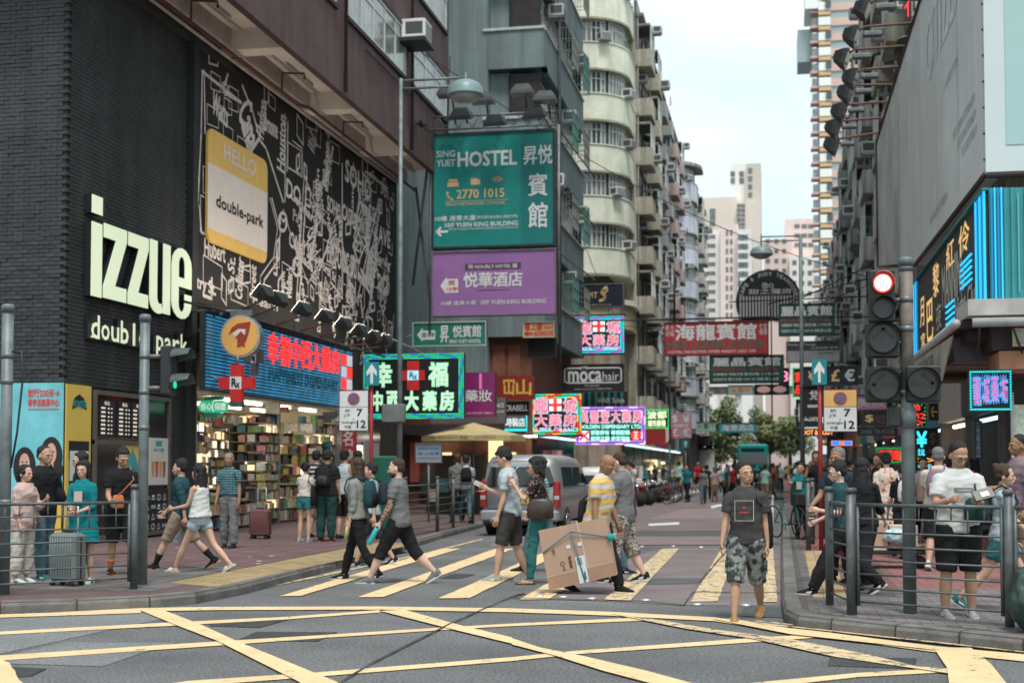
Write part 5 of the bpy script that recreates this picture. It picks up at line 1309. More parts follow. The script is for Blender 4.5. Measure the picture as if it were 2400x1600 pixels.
# lower body: recess with orange brown wall over the shops
mb = MB(); mb.box(-42,XB - .6,YB0 + .4,YB1,PH,6.8); mb.build('lower_wall',mat('orange_brown_wall',(.17,.07,.045),.8,var=.2),bB)
for i in range(4):
 mb = MB(); mb.box(XB - 3.4 + i * .62,XB - 2.9 + i * .62,YB0 + .33,YB0 + .398,3.5,6.5); mb.build('shutter_panel',mat('orange_brown_panel',(.22,.085,.055),.7,var=.15),bB)
# ---- cream rounded building
YC = 79.0; RC = 2.9; XC = -8.55
bC = thing('cream_building','cream corner building with seven tiers of rounded balconies','building',(XC - RC,YC + RC,PH))
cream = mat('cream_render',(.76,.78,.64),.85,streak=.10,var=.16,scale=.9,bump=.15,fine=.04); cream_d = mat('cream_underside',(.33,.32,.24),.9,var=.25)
ctr = V3((XC - RC,YC + RC,0))
def curve_pts(r,z,n=14,left=9.0,far=2.2):
 out = [V3((ctr.x - left,ctr.y - r,z))]
 for i in range(n + 1):
  a = -math.pi / 2 + (math.pi / 2) * i / n; out.append(V3((ctr.x + r * math.cos(a),ctr.y + r * math.sin(a),z)))
 out.append(V3((ctr.x + r,ctr.y + far,z))); return out
def curved_band(b,name,m,r0,r1,z0,z1,**k):
 A,B = curve_pts(r1,z0,**k),curve_pts(r0,z0,**k); mb = MB(); n = len(A); mb.smooth = True
 up = V3((0,0,z1 - z0)); vs = A + B + [p + up for p in A] + [p + up for p in B]; fs = []
 for i in range(n - 1):
  fs += [(i,i + 1,2 * n + i + 1,2 * n + i),(n + i + 1,n + i,3 * n + i,3 * n + i + 1),(2 * n + i,2 * n + i + 1,3 * n + i + 1,3 * n + i),(n + i,n + i + 1,i + 1,i)]
 fs += [(0,2 * n,3 * n,n),(n - 1,2 * n - 1,4 * n - 1,3 * n - 1)]
 mb.add(vs,fs,False); return mb.build(name,m,b)
def rounded_building(b,zb,n,fh,bh,m,md,seed,winh=None,inner=.35):
 r = random.Random(seed)
 for k in range(n):
  z = zb + k * fh
  curved_band(b,'balcony_band',m,RC - .12,RC,z,z + bh)
  curved_band(b,'band_lip',m,RC - .1,RC + .05,z + bh,z + bh + .07)
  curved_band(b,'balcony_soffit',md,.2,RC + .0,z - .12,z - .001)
  P = curve_pts(RC - inner,z + bh + .07,left=4.0); zt = z + fh - .13
  for i in range(1,len(P) - 1 if k < n else 0):
   if i % 2: continue
   a,c = P[i],P[min(i + 2,len(P) - 1)]; d = (c - a).normalized(); nn = V3((d.y,-d.x,0)) * .05
   H = V3((0,0,zt - a.z)); fr = MB()
   for q in (0,.5,1):
    p = a.lerp(c,q); fr.prism([p - d * .03,p + d * .03,p + d * .03 + nn,p - d * .03 + nn],H)
   for hz in (0,.66,.97):
    p0,p1 = a + H * hz,c + H * hz; fr.prism([p0 - nn * .1,p1 - nn * .1,p1 + nn * .9,p0 + nn * .9],V3((0,0,.06)))
   w = fr.build('window',whitef,b); g2 = MB(); g2.add([a,c,c + H,a + H],[(0,1,2,3)]); g2.build('pane',glass_c if r.random() < .75 else glass,w)
  core = MB(); core.loft([[p for p in curve_pts(RC - inner - .05,z,left=4)] + [ctr + V3((-4,2,z))],[p for p in curve_pts(RC - inner - .05,z + fh,left=4)] + [ctr + V3((-4,2,z + fh))]],smooth=False) if 0 else None
  if r.random() < .8:
   aang = r.choice((-.3,-.7,-1.0)); p = ctr + V3((math.cos(aang) * (RC - .2),math.sin(aang) * (RC - .2),z + bh + .1 + r.choice((0,.9)))); o = ac(b,p.x,p.y,p.z,1,1.15); o.rotation_euler = (0,0,aang)
rounded_building(bC,13.0,6,3.05,1.5,cream,cream_d,5)
curved_band(bC,'fascia',mat('cream_yellow',(.55,.45,.28),.8,var=.15),.2,RC + .1,9.8,11.2)
curved_band(bC,'canopy',cream,.2,RC + .35,11.2,11.5)
mb = MB(); mb.box(ctr.x - 9,ctr.x + RC - .4,ctr.y - RC + .5,ctr.y + 2.2,PH,11.2); mb.build('lower_wall',conc[6],bC)
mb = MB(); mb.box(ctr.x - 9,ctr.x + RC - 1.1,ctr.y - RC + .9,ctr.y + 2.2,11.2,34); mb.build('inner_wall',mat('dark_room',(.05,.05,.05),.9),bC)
curved_band(bC,'roof_edge',slab_c,.2,RC + .5,31.3,31.6)
# ---- tenements behind
tenement('tenement','ochre tenement with green cages beside the cream rounded building',XC + .1,84.2,92.6,8,3.1,5.0,2,conc[0],prot=1.0)
tenement('tenement','grey tenement hung with air conditioners, second past the cream building',XC,92.6,103.5,8,3.05,5.0,5,conc[1],prot=1.1)
tenement('tenement','pinkish tenement with laundry before the lilac rounded building',XC + .1,103.5,119,8,3.0,5.0,9,conc[2],prot=1.0,bay=3.4)
ctr = V3((-7.1 - 3.1,124 + 3.1,0)); RC = 3.1
bE = thing('rounded_building','far white and lilac building with rounded balcony corner','building',(ctr.x,ctr.y,PH))
lilac = mat('lilac_white',(.55,.57,.66),.85,streak=.25,var=.14,scale=.8)
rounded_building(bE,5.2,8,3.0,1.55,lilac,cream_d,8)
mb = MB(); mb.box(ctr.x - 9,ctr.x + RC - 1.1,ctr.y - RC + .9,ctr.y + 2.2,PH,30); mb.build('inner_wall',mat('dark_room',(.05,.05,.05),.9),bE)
curved_band(bE,'roof_edge',slab_c,.2,RC + .5,29.2,29.5)
tenement('tenement','pale tenement behind the lilac rounded corner',-8.0,133,150,8,3.0,5.0,3,conc[5],prot=1.0,bay=3.4)
tenement('tenement','grey tenement far down the left side of the street',-9.2,150,172,7,3.0,5.0,4,conc[4],prot=1.0,bay=4.4)
tenement('tenement','white tenement farthest along the left side',-10.2,172,200,6,3.0,5.0,7,conc[5],prot=1.0,bay=5.6)
# dark block behind everything at the left so the side street closes
mb = MB(); mb.box(-60,-30,46,53,0,25); mb.build('side_street_building',conc[1],label='grey building closing the side street behind the hostel billboard',cat='building')
# ------------------------------------------------------------ right side buildings
XR = 4.7
pale_r = mat('billboard_vinyl_grey',(.66,.70,.70),.45,streak=.06,var=.12,scale=.35,spec=.3)
pale_f = mat('billboard_vinyl_pale',(.56,.63,.64),.5,var=.05,scale=.4,spec=.3)
pale_t = mat('billboard_print_mint',(.36,.53,.52),.5,var=.05,scale=.4,spec=.3)
frame_d = mat('billboard_frame',(.055,.045,.045),.6,var=.2)
XBB = 3.5
def bx(u,v): return atX(u,v,XBB)
bb = thing('billboard','huge grey vinyl billboard wrapping the right corner above the neon sign','billboard',(XBB,24.5,6.4))
c_top,c_bot = bx(2294,0),bx(2311,408); Yc = c_bot.y; zc_ = 6.45
prof = [bx(2311,408),bx(2144,622),bx(2111,622),bx(2059,625),bx(2056,331),bx(2165,-5)]
Yfar = (prof[3].y + prof[4].y) / 2; zt_ = prof[4].z
pts = [(XBB,Yc,prof[0].z),(XBB,prof[1].y,prof[1].z),(XBB,prof[2].y,prof[2].z),(XBB,Yfar,prof[3].z),(XBB,Yfar,zt_),(XBB,Yc,zt_)]
mb = MB(); mb.prism(pts,(.25,0,0)); mb.build('street_face',pale_r,bb)
mb = MB(); mb.box(XBB - .004,16,Yc - .01,Yc + .3,prof[0].z,zt_); mb.build('corner_face',pale_f,bb)
mb = MB(); q = atY(2358,340,Yc); mb.box(q.x,16,Yc - .022,Yc - .011,q.z,zt_ - .5); mb.build('mint_print',pale_t,bb)
mb = MB()
for a,b in zip(pts,pts[1:] + pts[:1]):
 if a[1] == Yc and b[1] == Yc: continue
 mb.tube([V3(a) + V3((-.01,0,0)),V3(b) + V3((-.01,0,0))],.05,6)
mb.tube([(XBB,Yc - .03,prof[0].z - .03),(16,Yc - .03,prof[0].z - .03)],.06,6); mb.build('edge_frame',frame_d,bb)
mb = MB()
for i in range(14): mb.ell((XBB - .02,Yc + .02,lerp(prof[0].z + .25,zt_ - .3,i / 13)),(.022,.022,.022),None,8,6)
mb.build('rivet',frame_d,bb,kind='stuff')
PB_ = Panel((XBB - .004,Yfar,6.4),(0,Yc - Yfar,0),(0,0,zt_ - 6.4))
def pbp(u,v): p = bx(u,v); return ((p.y - Yfar) / (Yc - Yfar),(p.z - 6.4) / (zt_ - 6.4))
wv = mat('billboard_white_print',(.75,.8,.8),.5,var=.1); gv = mat('billboard_grey_print',(.38,.41,.415),.5,var=.2)
mb = MB(); a = pbp(2172,190); b = pbp(2258,20); PB_.text(mb,'CITIZEN',a[0],a[1] - .02,b[0],a[1] + .20,.004,.01)
mb.build('lettering',wv,bb)
mb = MB()
for (u0,v0,u1,v1) in ((2215,215,2245,150),(2235,330,2285,255),(2245,350,2288,285),(2255,370,2290,330),(2180,530,2220,470)):
 a = pbp(u0,v0); b = pbp(u1,v1); PB_.text(mb,'AW ARTS CITIZEN' if u0 < 2220 else 'ECO DRIVE TITANIUM',a[0],a[1],b[0],a[1] + .028,.004,.0)
mb.build('small_print',gv,bb)
mb = MB(); cA = pbp(2080,500)
for rr,m in ((1.0,None),): PB_.line(mb,[(cA[0] + .035 * math.cos(i * .524),cA[1] + .33 * math.sin(i * .524)) for i in range(12)],.09,.004,closed=True)
mb.build('ring_print',wv,bb)
for k in range(1,7): mb = MB(); PB_.rect(mb,k / 7,.09,k / 7 + .0012,.995,.003); mb.build('seam',gv,bb)
mb = MB(); PB_.rect(mb,.0,.06,.34,.98,.0015); mb.build('photo_print',mat('billboard_blurred_photo',(.52,.53,.52),.5,var=.45,scale=.45),bb)
# support floodlights on arms along its far top edge
for k,((lu,lv),(ru,rv),w) in enumerate((((2020,22),(2143,2),'topmost, cut by the picture top'),((1994,85),(2142,54),'second from the top'),((1972,137),(2123,108),'third from the top'),((1992,183),(2107,156),'fourth from the top'),((1980,218),(2090,199),'fifth from the top'),((1965,262),(2082,239),'sixth from the top'),((1951,300),(2070,276),'second lowest'),((1948,340),(2057,311),'lowest and farthest'))):
 t = k / 7; Yl = lerp(33.5,48,t); e = atY(ru,rv,Yl); e.x = XBB + .1; p = atY(lu,lv,Yl)
 fl = floodlight('floodlight',p,(.95,-.1,-.35),'black floodlight on an arm beside the grey billboard, ' + w,'floodlights along the billboard',1.5 + .5 * t,[e,(p.x + .35,p.y,p.z + .22),(p.x + .05,p.y,p.z + .05)])
 mb = MB(); mb.bbox((p.x + .55,p.y,p.z + .02),(.5,.22,.14),.03); mb.build('ballast_box',steel_g,fl)
# building that carries the billboard and the shops under it
rn = random.Random(14)
bF = thing('corner_shop_building','right corner building of shops carrying the grey billboard and the neon sign','building',(XR,30,PH))
beige = mat('right_beige_wall',(.40,.34,.30),.9,streak=.35,var=.25,scale=.9,bump=.2,fine=.08)
mb = MB(); mb.box(XR,20,25.5,50,4.2,14); mb.build('wall',beige,bF)
mb = MB(); mb.box(XR + 3,20,24,50,PH,4.2); mb.build('back_wall',dk,bF)
# neon sign under the billboard
XN = 3.3; a = atX(2148,840,XN); b = atX(2321,722,XN); top = atX(2311,440,XN)
YN0,YN1 = b.y,a.y; zb_,zt2 = 4.05,5.95
PN = Panel((XN,YN1,zb_),(0,YN0 - YN1,0),(0,0,zt2 - zb_))
ns = thing('neon_sign','slanting dark ribbed sign with glowing blue borders and yellow script','neon sign',(XN,YN0,zb_))
mb = MB(); PN.slab(mb,0,0,1,1,-.3,0); mb.build('housing',mat('sign_brown_black',(.035,.03,.03),.6,var=.2),ns)
mb = MB(); n = 70
for i in range(n): PN.slab(mb,(i + .1) / n,.02,(i + .55) / n,.98,0,.035)
mb.build('ribs',mat('rib_grey',(.075,.072,.072),.5,metal=.2,var=.2),ns,kind='stuff')
blue_n = glow('neon_blue',(.02,.42,.75),.85); blue_n2 = glow('neon_blue_deep',(.008,.18,.40),.6)
for s0,s1 in ((.0,.10),(.90,1.0)):
 for k in range(4 if s0 == 0 else 5):
  mb = MB(); s_ = lerp(s0 + .01,s1 - .01,k / 4); PN.slab(mb,s_ - .003,.0,s_ + .003,1,.04,.07); mb.build('neon_tube',blue_n if k % 2 == 0 else blue_n2,ns)
mb = MB(); PN.slab(mb,0,-.02,1,.0,.0,.1); PN.slab(mb,0,1.0,1,1.02,.0,.1); mb.build('edge_trim',mat('teal_trim',(.02,.2,.22),.5),ns)
yn = glow('neon_yellow',(.80,.52,.20),.5); wn_ = mat('sign_letter_white',(.55,.55,.5),.5,var=.1); brn = mat('sign_letter_brown',(.25,.17,.12),.5)
for chh,s0,s1,t0,t1,m,bld in (('月',.13,.20,.38,.72,yn,.008),('宮',.14,.21,.10,.30,yn,.008),('巴',.25,.35,.14,.60,yn,.01),('黎',.36,.45,.56,.92,yn,.01),('夜',.40,.48,.18,.46,wn_,.01),('MANNING',.50,.78,.35,.78,wn_,.02),('紅',.56,.66,.70,.96,yn,.01),('伶',.72,.84,.68,.96,yn,.01),('Night Club',.66,.92,.08,.34,wn_,.02)):
 mb = MB(); PN.text(mb,chh,s0,t0,s1,t1,.05,bld)
 o = mb.build('letters',m,ns)
for s0,s1,t0,t1 in ((.55,.66,.10,.34),(.74,.86,.38,.60)):
 for k in range(5):
  mb = MB(); t_ = lerp(t0,t1,k / 4); PN.slab(mb,s0,t_ - .008,s1,t_ + .008,.04,.07); mb.build('neon_tube',blue_n,ns)
# teal ribbed return face of the corner, and canopies
tealr = mat('corrugated_teal',(.03,.25,.27),.45,var=.12); tealn = glow('neon_mint',(.12,.42,.40),.35)
cs = thing('corner_sign','teal ribbed sign face with thin mint neon tubes at the right edge','sign',(XN,YN0,zb_))
zq0,zq1 = atY(2380,700,YN0).z,atY(2380,440,YN0).z
mb = MB(); mb.box(XN,12,YN0 - .02,YN0 + .25,zq0,zq1); mb.build('housing',tealr,cs)
for i in range(26):
 x = XN + .12 + i * .10; mb = MB()
 if i % 3: mb.box(x,x + .05,YN0 - .05,YN0 - .021,zq0,zq1); mb.build('rib',tealr,cs)
 else: mb.box(x,x + .018,YN0 - .07,YN0 - .04,zq0 + .1,zq1 - .1); mb.build('neon_tube',tealn,cs)
for k in range(4):
 mb = MB(); x = XN + .02 + k * .05; mb.box(x,x + .018,YN0 - .09,YN0 - .052,zq0,zq1); mb.build('neon_tube',blue_n if k % 2 else blue_n2,cs)
cn = thing('canopy','battered corrugated canopy edge with pipe under the neon sign','canopy',(XN,24,3.5))
mb = MB(); mb.box(2.9,12,YN0 - .5,YN0 + .9,zq0 - .30,zq0 - .05); mb.build('roof_edge',mat('canopy_pale',(.42,.40,.38),.7,var=.2),cn)
mb = MB(); mb.tube([(2.95,YN0 - .6,zq0 - .42),(12,YN0 - .6,zq0 - .42)],.07,8); mb.tube([(2.75,YN0 - .3,zq0 - .40),(2.75,YN1 + 2,3.75)],.07,8); mb.build('gutter_pipe',mat('gutter_grey',(.35,.35,.36),.5,var=.2),cn)
mb = MB(); mb.box(3.3,12,YN0 - .1,YN0 + 1,3.42,zq0 - .32); mb.build('fascia',brown_d,cn)  # dark brown board: shade of the recess under the canopy put into its colour
mb = MB(); mb.box(3.4,12,YN0 - .15,YN0 + .9,3.12,3.40); mb.build('orange_beam',mat('orange_brown_lit',(.34,.17,.10),.7,var=.2),cn)
mb = MB(); q = atY(2372,770,YN0 - .2); mb.box(q.x,q.x + .45,YN0 - .25,YN0 - .2,q.z - .28,q.z + .0); o = mb.build('picture_frame',mat('frame_cream',(.5,.4,.28),.6),cn); mb = MB(); mb.box(q.x + .05,q.x + .4,YN0 - .26,YN0 - .251,q.z - .23,q.z - .05); mb.build('picture',glass_c,o)
mb = MB(); mb.box(2.8,4.6,YN0,YN1 + 1,3.78,3.9); mb.build('underside',brown_d,cn)
mb = MB(); q0,q1 = atX(2240,860,2.78),atX(2170,930,2.78)
mb.prism([(2.7,YN0 - .2,3.65),(2.7,YN0 + 6,3.7),(2.62,YN0 + 6,3.05),(2.62,YN0 + .6,3.0)],(.02,0,0)); mb.build('torn_tarpaulin',mat('tarp_tan',(.27,.24,.20),.9,var=.3,scale=2),cn)
Pn = Panel((2.58,YN0 + 6,3.1),(0,-5.4,0),(0,0,.5)); mb = MB(); Pn.text(mb,'RODEO TRAVEL FRONTIER',.08,.25,.92,.75,.03,.02); mb.build('lettering',mat('tarp_print',(.07,.07,.07),.8),cn)
for k in range(9):
 y = YN0 + .3 + k * 1.1; mb = MB(); h_ = rn.uniform(.1,.4); mb.box(2.86 + rn.uniform(0,.2),4.4,y,y + rn.uniform(.5,1.05),3.74 - h_,3.775); mb.build('sagging_panel',[brown_d,steel_g,dk,beige][k % 4],cn)
for k in range(7): mb = MB(); x = 3.1 + k * .42; mb.tube([(x,YN0 - .38,zq0 - .33),(x + rn.uniform(-.1,.2),YN0 - .3,3.35)],.018,5); mb.build('strut',steel_d,cn)
# ---- framed lit picture and shop faces beneath
t = thing('street_shop','lit shop front under the orange canopy at the right edge','shop front',(6.5,24,PH))
for i in range(9):
 x = 4.1 + i * .42; mb = MB(); mb.box(x,x + .3,25.2,25.35,.5,2.7)
 mb.build('display_panel',[pc[i % 10],dk,glass,litp,pc[(i + 3) % 10]][i % 5],t)
for i in range(5):
 x = 4.0 + i * .8; mb = MB(); mb.box(x,x + .05,24.9,25.0,PH,2.9); mb.build('mullion',alu,t)
mb = MB(); mb.box(3.9,12,25.4,25.5,PH,3.2); mb.build('back_wall',dk,t)
for x in (4.3,5.0,5.8):
 mb = MB(); mb.box(x,x + .06,24.7,24.8,.9,2.8); mb.build('light_tube',glow('tube_cool',(.55,.85,1),1.6),t)
# shops along the right pavement
cols_ = [(.05,.045,.045),(.10,.09,.085),(.25,.07,.07),(.07,.09,.10),(.16,.14,.12)]
for i in range(14):
 y0 = 26 + i * 5.4; x = XR + .2
 t = thing('street_shop',('open shop with stacked goods, number %s along the right pavement' % ['one','two','three','four','five','six','seven','eight','nine','ten','eleven','twelve','thirteen','fourteen'][i]),'shop front',(x,y0 + 2.7,PH),0,'shops along the right pavement')
 mb = MB(); mb.box(x + 2.2,x + 2.4,y0,y0 + 5.4,PH,4.2); mb.build('back_wall',mat('right_shop_%d' % (i % 5),cols_[i % 5],.8,var=.3),t)
 mb = MB(); mb.box(x - .1,x + 2.3,y0,y0 + .25,PH,4.2); mb.build('pier',mat('right_pier',(.14,.13,.12),.7,var=.2),t)
 mb = MB(); mb.box(x - .2,x + .1,y0 + .25,y0 + 5.4,2.9,4.0); mb.build('fascia_board',mat('fascia_%d' % (i % 6),[(.4,.08,.1),(.05,.06,.07),(.45,.42,.4),(.03,.2,.25),(.5,.35,.1),(.35,.12,.25)][i % 6],.6),t)
 mb = MB(); mb.box(x + .2,x + .3,y0 + .5,y0 + 5.1,2.75,2.82); mb.build('strip_light',glow('tube_cool',(.55,.85,1),1.6) if i % 2 else tube_l,t)
 shelfunit(t,y0 + .4,y0 + 5.2,x + 1.4,x + 2.1,.2,2.5,5,30 + i,.3) if i < 8 else None
# ---- right side tenements above (seen past the billboard)
tenement('tenement','beige tenement with rusty window cages just past the grey billboard',5.0,50,61,11,3.2,5.0,11,conc[0],-1,prot=.8)
tenement('tenement','pale tenement hung with cables, second past the billboard',4.9,61,74,6,3.1,5.0,13,conc[5],-1,prot=.9)
tenement('tenement','grey tenement with teal tarpaulins, third past the billboard',5.0,74,92,6,3.0,5.0,15,conc[4],-1,prot=.9)
tenement('tenement','pink tenement at the far right side of the street',5.2,92,120,5,3.0,5.0,16,conc[2],-1,prot=.9,bay=4.6)
tenement('tenement','low white tenement beside the striped tower',5.4,120,160,5,3.0,5.0,18,conc[5],-1,prot=.9,bay=6.0)
mb = MB()
# ---- striped tower
sT = thing('striped_tower','tall tower with pink and grey stripes and white and orange balconies','building',(12,250,0))
yT = 250; xa,xb = atY(1903,400,yT).x,atY(1950,400,yT).x
pk,gy = mat('tower_pink',(.62,.44,.38),.85,var=.06,scale=.2),mat('tower_grey',(.33,.40,.42),.85,var=.06,scale=.2)
orng,wh = mat('tower_orange',(.62,.42,.24),.8,var=.05),mat('tower_white',(.80,.82,.80),.8,var=.05)
fhT = 2.76
mb = MB(); mb.box(xb,xb + 26,yT + .2,yT + 16,0,110); mb.build('wall',gy,sT)
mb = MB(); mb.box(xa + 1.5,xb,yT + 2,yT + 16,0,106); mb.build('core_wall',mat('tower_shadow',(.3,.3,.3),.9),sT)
for k in range(38):
 z = 4 + k * fhT
 mb = MB(); mb.box(xb + .01,xb + 26,yT,yT + .2,z,z + fhT * .5); mb.build('pink_stripe',pk,sT)
 mb = MB(); mb.box(xa + 1.4,xb - .02,yT - .6,yT + 2,z,z + 1.5); mb.build('white_panel',wh,sT)
 mb = MB(); mb.box(xa + 1.4,xb - .02,yT - .6,yT + 2,z + 1.9,z + fhT - .2); mb.build('orange_panel',orng,sT)
 if k % 2: mb = MB(); mb.box(xa + 2.6,xa + 3.6,yT - .9,yT - .6,z + .3,z + 1.5); mb.build('window',glass,sT)
 mb = MB(); mb.box(xa + .2,xa + 1.4,yT + .5,yT + 3,z + .2,z + 1.7); mb.build('bay_window',glass_c,sT)
 mb = MB(); mb.box(xa - .1,xa + 1.4,yT + .2,yT + 3,z - .15,z + .2); mb.build('bay_sill',pk,sT)
mb = MB(); mb.box(xa - 2.3,xa + .3,yT + 2,yT + 10,75.5,81.5); mb.build('projecting_cap',gy,sT)
mb = MB(); mb.box(xa - 1,xa + 2,yT - .4,yT + 10,84.5,106); mb.build('upper_bay',wh,sT)
# ---- far towers closing the street
def block(b,u0,u1,vt,Y,m,dep=14,vb=1080):
 p,q = atY(u0,vt,Y),atY(u1,vt,Y); mb = MB(); mb.box(p.x,q.x,Y,Y + dep,0,(p.z + q.z) / 2); mb.build('wall',m,b); return p.x,q.x,(p.z + q.z) / 2
fw = [mat('far_white',(.80,.79,.76),.85,var=.04,scale=.1),mat('far_beige',(.72,.64,.56),.85,var=.04,scale=.1),mat('far_pink',(.76,.62,.59),.85,var=.04,scale=.1)]
gw = mat('far_window',(.16,.18,.19),.3,var=.3,scale=.5)
def wins(b,us,v0,v1,dv,w,h,Y,m=None):
 v = v0
 while v < v1:
  for u in us:
   p = atY(u,v,Y); mb = MB(); mb.box(p.x - w / 2,p.x + w / 2,Y - .12,Y - .001,p.z - h / 2,p.z + h / 2); mb.build('window',m or gw,b)
  v += dv
tA = thing('beige_tower','beige residential tower with taller stair block closing the street','building',(0,300,0))
block(tA,1612,1727,463,300,fw[1]); block(tA,1713,1748,383,305,fw[0]); block(tA,1748,1783,383,303,mat('far_tan',(.58,.53,.47),.85,var=.05,scale=.1)); block(tA,1727,1783,475,298,fw[1])
wins(tA,(1670,),495,530,14,1.2,1.1,300); wins(tA,(1758,),400,470,19,.9,1.1,303); wins(tA,(1717,1738),408,440,16,1.0,1.2,305); wins(tA,(1732,1742),482,540,11,.8,.7,298)
tB = thing('white_pink_tower','white and pink apartment tower in front of the beige tower','building',(0,270,0))
block(tB,1636,1690,540,272,fw[0]); block(tB,1688,1730,525,270,fw[2]); block(tB,1728,1762,537,268,fw[0])
wins(tB,(1658,1671),556,780,21.5,1.0,1.0,272); wins(tB,(1704,1714),545,780,21.5,.45,1.0,270); wins(tB,(1736,1747),556,780,21.5,1.0,1.0,268)
wins(tB,(1667,),563,780,21.5,1.6,.4,271.6,fw[1])
tC = thing('pink_apartment_block','pale pink apartment block right of the street lamp','building',(0,320,0))
block(tC,1790,1856,560,320,fw[2]); block(tC,1840,1912,513,330,fw[2]); block(tC,1850,1915,600,318,fw[0])
wins(tC,(1800,1820,1838),565,760,23,.9,.9,320); wins(tC,(1868,1885,1900),530,590,22,1.2,.9,330); wins(tC,(1862,1880,1898),615,780,24,.9,1,318)
# footbridge and trees at the end of the street
fb = thing('footbridge','pale concrete footbridge crossing the far end of the street','footbridge',(0,200,0))
q = atY(1740,905,205); mb = MB(); mb.box(-14,10,205,209,q.z,q.z + 1.6); mb.build('parapet',fw[0],fb)
mb = MB(); mb.box(-14,10,205.5,208.5,q.z - 1.0,q.z - .01); mb.build('deck',slab_c,fb)
for x in (-6,5.5): mb = MB(); mb.box(x,x + .9,206,207.5,0,q.z - 1); mb.build('pier',fw[0],fb)
leafm = [mat('leaf_%d' % i,c,.7,var=.3,scale=1.0) for i,c in enumerate([(.10,.16,.08),(.15,.21,.10),(.21,.24,.11)])]  # greens lightened, pale far haze put into the leaf colour
barkm = mat('bark',(.06,.05,.04),.9)
def tree(x,y,h,r,label,seed,lm=1):
 t = thing('street_tree',label,'tree',(x,y,0),0,'trees at the end of the street'); rn = random.Random(seed)
 mb = MB(); mb.tube([(x,y,0),(x + .1,y,h * .35),(x,y,h * .6)],[.28,.22,.12],8)
 for i in range(5):
  a = i * 1.3; mb.tube([(x,y,h * .4 + i * .15),(x + math.cos(a) * r * .6,y + math.sin(a) * r * .5,h * .7)],[.1,.04],5)
 mb.build('trunk',barkm,t); mb = MB(); cl_ = [(rn.gauss(0,.45) * r,rn.gauss(0,.4) * r,h * .72 + rn.gauss(0,.16) * h,rn.uniform(.25,.5) * r) for _ in range(22)]
 for cx,cy,cz,cr_ in cl_:
  for _ in range(210):
   d = V3((rn.gauss(0,1),rn.gauss(0,1),rn.gauss(0,1))).normalized() * cr_ * rn.uniform(.55,1.05); p = V3((x + cx,y + cy,cz)) + d
   a = V3((rn.gauss(0,1),rn.gauss(0,1),rn.gauss(0,1))).normalized() * .22; b = a.cross(d).normalized() * .13; mb.mi = rn.choice((0,1,1,2)) if lm else 2
   mb.add([p - a,p + b,p + a,p - b],[(0,1,2,3)],False)
 mb.build('crown',leafm,t)
p = atY(1665,985,150); tree(p.x,150,8.0,2.7,'dense green tree left of the teal bus',1)
p = atY(1720,985,165); tree(p.x,165,8.2,2.7,'green tree behind the teal bus',2)
p = atY(1800,985,160); tree(p.x,160,7.0,2.5,'yellowish tree right of the teal bus',3,0)
p = atY(1850,990,175); tree(p.x,175,7.4,2.5,'smaller tree before the footbridge pier',4)
mb = MB(); mb.box(-30,20,380,385,0,12); mb.build('far_block',fw[1],label='low far building behind the trees at the street end',cat='building')
# ------------------------------------------------------------ hanging signs
sign_back = mat('sign_back',(.04,.042,.045),.6,var=.2)
wprint = mat('sign_print_white',(.60,.62,.62),.55,var=.05)
gprint = mat('sign_print_gold',(.62,.42,.20),.55,var=.05)
def sign(name,label,cat,u0,v0,u1,v1,Y,face,thick=.15,frame=None,fw_=.05,group=None):
 P = facing(u0,v0,u1,v1,Y); t = thing(name,label,cat,P.p(.5,0),0,group)
 mb = MB(); P.slab(mb,0,0,1,1,-thick,-.001); mb.build('sign_box',sign_back,t)
 mb = MB(); P.slab(mb,0,0,1,1,0,.012); mb.build('sign_face',face,t)
 if frame: mb = MB(); P.frame(mb,fw_,.0125,.05); mb.build('frame',frame,t)
 return P,t
def letters(P,t,items,m,name='lettering',bold=.02,e=.02):
 mb = MB()
 for i,it in enumerate(items):
  s_,a0,b0,a1,b1 = it[:5]; P.text(mb,s_,a0,b0,a1,b1,e + .0004 * (i % 5),it[5] if len(it) > 5 else bold)
 return mb.build(name,m,t)
def neon_chars(P,t,items,m1,m2,e=.03):
 """glowing characters: thick halo letter with a thinner core in another colour"""
 for i,it in enumerate(items):
  s_,a0,b0,a1,b1 = it[:5]
  mb = MB(); P.text(mb,s_,a0,b0,a1,b1,e,.038); o = mb.build('character',m1,t)
  mb = MB(); P.text(mb,s_,a0 + (a1 - a0) * .04,b0 + (b1 - b0) * .04,a1 - (a1 - a0) * .04,b1 - (b1 - b0) * .04,e + .02,.002); mb.build('neon_core',m2,o)
def bulbs(P,t,cols,n,m,r=.03,rows=1,e=.03,inset=.02):
 """running lights round the edge of a sign, colours in turn"""
 W,H = P.U.length,P.V.length; mbs = [MB() for _ in cols]; k = 0
 for rr in range(rows):
  iu,iv = (inset + rr * r * 2.3) / W,(inset + rr * r * 2.3) / H
  path = [(lerp(iu,1 - iu,i / n),iv) for i in range(n)] + [(1 - iu,lerp(iv,1 - iv,i / m)) for i in range(m)] + [(lerp(1 - iu,iu,i / n),1 - iv) for i in range(n)] + [(iu,lerp(1 - iv,iv,i / m)) for i in range(m)]
  for a,b in path:
   q = mbs[(k // 4) % len(cols)]; k += 1; c = P.p(a,b,e); u = P.U.normalized() * r; v = P.V.normalized() * r; nn = P.N * r * .6
   q.add([c - u,c - v,c + u,c + v,c + nn],[(0,1,4),(1,2,4),(2,3,4),(3,0,4)],False)
 for q,c in zip(mbs,cols):
  if q.v: q.build('running_lights',c,t,kind='stuff')
def bracket(P,t,pts,r=.03,m=None):
 mb = MB()
 for a,b in pts: mb.tube([a,b],r,6)
 mb.build('bracket',m or steel_g,t)
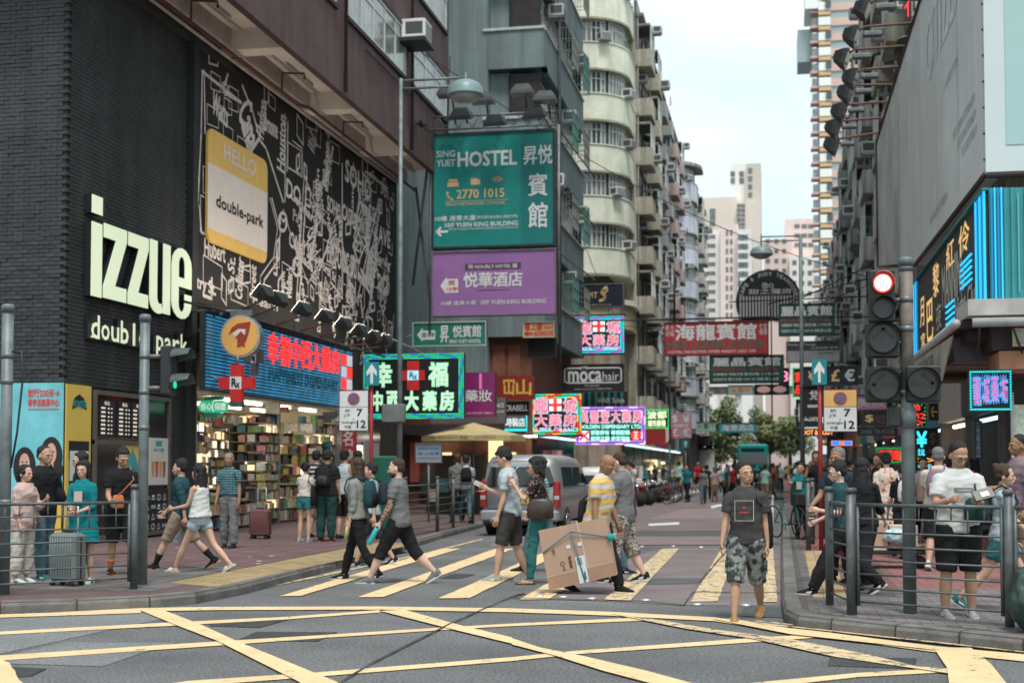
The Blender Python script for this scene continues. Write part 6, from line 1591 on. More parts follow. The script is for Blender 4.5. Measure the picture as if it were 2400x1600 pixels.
gc,gg,gp,gwh = glow('led_cyan',(.02,.60,.62),.8),glow('led_green',(.03,.65,.16),.75),glow('led_violet',(.40,.20,.75),.75),glow('led_white',(.75,.9,.9),.5)
gr = glow('led_red',(1.0,.04,.03),.65); gb = glow('led_blue2',(.02,.22,.85),.8); gy_ = glow('led_amber',(1,.45,.06),.65)
# hostel billboard and hotel banner
hgreen = mat('vinyl_teal',(.004,.20,.185),.5,var=.12,scale=.7,bump=.6,bscale=1.6); hgreen2 = mat('vinyl_teal_dark',(.003,.155,.145),.5,var=.1,scale=.8)
P,t = sign('billboard','big teal hostel billboard with lamps on top hanging over the left pavement','billboard',1012,308,1302,580,44.0,hgreen,.35,steel_d,.07)
mb = MB(); P.rect(mb,.725,.02,.985,.98,.0135); mb.build('dark_column',hgreen2,t)
letters(P,t,[('SING',.04,.795,.19,.85),('YUET',.04,.715,.19,.77),('HOSTEL',.215,.705,.69,.83,.03),('昇悦',.745,.70,.975,.86,.012),('賓',.785,.43,.935,.62,.014),('館',.785,.16,.935,.37,.014),('10樓 遠景大廈',.03,.24,.36,.285,.01),('西洋菜街南28號(山東街交界)',.37,.245,.70,.275,.004),('10/F YUEN KING BUILDING',.11,.185,.70,.222,.02),('28 Sai Yeung Choi Street (Shantung St Junction)',.14,.155,.70,.178,.002)],wprint)
mb = MB(); P.line(mb,[(.13,.15),(.04,.15)],.08,.021); P.line(mb,[(.075,.185),(.04,.15),(.075,.115)],.07,.023); mb.build('arrow',wprint,t)
letters(P,t,[('2770 1015',.205,.43,.59,.505),('SINGYUETHOSTEL.COM.HK',.115,.37,.60,.395,.002)],gprint)
mb = MB(); P.rect(mb,.115,.405,.62,.409,.02)
P.line(mb,[(.13,.49),(.125,.46),(.15,.435),(.17,.425)],.07,.021)
P.slab(mb,.13,.545,.22,.575,.013,.02); P.slab(mb,.14,.58,.21,.60,.013,.02); P.line(mb,[(.13,.54),(.22,.54)],.04,.022); P.slab(mb,.32,.545,.375,.60,.013,.02); P.slab(mb,.38,.545,.395,.59,.013,.02)
for k in range(3): P.line(mb,[(.535 + (k + 1) * .016 * math.cos(R(a)),.55 + (k + 1) * .018 * math.sin(R(a))) for a in (35,60,90,120,145)],.035,.021 + k * .001)
mb.build('icons',gprint,t)
mb = MB(); rn = random.Random(2)
for (cx,cy,k) in ((.13,.8,.9),(.3,.74,.6),(.5,.78,.9),(.12,.2,.8),(.35,.22,.6),(.62,.3,.8)):
 P.line(mb,[(cx + k * .07 * math.cos(a * .7) * (1 + .1 * a),cy + k * .09 * math.sin(a * .7) * (1 + .12 * a)) for a in range(12)],.03,.0140 + .0002 * rn.randrange(5))
mb.build('script_watermark',hgreen2,t)
mb = MB(); zt = P.p(0,1).z; x0,x1 = P.p(0,0).x,P.p(1,0).x
for z in (zt + .12,zt + .55): mb.tube([(x0 - .4,43.95,z),(x1,43.95,z)],.035,6)
n = 9
for i in range(n): a = lerp(x0,x1,i / n); b = lerp(x0,x1,(i + 1) / n); mb.tube([(a,43.95,zt + .12),((a + b) / 2,43.95,zt + .55),(b,43.95,zt + .12)],.02,5)
mb.tube([(x1 + .12,43.95,zt + .1),(x1 + .12,43.95,P.p(0,0).z - 2.6)],.05,6); mb.tube([(x0 - .05,43.95,zt + .1),(x0 - .05,43.95,P.p(0,0).z - 2.8)],.04,6)
for z in (zt,P.p(0,.5).z,P.p(0,0).z - .2): mb.tube([(x1 + .1,44.0,z),(x1 + .1,53.1,z + .3)],.03,5)
for z in (zt + .3,P.p(0,.3).z): mb.tube([(x0,44.0,z),(-11.3,44.6,z + .3)],.03,5)
mb.tube([(x0 - .1,43.95,zt - .8),(x0 - 1.0,45.3,P.p(0,0).z - 1)],.05,6); mb.tube([(x0 - .9,45.3,zt - 1.5),(x0 + .0,43.95,P.p(0,0).z - 2)],.05,6)
mb.build('lattice_frame',steel_g,t)
for i in range(9):
 a = (i + .5) / 9; mb = MB(); mb.ell(P.p(a,1.0 - .012,.05),(.018,.018,.018),None,6,4); mb.build('eyelet',steel_g,t)
for k,(u,v,w) in enumerate(((1052,215,'leftmost'),(1132,230,'second'),(1225,212,'third'),(1278,228,'rightmost'))):
 for j,(uu,vv) in enumerate(((u,v),(u + 28,v + 52))):
  if k == 3 and j: continue
  p = atY(uu,vv,43.2); floodlight('floodlight',p,(0,.4,-.9) if j else (0,-.1,-1),'%s %s floodlight on the frame over the teal hostel billboard' % (w,('lower','upper')[1 - j]),'floodlights over the hostel billboard',1.6,[p,(p.x,p.y + .3,p.z + .25),(p.x + .05,43.95,zt + .3)])
purp = mat('vinyl_purple',(.27,.125,.33),.5,var=.12,scale=.7,bump=.7,bscale=1.8); purp_d = mat('vinyl_purple_dark',(.09,.045,.09),.5)
P,t = sign('hotel_banner','purple hourly hotel banner under the teal hostel billboard','banner',1012,586,1304,739,44.0,purp,.3,steel_g,.035)
mb = MB(); P.slab(mb,.27,.70,.72,.80,.013,.018); P.line(mb,[(.37,.39),(.63,.39)],.02,.02); mb.build('ribbon',purp_d,t)
letters(P,t,[('時 HOURLY HOTEL 鐘',.30,.72,.69,.785,.01),('悦華酒店',.26,.44,.73,.66,.02),('10樓 遠景大廈',.08,.17,.36,.235,.006),('10/F YUEN KING BUILDING',.40,.17,.92,.235,.012)],wprint)
mb = MB(); mb.poly([P.p(a,b,.021) for a,b in ((.07,.47),(.12,.61),(.12,.575),(.215,.575),(.215,.36),(.12,.36),(.12,.33))]); mb.build('arrow',wprint,t)
letters(P,t,[('按',.135,.48,.19,.56),('10字',.125,.385,.21,.45)],flatmat('print_red_ink',(.6,.06,.05)),e=.026,name='arrow_print')
# small hostel arrow sign
sgreen = mat('sign_green',(.01,.16,.115),.5,var=.1)
P,t = sign('hostel_sign','small green hostel arrow sign below the purple banner','sign',967,754,1140,811,44.0,sgreen,.1,alu,.03)
letters(P,t,[('昇',.38,.16,.49,.84,.015),('悦賓館',.55,.36,.93,.84,.015),('SING YUET HOSTEL',.50,.12,.93,.26,.02)],wprint)
mb = MB(); mb.poly([P.p(a,b,.021) for a,b in ((.06,.48),(.14,.78),(.14,.66),(.31,.66),(.31,.28),(.14,.28),(.14,.2))]); mb.build('arrow',wprint,t)
letters(P,t,[('按10字',.13,.38,.30,.58)],sgreen,e=.026,name='arrow_print')
bracket(P,t,[(P.p(0,.5),V3((-12.9,44.3,P.p(0,.5).z - .3))),(P.p(0,0),V3((-12.9,44.3,P.p(0,0).z)))])
# big LED pharmacy sign
P,t = sign('led_sign','large black LED pharmacy sign with white characters and red cross','LED sign',852,829,1087,981,41.0,mat('sign_black',(.006,.008,.008),.5,var=0),.25)
bulbs(P,t,(gg,gb,gg,gc),56,34,.026,rows=3)
wl_m = glow('lit_white',(.70,.74,.66),.42); wgr = glow('lit_mint',(.35,.85,.5),.6)
neon_chars(P,t,[('幸',.12,.50,.28,.86),('福',.66,.50,.84,.86),('中',.09,.13,.19,.42),('西',.24,.13,.37,.42),('大',.42,.13,.55,.42),('藥',.60,.13,.73,.42),('房',.77,.13,.90,.42)],wgr,wl_m)
mb = MB(); P.slab(mb,.44,.44,.56,.89,.013,.045); P.slab(mb,.385,.59,.44,.745,.0131,.045); P.slab(mb,.56,.59,.615,.745,.0131,.045); mb.build('red_cross',glow('cross_red',(.75,.03,.03),.12),t)
mb = MB(); P.rect(mb,.445,.595,.555,.74,.05); mb.build('plate',glow('plate_blue',(.35,.75,.9),.5),t)
letters(P,t,[('R',.465,.62,.51,.72),('x',.505,.60,.54,.67)],mat('print_black',(.01,.01,.01),.7,var=0),e=.053)
bracket(P,t,[(P.p(.1,1),V3((-12.9,41.2,P.p(0,1).z + .6))),(P.p(.6,1),V3((-12.9,41.2,P.p(0,1).z + 1.0))),(P.p(0,.2),V3((-12.9,41.2,P.p(0,.2).z)))])
# cosmetics signs
mag = mat('sign_magenta',(.20,.02,.12),.3,var=.1);
P,t = sign('cosmetics_sign','magenta backlit cosmetics sign beside the LED pharmacy sign','sign',1087,872,1160,976,42.5,mag,.3)
letters(P,t,[('藥妝',.04,.34,.90,.60,.012),('24 HOUR OPEN',.1,.06,.9,.10,.0)],wprint)
mb = MB(); P.slab(mb,.5,.62,.58,.97,.013,.02); mb.build('lit_streak',glow('magenta_glow',(.6,.15,.4),.4),t)
P,t = sign('shop_sign','dull grey shop sign with black edge behind the magenta sign','sign',1010,932,1185,992,44.0,mat('sign_mauve_grey',(.13,.11,.125),.6),.2)
letters(P,t,[('NCE',.87,.62,.98,.78),('SHOP',.88,.40,.98,.5)],wprint)
P,t = sign('restaurant_sign','red sign with yellow brush characters beside the side street','sign',1160,880,1252,936,49.5,mat('sign_red',(.26,.022,.02),.5),.25)
letters(P,t,[('冚',.22,.2,.50,.82),('山',.55,.2,.92,.82)],mat('print_yellow',(.7,.45,.08),.5),bold=.03)
P,t = sign('fashion_sign','black fashion sign over a cyan lit box near the umbrella','sign',1183,940,1240,972,51,mat('sign_black',(.006,.008,.008)),.2)
letters(P,t,[('CRABELL',.0,.3,.95,.72)],wprint)
P,t = sign('lit_sign','cyan lit shop panel under the black fashion sign','sign',1183,974,1236,1010,50.6,mat('panel_dim',(.15,.16,.18)),.2)
mb = MB(); P.slab(mb,0,.0,1,.16,.013,.05); P.slab(mb,.95,.2,1,1,.0131,.05); mb.build('neon_edge',gc,t); letters(P,t,[('時裝店',.05,.3,.9,.85)],gwh)
P,t = sign('salon_sign','pale orange hair salon sign with red characters','sign',1226,754,1300,791,50,mat('sign_pale_orange',(.62,.42,.22),.5),.1,alu,.02)
letters(P,t,[('樓上髮',.04,.5,.62,.92),('Salon',.66,.55,.95,.85,.01),('60380538',.36,.1,.95,.42)],flatmat('print_red_ink',(.6,.06,.05)))
mb = MB(); P.line(mb,[(.30,.26),(.08,.26)],.08,.02); P.line(mb,[(.16,.40),(.07,.26),(.16,.12)],.06,.022); mb.build('arrow',flatmat('print_red_ink',(.6,.06,.05)),t)
P,t = sign('black_board','plain black board hanging below the salon sign','board',1238,792,1304,836,50.2,mat('sign_black',(.006,.008,.008)),.2)
P,t = sign('club_sign','navy sign with golden brush logo below the rounded balconies','sign',1339,665,1463,722,66,mat('sign_navy',(.012,.014,.03),.45),.25,steel_g,.05)
letters(P,t,[('MT',.32,.42,.50,.66,.01)],gprint)
mb = MB(); P.line(mb,[(.66,.86),(.60,.74),(.58,.62),(.64,.50),(.62,.36),(.54,.30)],.13,.02); P.line(mb,[(.67,.88),(.69,.70),(.60,.58)],.07,.024); mb.build('brush_mark',gprint,t)
letters(P,t,[('樓上咖啡 2/F  MTS CLUB',.3,.1,.75,.17,.004)],gprint)
def dragon(name,label,u0,v0,u1,v1,Y,cols,sub):
 P,t = sign(name,label,'neon sign',u0,v0,u1,v1,Y,mat('sign_brownblack',(.03,.022,.015),.5),.25)
 bulbs(P,t,cols,26,20,.05,rows=2)
 pinkn,whn = glow('neon_pink_white',(.75,.68,.85),.5),glow('neon_redpink',(.85,.06,.12),.6)
 neon_chars(P,t,[('龍',.08,.52,.36,.90),('城',.66,.52,.92,.90),('大',.10,.20,.34,.50),('藥',.38,.20,.62,.50),('房',.66,.20,.90,.50)],pinkn,whn)
 mb = MB(); P.slab(mb,.38,.58,.62,.88,.013,.03); mb.build('plate',glow('plate_white_blue',(.6,.85,.9),.8),t)
 mb = MB(); P.slab(mb,.465,.58,.535,.88,.031,.05); P.slab(mb,.38,.69,.464,.77,.0311,.05); P.slab(mb,.536,.69,.62,.77,.0311,.05); mb.build('red_cross',gr,t)
 letters(P,t,[(sub,.07,.07,.93,.17)],glow('neon_lilac',(.55,.5,.85),.8),bold=.03)
 mb = MB(); P.slab(mb,-.03,1.0,1.03,1.05,-.2,.05); P.slab(mb,-.03,-.05,1.03,0,-.2,.05); mb.build('housing_rail',steel_d,t)
 return P,t
dragon('neon_sign','upper neon dragon city dispensary sign with cyan running lights',1346,741,1462,827,64,(gc,gc,gp),'DRAGON CITY DISPENSARY')
dragon('neon_sign','lower neon dragon city dispensary sign with rainbow running lights',1242,923,1362,1018,54,(gc,gg,gr,gy_),'SUPER GRAND')
P,t = sign('hair_salon_sign','black hair salon sign with rounded outline lettering','sign',1318,853,1462,917,60,mat('sign_charcoal',(.018,.018,.02),.5),.3,steel_d,.04)
letters(P,t,[('moca',.10,.36,.64,.74,.03),('hair',.66,.38,.92,.72,.0),('The Salon build',.37,.18,.6,.24,.0),('appointment: 2388 0761',.2,.06,.8,.12,.0)],wprint)
mb = MB(); P.line(mb,rr_ := [(.30,.86),(.08,.86),(.04,.80),(.04,.38),(.09,.32),(.92,.32),(.96,.38),(.96,.80),(.92,.86),(.42,.86)],.06,.02); P.line(mb,[(.30,.80),(.32,.92),(.35,.84),(.37,.95),(.385,.84),(.41,.92),(.41,.80)],.04,.021); mb.build('outline',wprint,t)
P,t = sign('striped_awning','teal and black striped hair salon awning board','awning',1362,918,1470,955,61,mat('sign_charcoal',(.018,.018,.02),.5),.3)
mb = MB()
for i in range(7): P.slab(mb,.02 + i * .14,.02,.07 + i * .14,.98,.013,.03)
mb.build('teal_stripe',mat('awning_teal',(.01,.22,.22),.6),t); letters(P,t,[('HAIR Salon',.38,.3,.93,.62)],wprint,e=.04)
P,t = sign('neon_sign','golden dispensary neon sign with violet running lights and red seal','neon sign',1350,954,1512,1041,58,mat('sign_dark_teal',(.01,.04,.04),.5),.25)
bulbs(P,t,(gp,gp,glow('led_pink',(.85,.45,.8),1)),34,18,.05,rows=2)
neon_chars(P,t,[(c,.05 + i * .155,.58,.18 + i * .155,.92) for i,c in enumerate('萬豐登大藥房')],glow('neon_pink_white',(.75,.68,.85),.5),glow('neon_redpink',(.85,.06,.12),.6))
letters(P,t,[('GOLDEN DISPENSARY LTD.',.05,.43,.95,.53),('即影即有 專業配藥',.22,.26,.78,.38),('駐院正藥 參茸海味',.22,.1,.78,.22)],glow('neon_mint2',(.3,.85,.7),.9),bold=.03)
mb = MB(); c = P.p(.87,.24,.02); mb.disc(c,.22,(0,-1,0),.02); o = mb.build('red_seal',gr,t); letters(P,o,[('正',.83,.15,.91,.33)],gwh,e=.045) if 0 else letters(P,t,[('正',.84,.15,.90,.33)],gwh,e=.05,name='seal_character')
mb = MB(); P.slab(mb,.05,.1,.19,.37,.013,.03); mb.build('plate',glow('plate_white_blue',(.6,.85,.9),.8),t); mb = MB(); P.line(mb,[(.06,.13),(.18,.34)],.10,.035); P.line(mb,[(.06,.34),(.18,.13)],.10,.038); mb.build('red_cross',gr,t)
P,t = sign('lit_sign','black lit sign with white green characters beside the violet neon sign','sign',1513,960,1568,1003,70,mat('sign_black',(.006,.008,.008)),.3)
letters(P,t,[('波都',.08,.52,.9,.92),('城市廣場',.1,.1,.85,.45)],glow('lit_warm',(.7,.85,.5),.7),bold=.03); bulbs(P,t,(gg,),12,8,.05)
P,t = sign('currency_sign','pink money changer sign with dollar yen pound and euro marks','sign',1571,968,1621,1026,78,mat('sign_dusty_pink',(.42,.20,.25),.5),.2)
letters(P,t,[('$',.1,.62,.35,.92),('¥',.6,.62,.9,.92),('£',.1,.08,.35,.38),('€',.6,.08,.9,.38),('找換店',.15,.44,.85,.56)],wprint)
P,t = sign('red_board','red board behind the no left turn disc','board',1510,992,1560,1040,72,mat('sign_red2',(.34,.035,.035),.5),.1)
# red hotel sign and the green hotel signs across the street
hred = mat('sign_hotel_red',(.42,.028,.035),.5,streak=.2,var=.12)
P,t = sign('hotel_sign','wide red hotel sign with white characters spanning over the road','sign',1557,753,1802,832,62,hred,.3,mat('sign_maroon',(.16,.02,.03),.6),.05)
letters(P,t,[('海龍賓館',.11,.46,.88,.92,.028),('HOTEL FACILITIES OVER NIGHT LESS 10%',.04,.07,.88,.15,.01)] + [(a,x,y,x + .035,y + .16,.0) for a,x,y in (('歡',.015,.76),('迎',.015,.58),('光',.06,.76),('臨',.06,.58),('七',.91,.76),('樓',.91,.58),('全',.95,.76),('層',.95,.58))],wprint)
letters(P,t,[('HOI LOON HOTEL',.03,.20,.97,.42,.035)],mat('print_green',(.01,.14,.10),.5))
bracket(P,t,[(P.p(-.12,1.08),P.p(1.05,1.10)),(P.p(.1,1.0),P.p(.1,1.1)),(P.p(.9,1),P.p(.9,1.1)),(P.p(-.12,1.08),V3((-8.5,62,P.p(0,1.1).z))),(P.p(.05,0),P.p(.05,-2.6)),(P.p(.1,2.6),P.p(.1,1.1))],.045,steel_d)
hg2 = mat('sign_hotel_green',(.012,.075,.055),.5,var=.08)
def regeng(u0,v0,u1,v1,Y,label):
 P,t = sign('hotel_sign',label,'sign',u0,v0,u1,v1,Y,hg2,.3,mat('sign_green_edge',(.02,.04,.035)),.04)
 letters(P,t,[('麗晶賓館',.05,.62,.95,.92,.03)],wprint); letters(P,t,[('REGENG  HOTEL',.04,.44,.93,.56,.02)],mat('print_dusty_red',(.35,.08,.08),.5),name='red_lettering')
 letters(P,t,[('空調雅房 時租日租 歡迎光臨 二十四小時',.05,.28,.93,.38,.012),('設施齊全 獨立浴室 MAP 2/F 地圖 樓上22號',.05,.1,.93,.2,.01)],wprint,name='small_lettering')
 return P,t
P,t = regeng(1663,832,1838,898,66,'lower green hotel sign hanging just under the red hotel sign')
P,t = regeng(1825,711,1957,786,60,'upper green hotel sign right of the round striped sign')
bracket(P,t,[(P.p(-.3,.55),P.p(1.6,.55)),(P.p(-.2,1.0),V3((4.9,60,P.p(0,1.9).z))),(P.p(.2,1.0),V3((4.9,62,P.p(0,2.6).z))),(P.p(-.13,1.6),P.p(-.13,-2.6)),(P.p(-.9,1.1),P.p(1.7,1.18))],.03,steel_d)
P,t = sign('hanging_sign','grey and black sign with white lower half under the upper green sign','sign',1843,799,1970,849,63,mat('sign_slate',(.07,.08,.085),.5),.2,steel_g,.03)
mb = MB(); P.rect(mb,.02,.04,.98,.55,.0135); mb.build('white_half',mat('sign_pale_grey',(.42,.45,.46),.5),t)
letters(P,t,[('Beauty & Massage',.03,.76,.55,.92,.01),('全身按摩 修甲',.45,.62,.95,.74,.01)],wprint); letters(P,t,[('patti manner',.6,.36,.88,.48,.01)],mat('print_black',(.01,.01,.01),.7,var=0),name='small_lettering')
# round striped sign
p0 = atY(1801,700,68); Rr = (atY(1878,700,68).x - atY(1724,700,68).x) / 2
t = thing('round_sign','big round black sign with white ring lettering and vertical stripes','sign',(p0.x,68,p0.z - Rr))
zc = atY(1801,707,68).z
cut = -.52
pts = [(p0.x + Rr * math.cos(a),68,zc + Rr * max(cut,math.sin(a))) for a in [i * math.pi / 24 for i in range(48)]]
mb = MB(); mb.prism(pts,(0,.25,0)); mb.build('disc',mat('sign_black',(.006,.008,.008)),t)
mb = MB()
for i in range(19):
 a = -.86 + i * .0955; h = .08; lo = max(cut + .02,-math.sqrt(max(0,1 - a * a)) + .05)
 mb.box(p0.x + (a - .018) * Rr,p0.x + (a + .03) * Rr,67.97,67.999,zc + lo * Rr,zc + .18 * Rr)
mb.build('white_stripe',mat('stripe_white',(.42,.40,.43),.6),t)
mb = MB(); Pq = Panel((p0.x - Rr,67.99,zc - Rr),(2 * Rr,0,0),(0,0,2 * Rr))
ws = 'CAFE & JUDY TEAHOUSE'
for i,c in enumerate(ws):
 if c == ' ': continue
 a = R(165 - i * 150 / 19); cx,cz = .5 + .43 * math.cos(a),.5 + .43 * math.sin(a); Pq.text(mb,c,cx - .022,cz - .025,cx + .022,cz + .03,.01,.03,rot=a - math.pi / 2)
Pq.text(mb,'信Q',.40,.70,.58,.80,.01,.02); Pq.text(mb,'甜之魔房',.20,.62,.85,.70,.01,.02)
mb.build('lettering',mat('stripe_white',(.42,.40,.43),.6),t)
mb = MB(); mb.tube([(p0.x - Rr * 1.1,68.1,zc - .56 * Rr),(p0.x + Rr * 1.3,68.1,zc - .56 * Rr)],.06,6); mb.tube([(p0.x - Rr * .9,68.1,zc - .5 * Rr),(p0.x - Rr * .9,68.1,zc + .8 * Rr)],.03,6); mb.tube([(p0.x + Rr,68.1,zc - .3 * Rr),(5,68.1,zc + .6 * Rr)],.03,6); mb.tube([(p0.x + Rr,68.1,zc - .45 * Rr),(5,68.1,zc - .2 * Rr)],.03,6); mb.build('support_frame',steel_d,t)
# signs farther down
for (nm,lb,u0,v0,u1,v1,Y,fc,tx,tm) in (
 ('hanging_sign','pale blue sign with orange characters far over the road',1706,902,1766,925,95,mat('sign_light_blue',(.25,.42,.47),.5),'按摩所',mat('print_orange',(.55,.2,.05))),
 ('hanging_sign','black sign with pink oval print far over the road',1768,900,1850,925,92,mat('sign_black',(.006,.008,.008)),'●●',mat('print_pinkish',(.6,.38,.35))),
 ('lit_sign','colourful round neon on a small black sign',1825,862,1850,902,80,mat('sign_black',(.006,.008,.008)),'8',glow('neon_pink2',(.9,.2,.4),.8)),
 ('lit_sign','tall green edged neon sign with red strokes on the right',1858,862,1886,930,78,mat('sign_black',(.006,.008,.008)),'彩',gr),
 ('currency_sign','black currency board with gold yen pound and euro',1882,858,2012,903,46,mat('sign_green_black',(.012,.02,.02),.5),'¥',gprint),
 ('shop_sign','tall black shop sign with white plaque beside the yen board',1880,904,1932,976,47,mat('sign_charcoal',(.018,.018,.02),.5),'兌',wprint),
 ('lit_sign','black foot and body massage sign with lit orange lettering',1868,1004,1960,1022,55,mat('sign_black',(.006,.008,.008)),'FOOT & BODY',glow('neon_orange',(1,.35,.1),1)),
 ('lit_sign','orange and blue lit panel under the massage sign',1946,1030,2000,1046,50,glow('panel_orange',(.9,.2,.1),.6),'■ ■',gb),
 ('street_banner','far turquoise banner above the teal bus',1684,990,1774,1014,105,mat('banner_turquoise',(.01,.25,.30),.5),'海港酒店',wprint),
 ('street_banner','small green and white board left of the bus',1632,988,1678,1010,100,mat('board_pale_green',(.35,.5,.42),.5),'利豐行',mat('print_green',(.01,.14,.10),.5)),
 ('hanging_sign','dark board with small print above the massage sign',1866,935,1926,1000,56,mat('sign_green_black',(.012,.02,.02),.5),'樓上按摩',wprint),
 ('shop_sign','pink shop fascia behind the money exchange arrow sign',2003,925,2080,962,44,mat('sign_pink_big',(.5,.22,.36),.5),'美妝',wprint),
 ('exchange_sign','black rounded exchange sign with gold dollar mark',2022,964,2104,998,33,mat('sign_brown_black2',(.03,.025,.02),.5),'$ CHAN',gprint),
 ('arrow_sign','small black sign with a yellow left arrow',2178,945,2200,985,30,mat('sign_black',(.006,.008,.008)),'←',mat('print_yellow',(.7,.45,.08),.5)),
 ('led_sign','red LED ticker sign with green border behind the signal pole',2095,945,2172,1000,31,mat('sign_black',(.006,.008,.008)),'出 申 M2 >',gr),
 ('lit_sign','vertical exchange sign with cyan yen mark behind the signal pole',2146,1003,2200,1100,31.5,mat('sign_black',(.006,.008,.008)),'¥',glow('neon_cyan2',(.03,.5,.65),1.1)),
 ('neon_sign','red neon characters with green running lights low on the right',2053,1048,2115,1085,40,mat('sign_black',(.006,.008,.008)),'足滿臨',gr),
 ('shop_sign','dark teal shop board above the red neon characters',2010,1000,2104,1020,41,mat('sign_green_black',(.012,.02,.02),.5),'SHARE TEA HOUSE',mat('print_grey',(.2,.22,.22))),
 ('vertical_sign','white vertical sign with blue characters by the right shops',2283,985,2302,1075,26,mat('sign_pale_grey',(.42,.45,.46),.5),'旅',flatmat('print_blue',(.02,.2,.35))),
 ('lit_sign','red lit sign high beside the billboard top',2118,-20,2136,55,40,mat('sign_black',(.006,.008,.008)),'イ',gr)):
 P,t = sign(nm,lb,'sign',u0,v0,u1,v1,Y,fc,.2,steel_d,.03)
 if tx == '¥' and nm == 'currency_sign':
  letters(P,t,[('¥',.10,.3,.20,.75),('£',.52,.22,.66,.82)],gprint,bold=.03); letters(P,t,[('€',.76,.22,.93,.82)],wprint,bold=.03,name='euro_mark')
 elif tx == '兌': letters(P,t,[('兌',.35,.55,.75,.85),('━',.25,.30,.85,.38)],wprint,bold=.03)
 elif tx.startswith('出'):
  letters(P,t,[('出',.10,.66,.3,.92),('申',.55,.62,.8,.95),('M2',.55,.34,.95,.58),('0',.1,.06,.28,.28),('>',.7,.08,.9,.28)],gr,bold=.02); bulbs(P,t,(gg,),8,6,.03)
 elif nm == 'lit_sign' and '¥' in tx:
  letters(P,t,[('¥',.05,.55,.5,.92),('找',.1,.34,.4,.5),('CH',.1,.04,.6,.14)],glow('neon_cyan2',(.03,.5,.65),1.1),bold=.03); letters(P,t,[('$',.62,.6,.9,.9),('人民',.1,.40,.9,.50)],mat('print_brown',(.12,.08,.05)),name='dim_mark'); letters(P,t,[('>>',.1,.18,.8,.28)],gy_,name='chevrons',bold=.03)
 elif tx == '$ CHAN':
  letters(P,t,[('$',.08,.25,.3,.8,.03)],gprint); letters(P,t,[('CHANGE',.38,.5,.95,.8,.02),('>>>>',.4,.15,.9,.4,.01)],mat('print_brown',(.12,.08,.05)),name='dim_lettering')
 elif tx == '旅': letters(P,t,[(c,.2,.78 - i * .23,.8,.95 - i * .23) for i,c in enumerate('旅行社店')],flatmat('print_blue',(.02,.2,.35)))
 elif tx == '足滿臨':
  letters(P,t,[(tx,.1,.2,.92,.82,.03)],gr); bulbs(P,t,(gg,),14,8,.035)
 elif tx == '彩': bulbs(P,t,(gg,),6,20,.05); letters(P,t,[('彩',.2,.5,.9,.85),('品',.2,.1,.9,.4)],gr,bold=.03)
 else: letters(P,t,[(tx,.08,.2,.92,.82)],tm,bold=.012)
P,t = sign('led_sign','black LED sign with blue violet brush characters on the right shop','LED sign',2272,868,2372,962,22.5,mat('sign_black',(.006,.008,.008)),.15)
vn,vn2 = glow('neon_violet_blue',(.05,.38,.80),.55),glow('neon_redviolet',(.8,.1,.35),.6)
neon_chars(P,t,[(c,.10 + i * .21,.14 + i * .02,.26 + i * .21,.88) for i,c in enumerate('龍城藥坊')],vn,vn2); bulbs(P,t,(gc,),18,14,.02,rows=1)
# round eating sign, its twin, cross sign and green oval by the pharmacy
def roundsign(u,v,r_,Y,label,dim):
 p = atY(u,v,Y); rr_ = r_ / FPX * depth(p); t = thing('round_sign',label,'sign',(p.x,Y,p.z - rr_))
 mb = MB(); mb.disc(p,rr_,(0,1,0),.22,32); mb.build('drum',mat('chrome_rim',(.5,.5,.5),.25,metal=.8,var=.1),t)
 org = mat('sign_orange' + dim,(.72,.38,.10) if not dim else (.45,.24,.10),.5,var=.05)
 mb = MB(); mb.disc(p + V3((0,-.004,0)),rr_ * .9,(0,-1,0),.012,32); mb.build('orange_face',org,t)
 P = Panel((p.x - rr_,Y - .02,p.z - rr_),(2 * rr_,0,0),(0,0,2 * rr_)); mr = mat('sign_brick_red',(.30,.04,.025),.5)
 mb = MB(); mb.poly([P.p(a,b,.001) for a,b in ((.22,.52),(.30,.70),(.45,.80),(.78,.84),(.74,.60),(.66,.36),(.62,.40),(.66,.66),(.45,.66),(.32,.60))]); mb.build('roof_mark',mr,t)
 mb = MB(); mb.poly([P.p(a,b,.0015) for a,b in ((.34,.56),(.46,.67),(.64,.67),(.62,.46),(.5,.42),(.42,.46))]); mb.build('white_mark',labw,t)
 mb = MB(); P.text(mb,'食',.42,.26,.66,.60,.004,.04); mb.build('character',mr,t)
 mb = MB(); mb.box(p.x - .25,p.x + .25,Y + .05,Y + .12,p.z + rr_ - .02,p.z + rr_ + .12); mb.tube([(p.x,Y + .1,p.z + rr_ + .1),(XA,Y + .3,p.z + rr_ + .15)],.035,6); mb.tube([(p.x - .4,Y + .1,p.z + rr_ + .1),(XA,Y + .3,p.z + rr_ - .5)],.03,6); mb.build('bracket',steel_g,t)
roundsign(562,788,50,28.3,'round orange sign with red eating character in a chrome drum','')
roundsign(540,815,46,29.8,'second round orange sign half hidden behind the first','b')
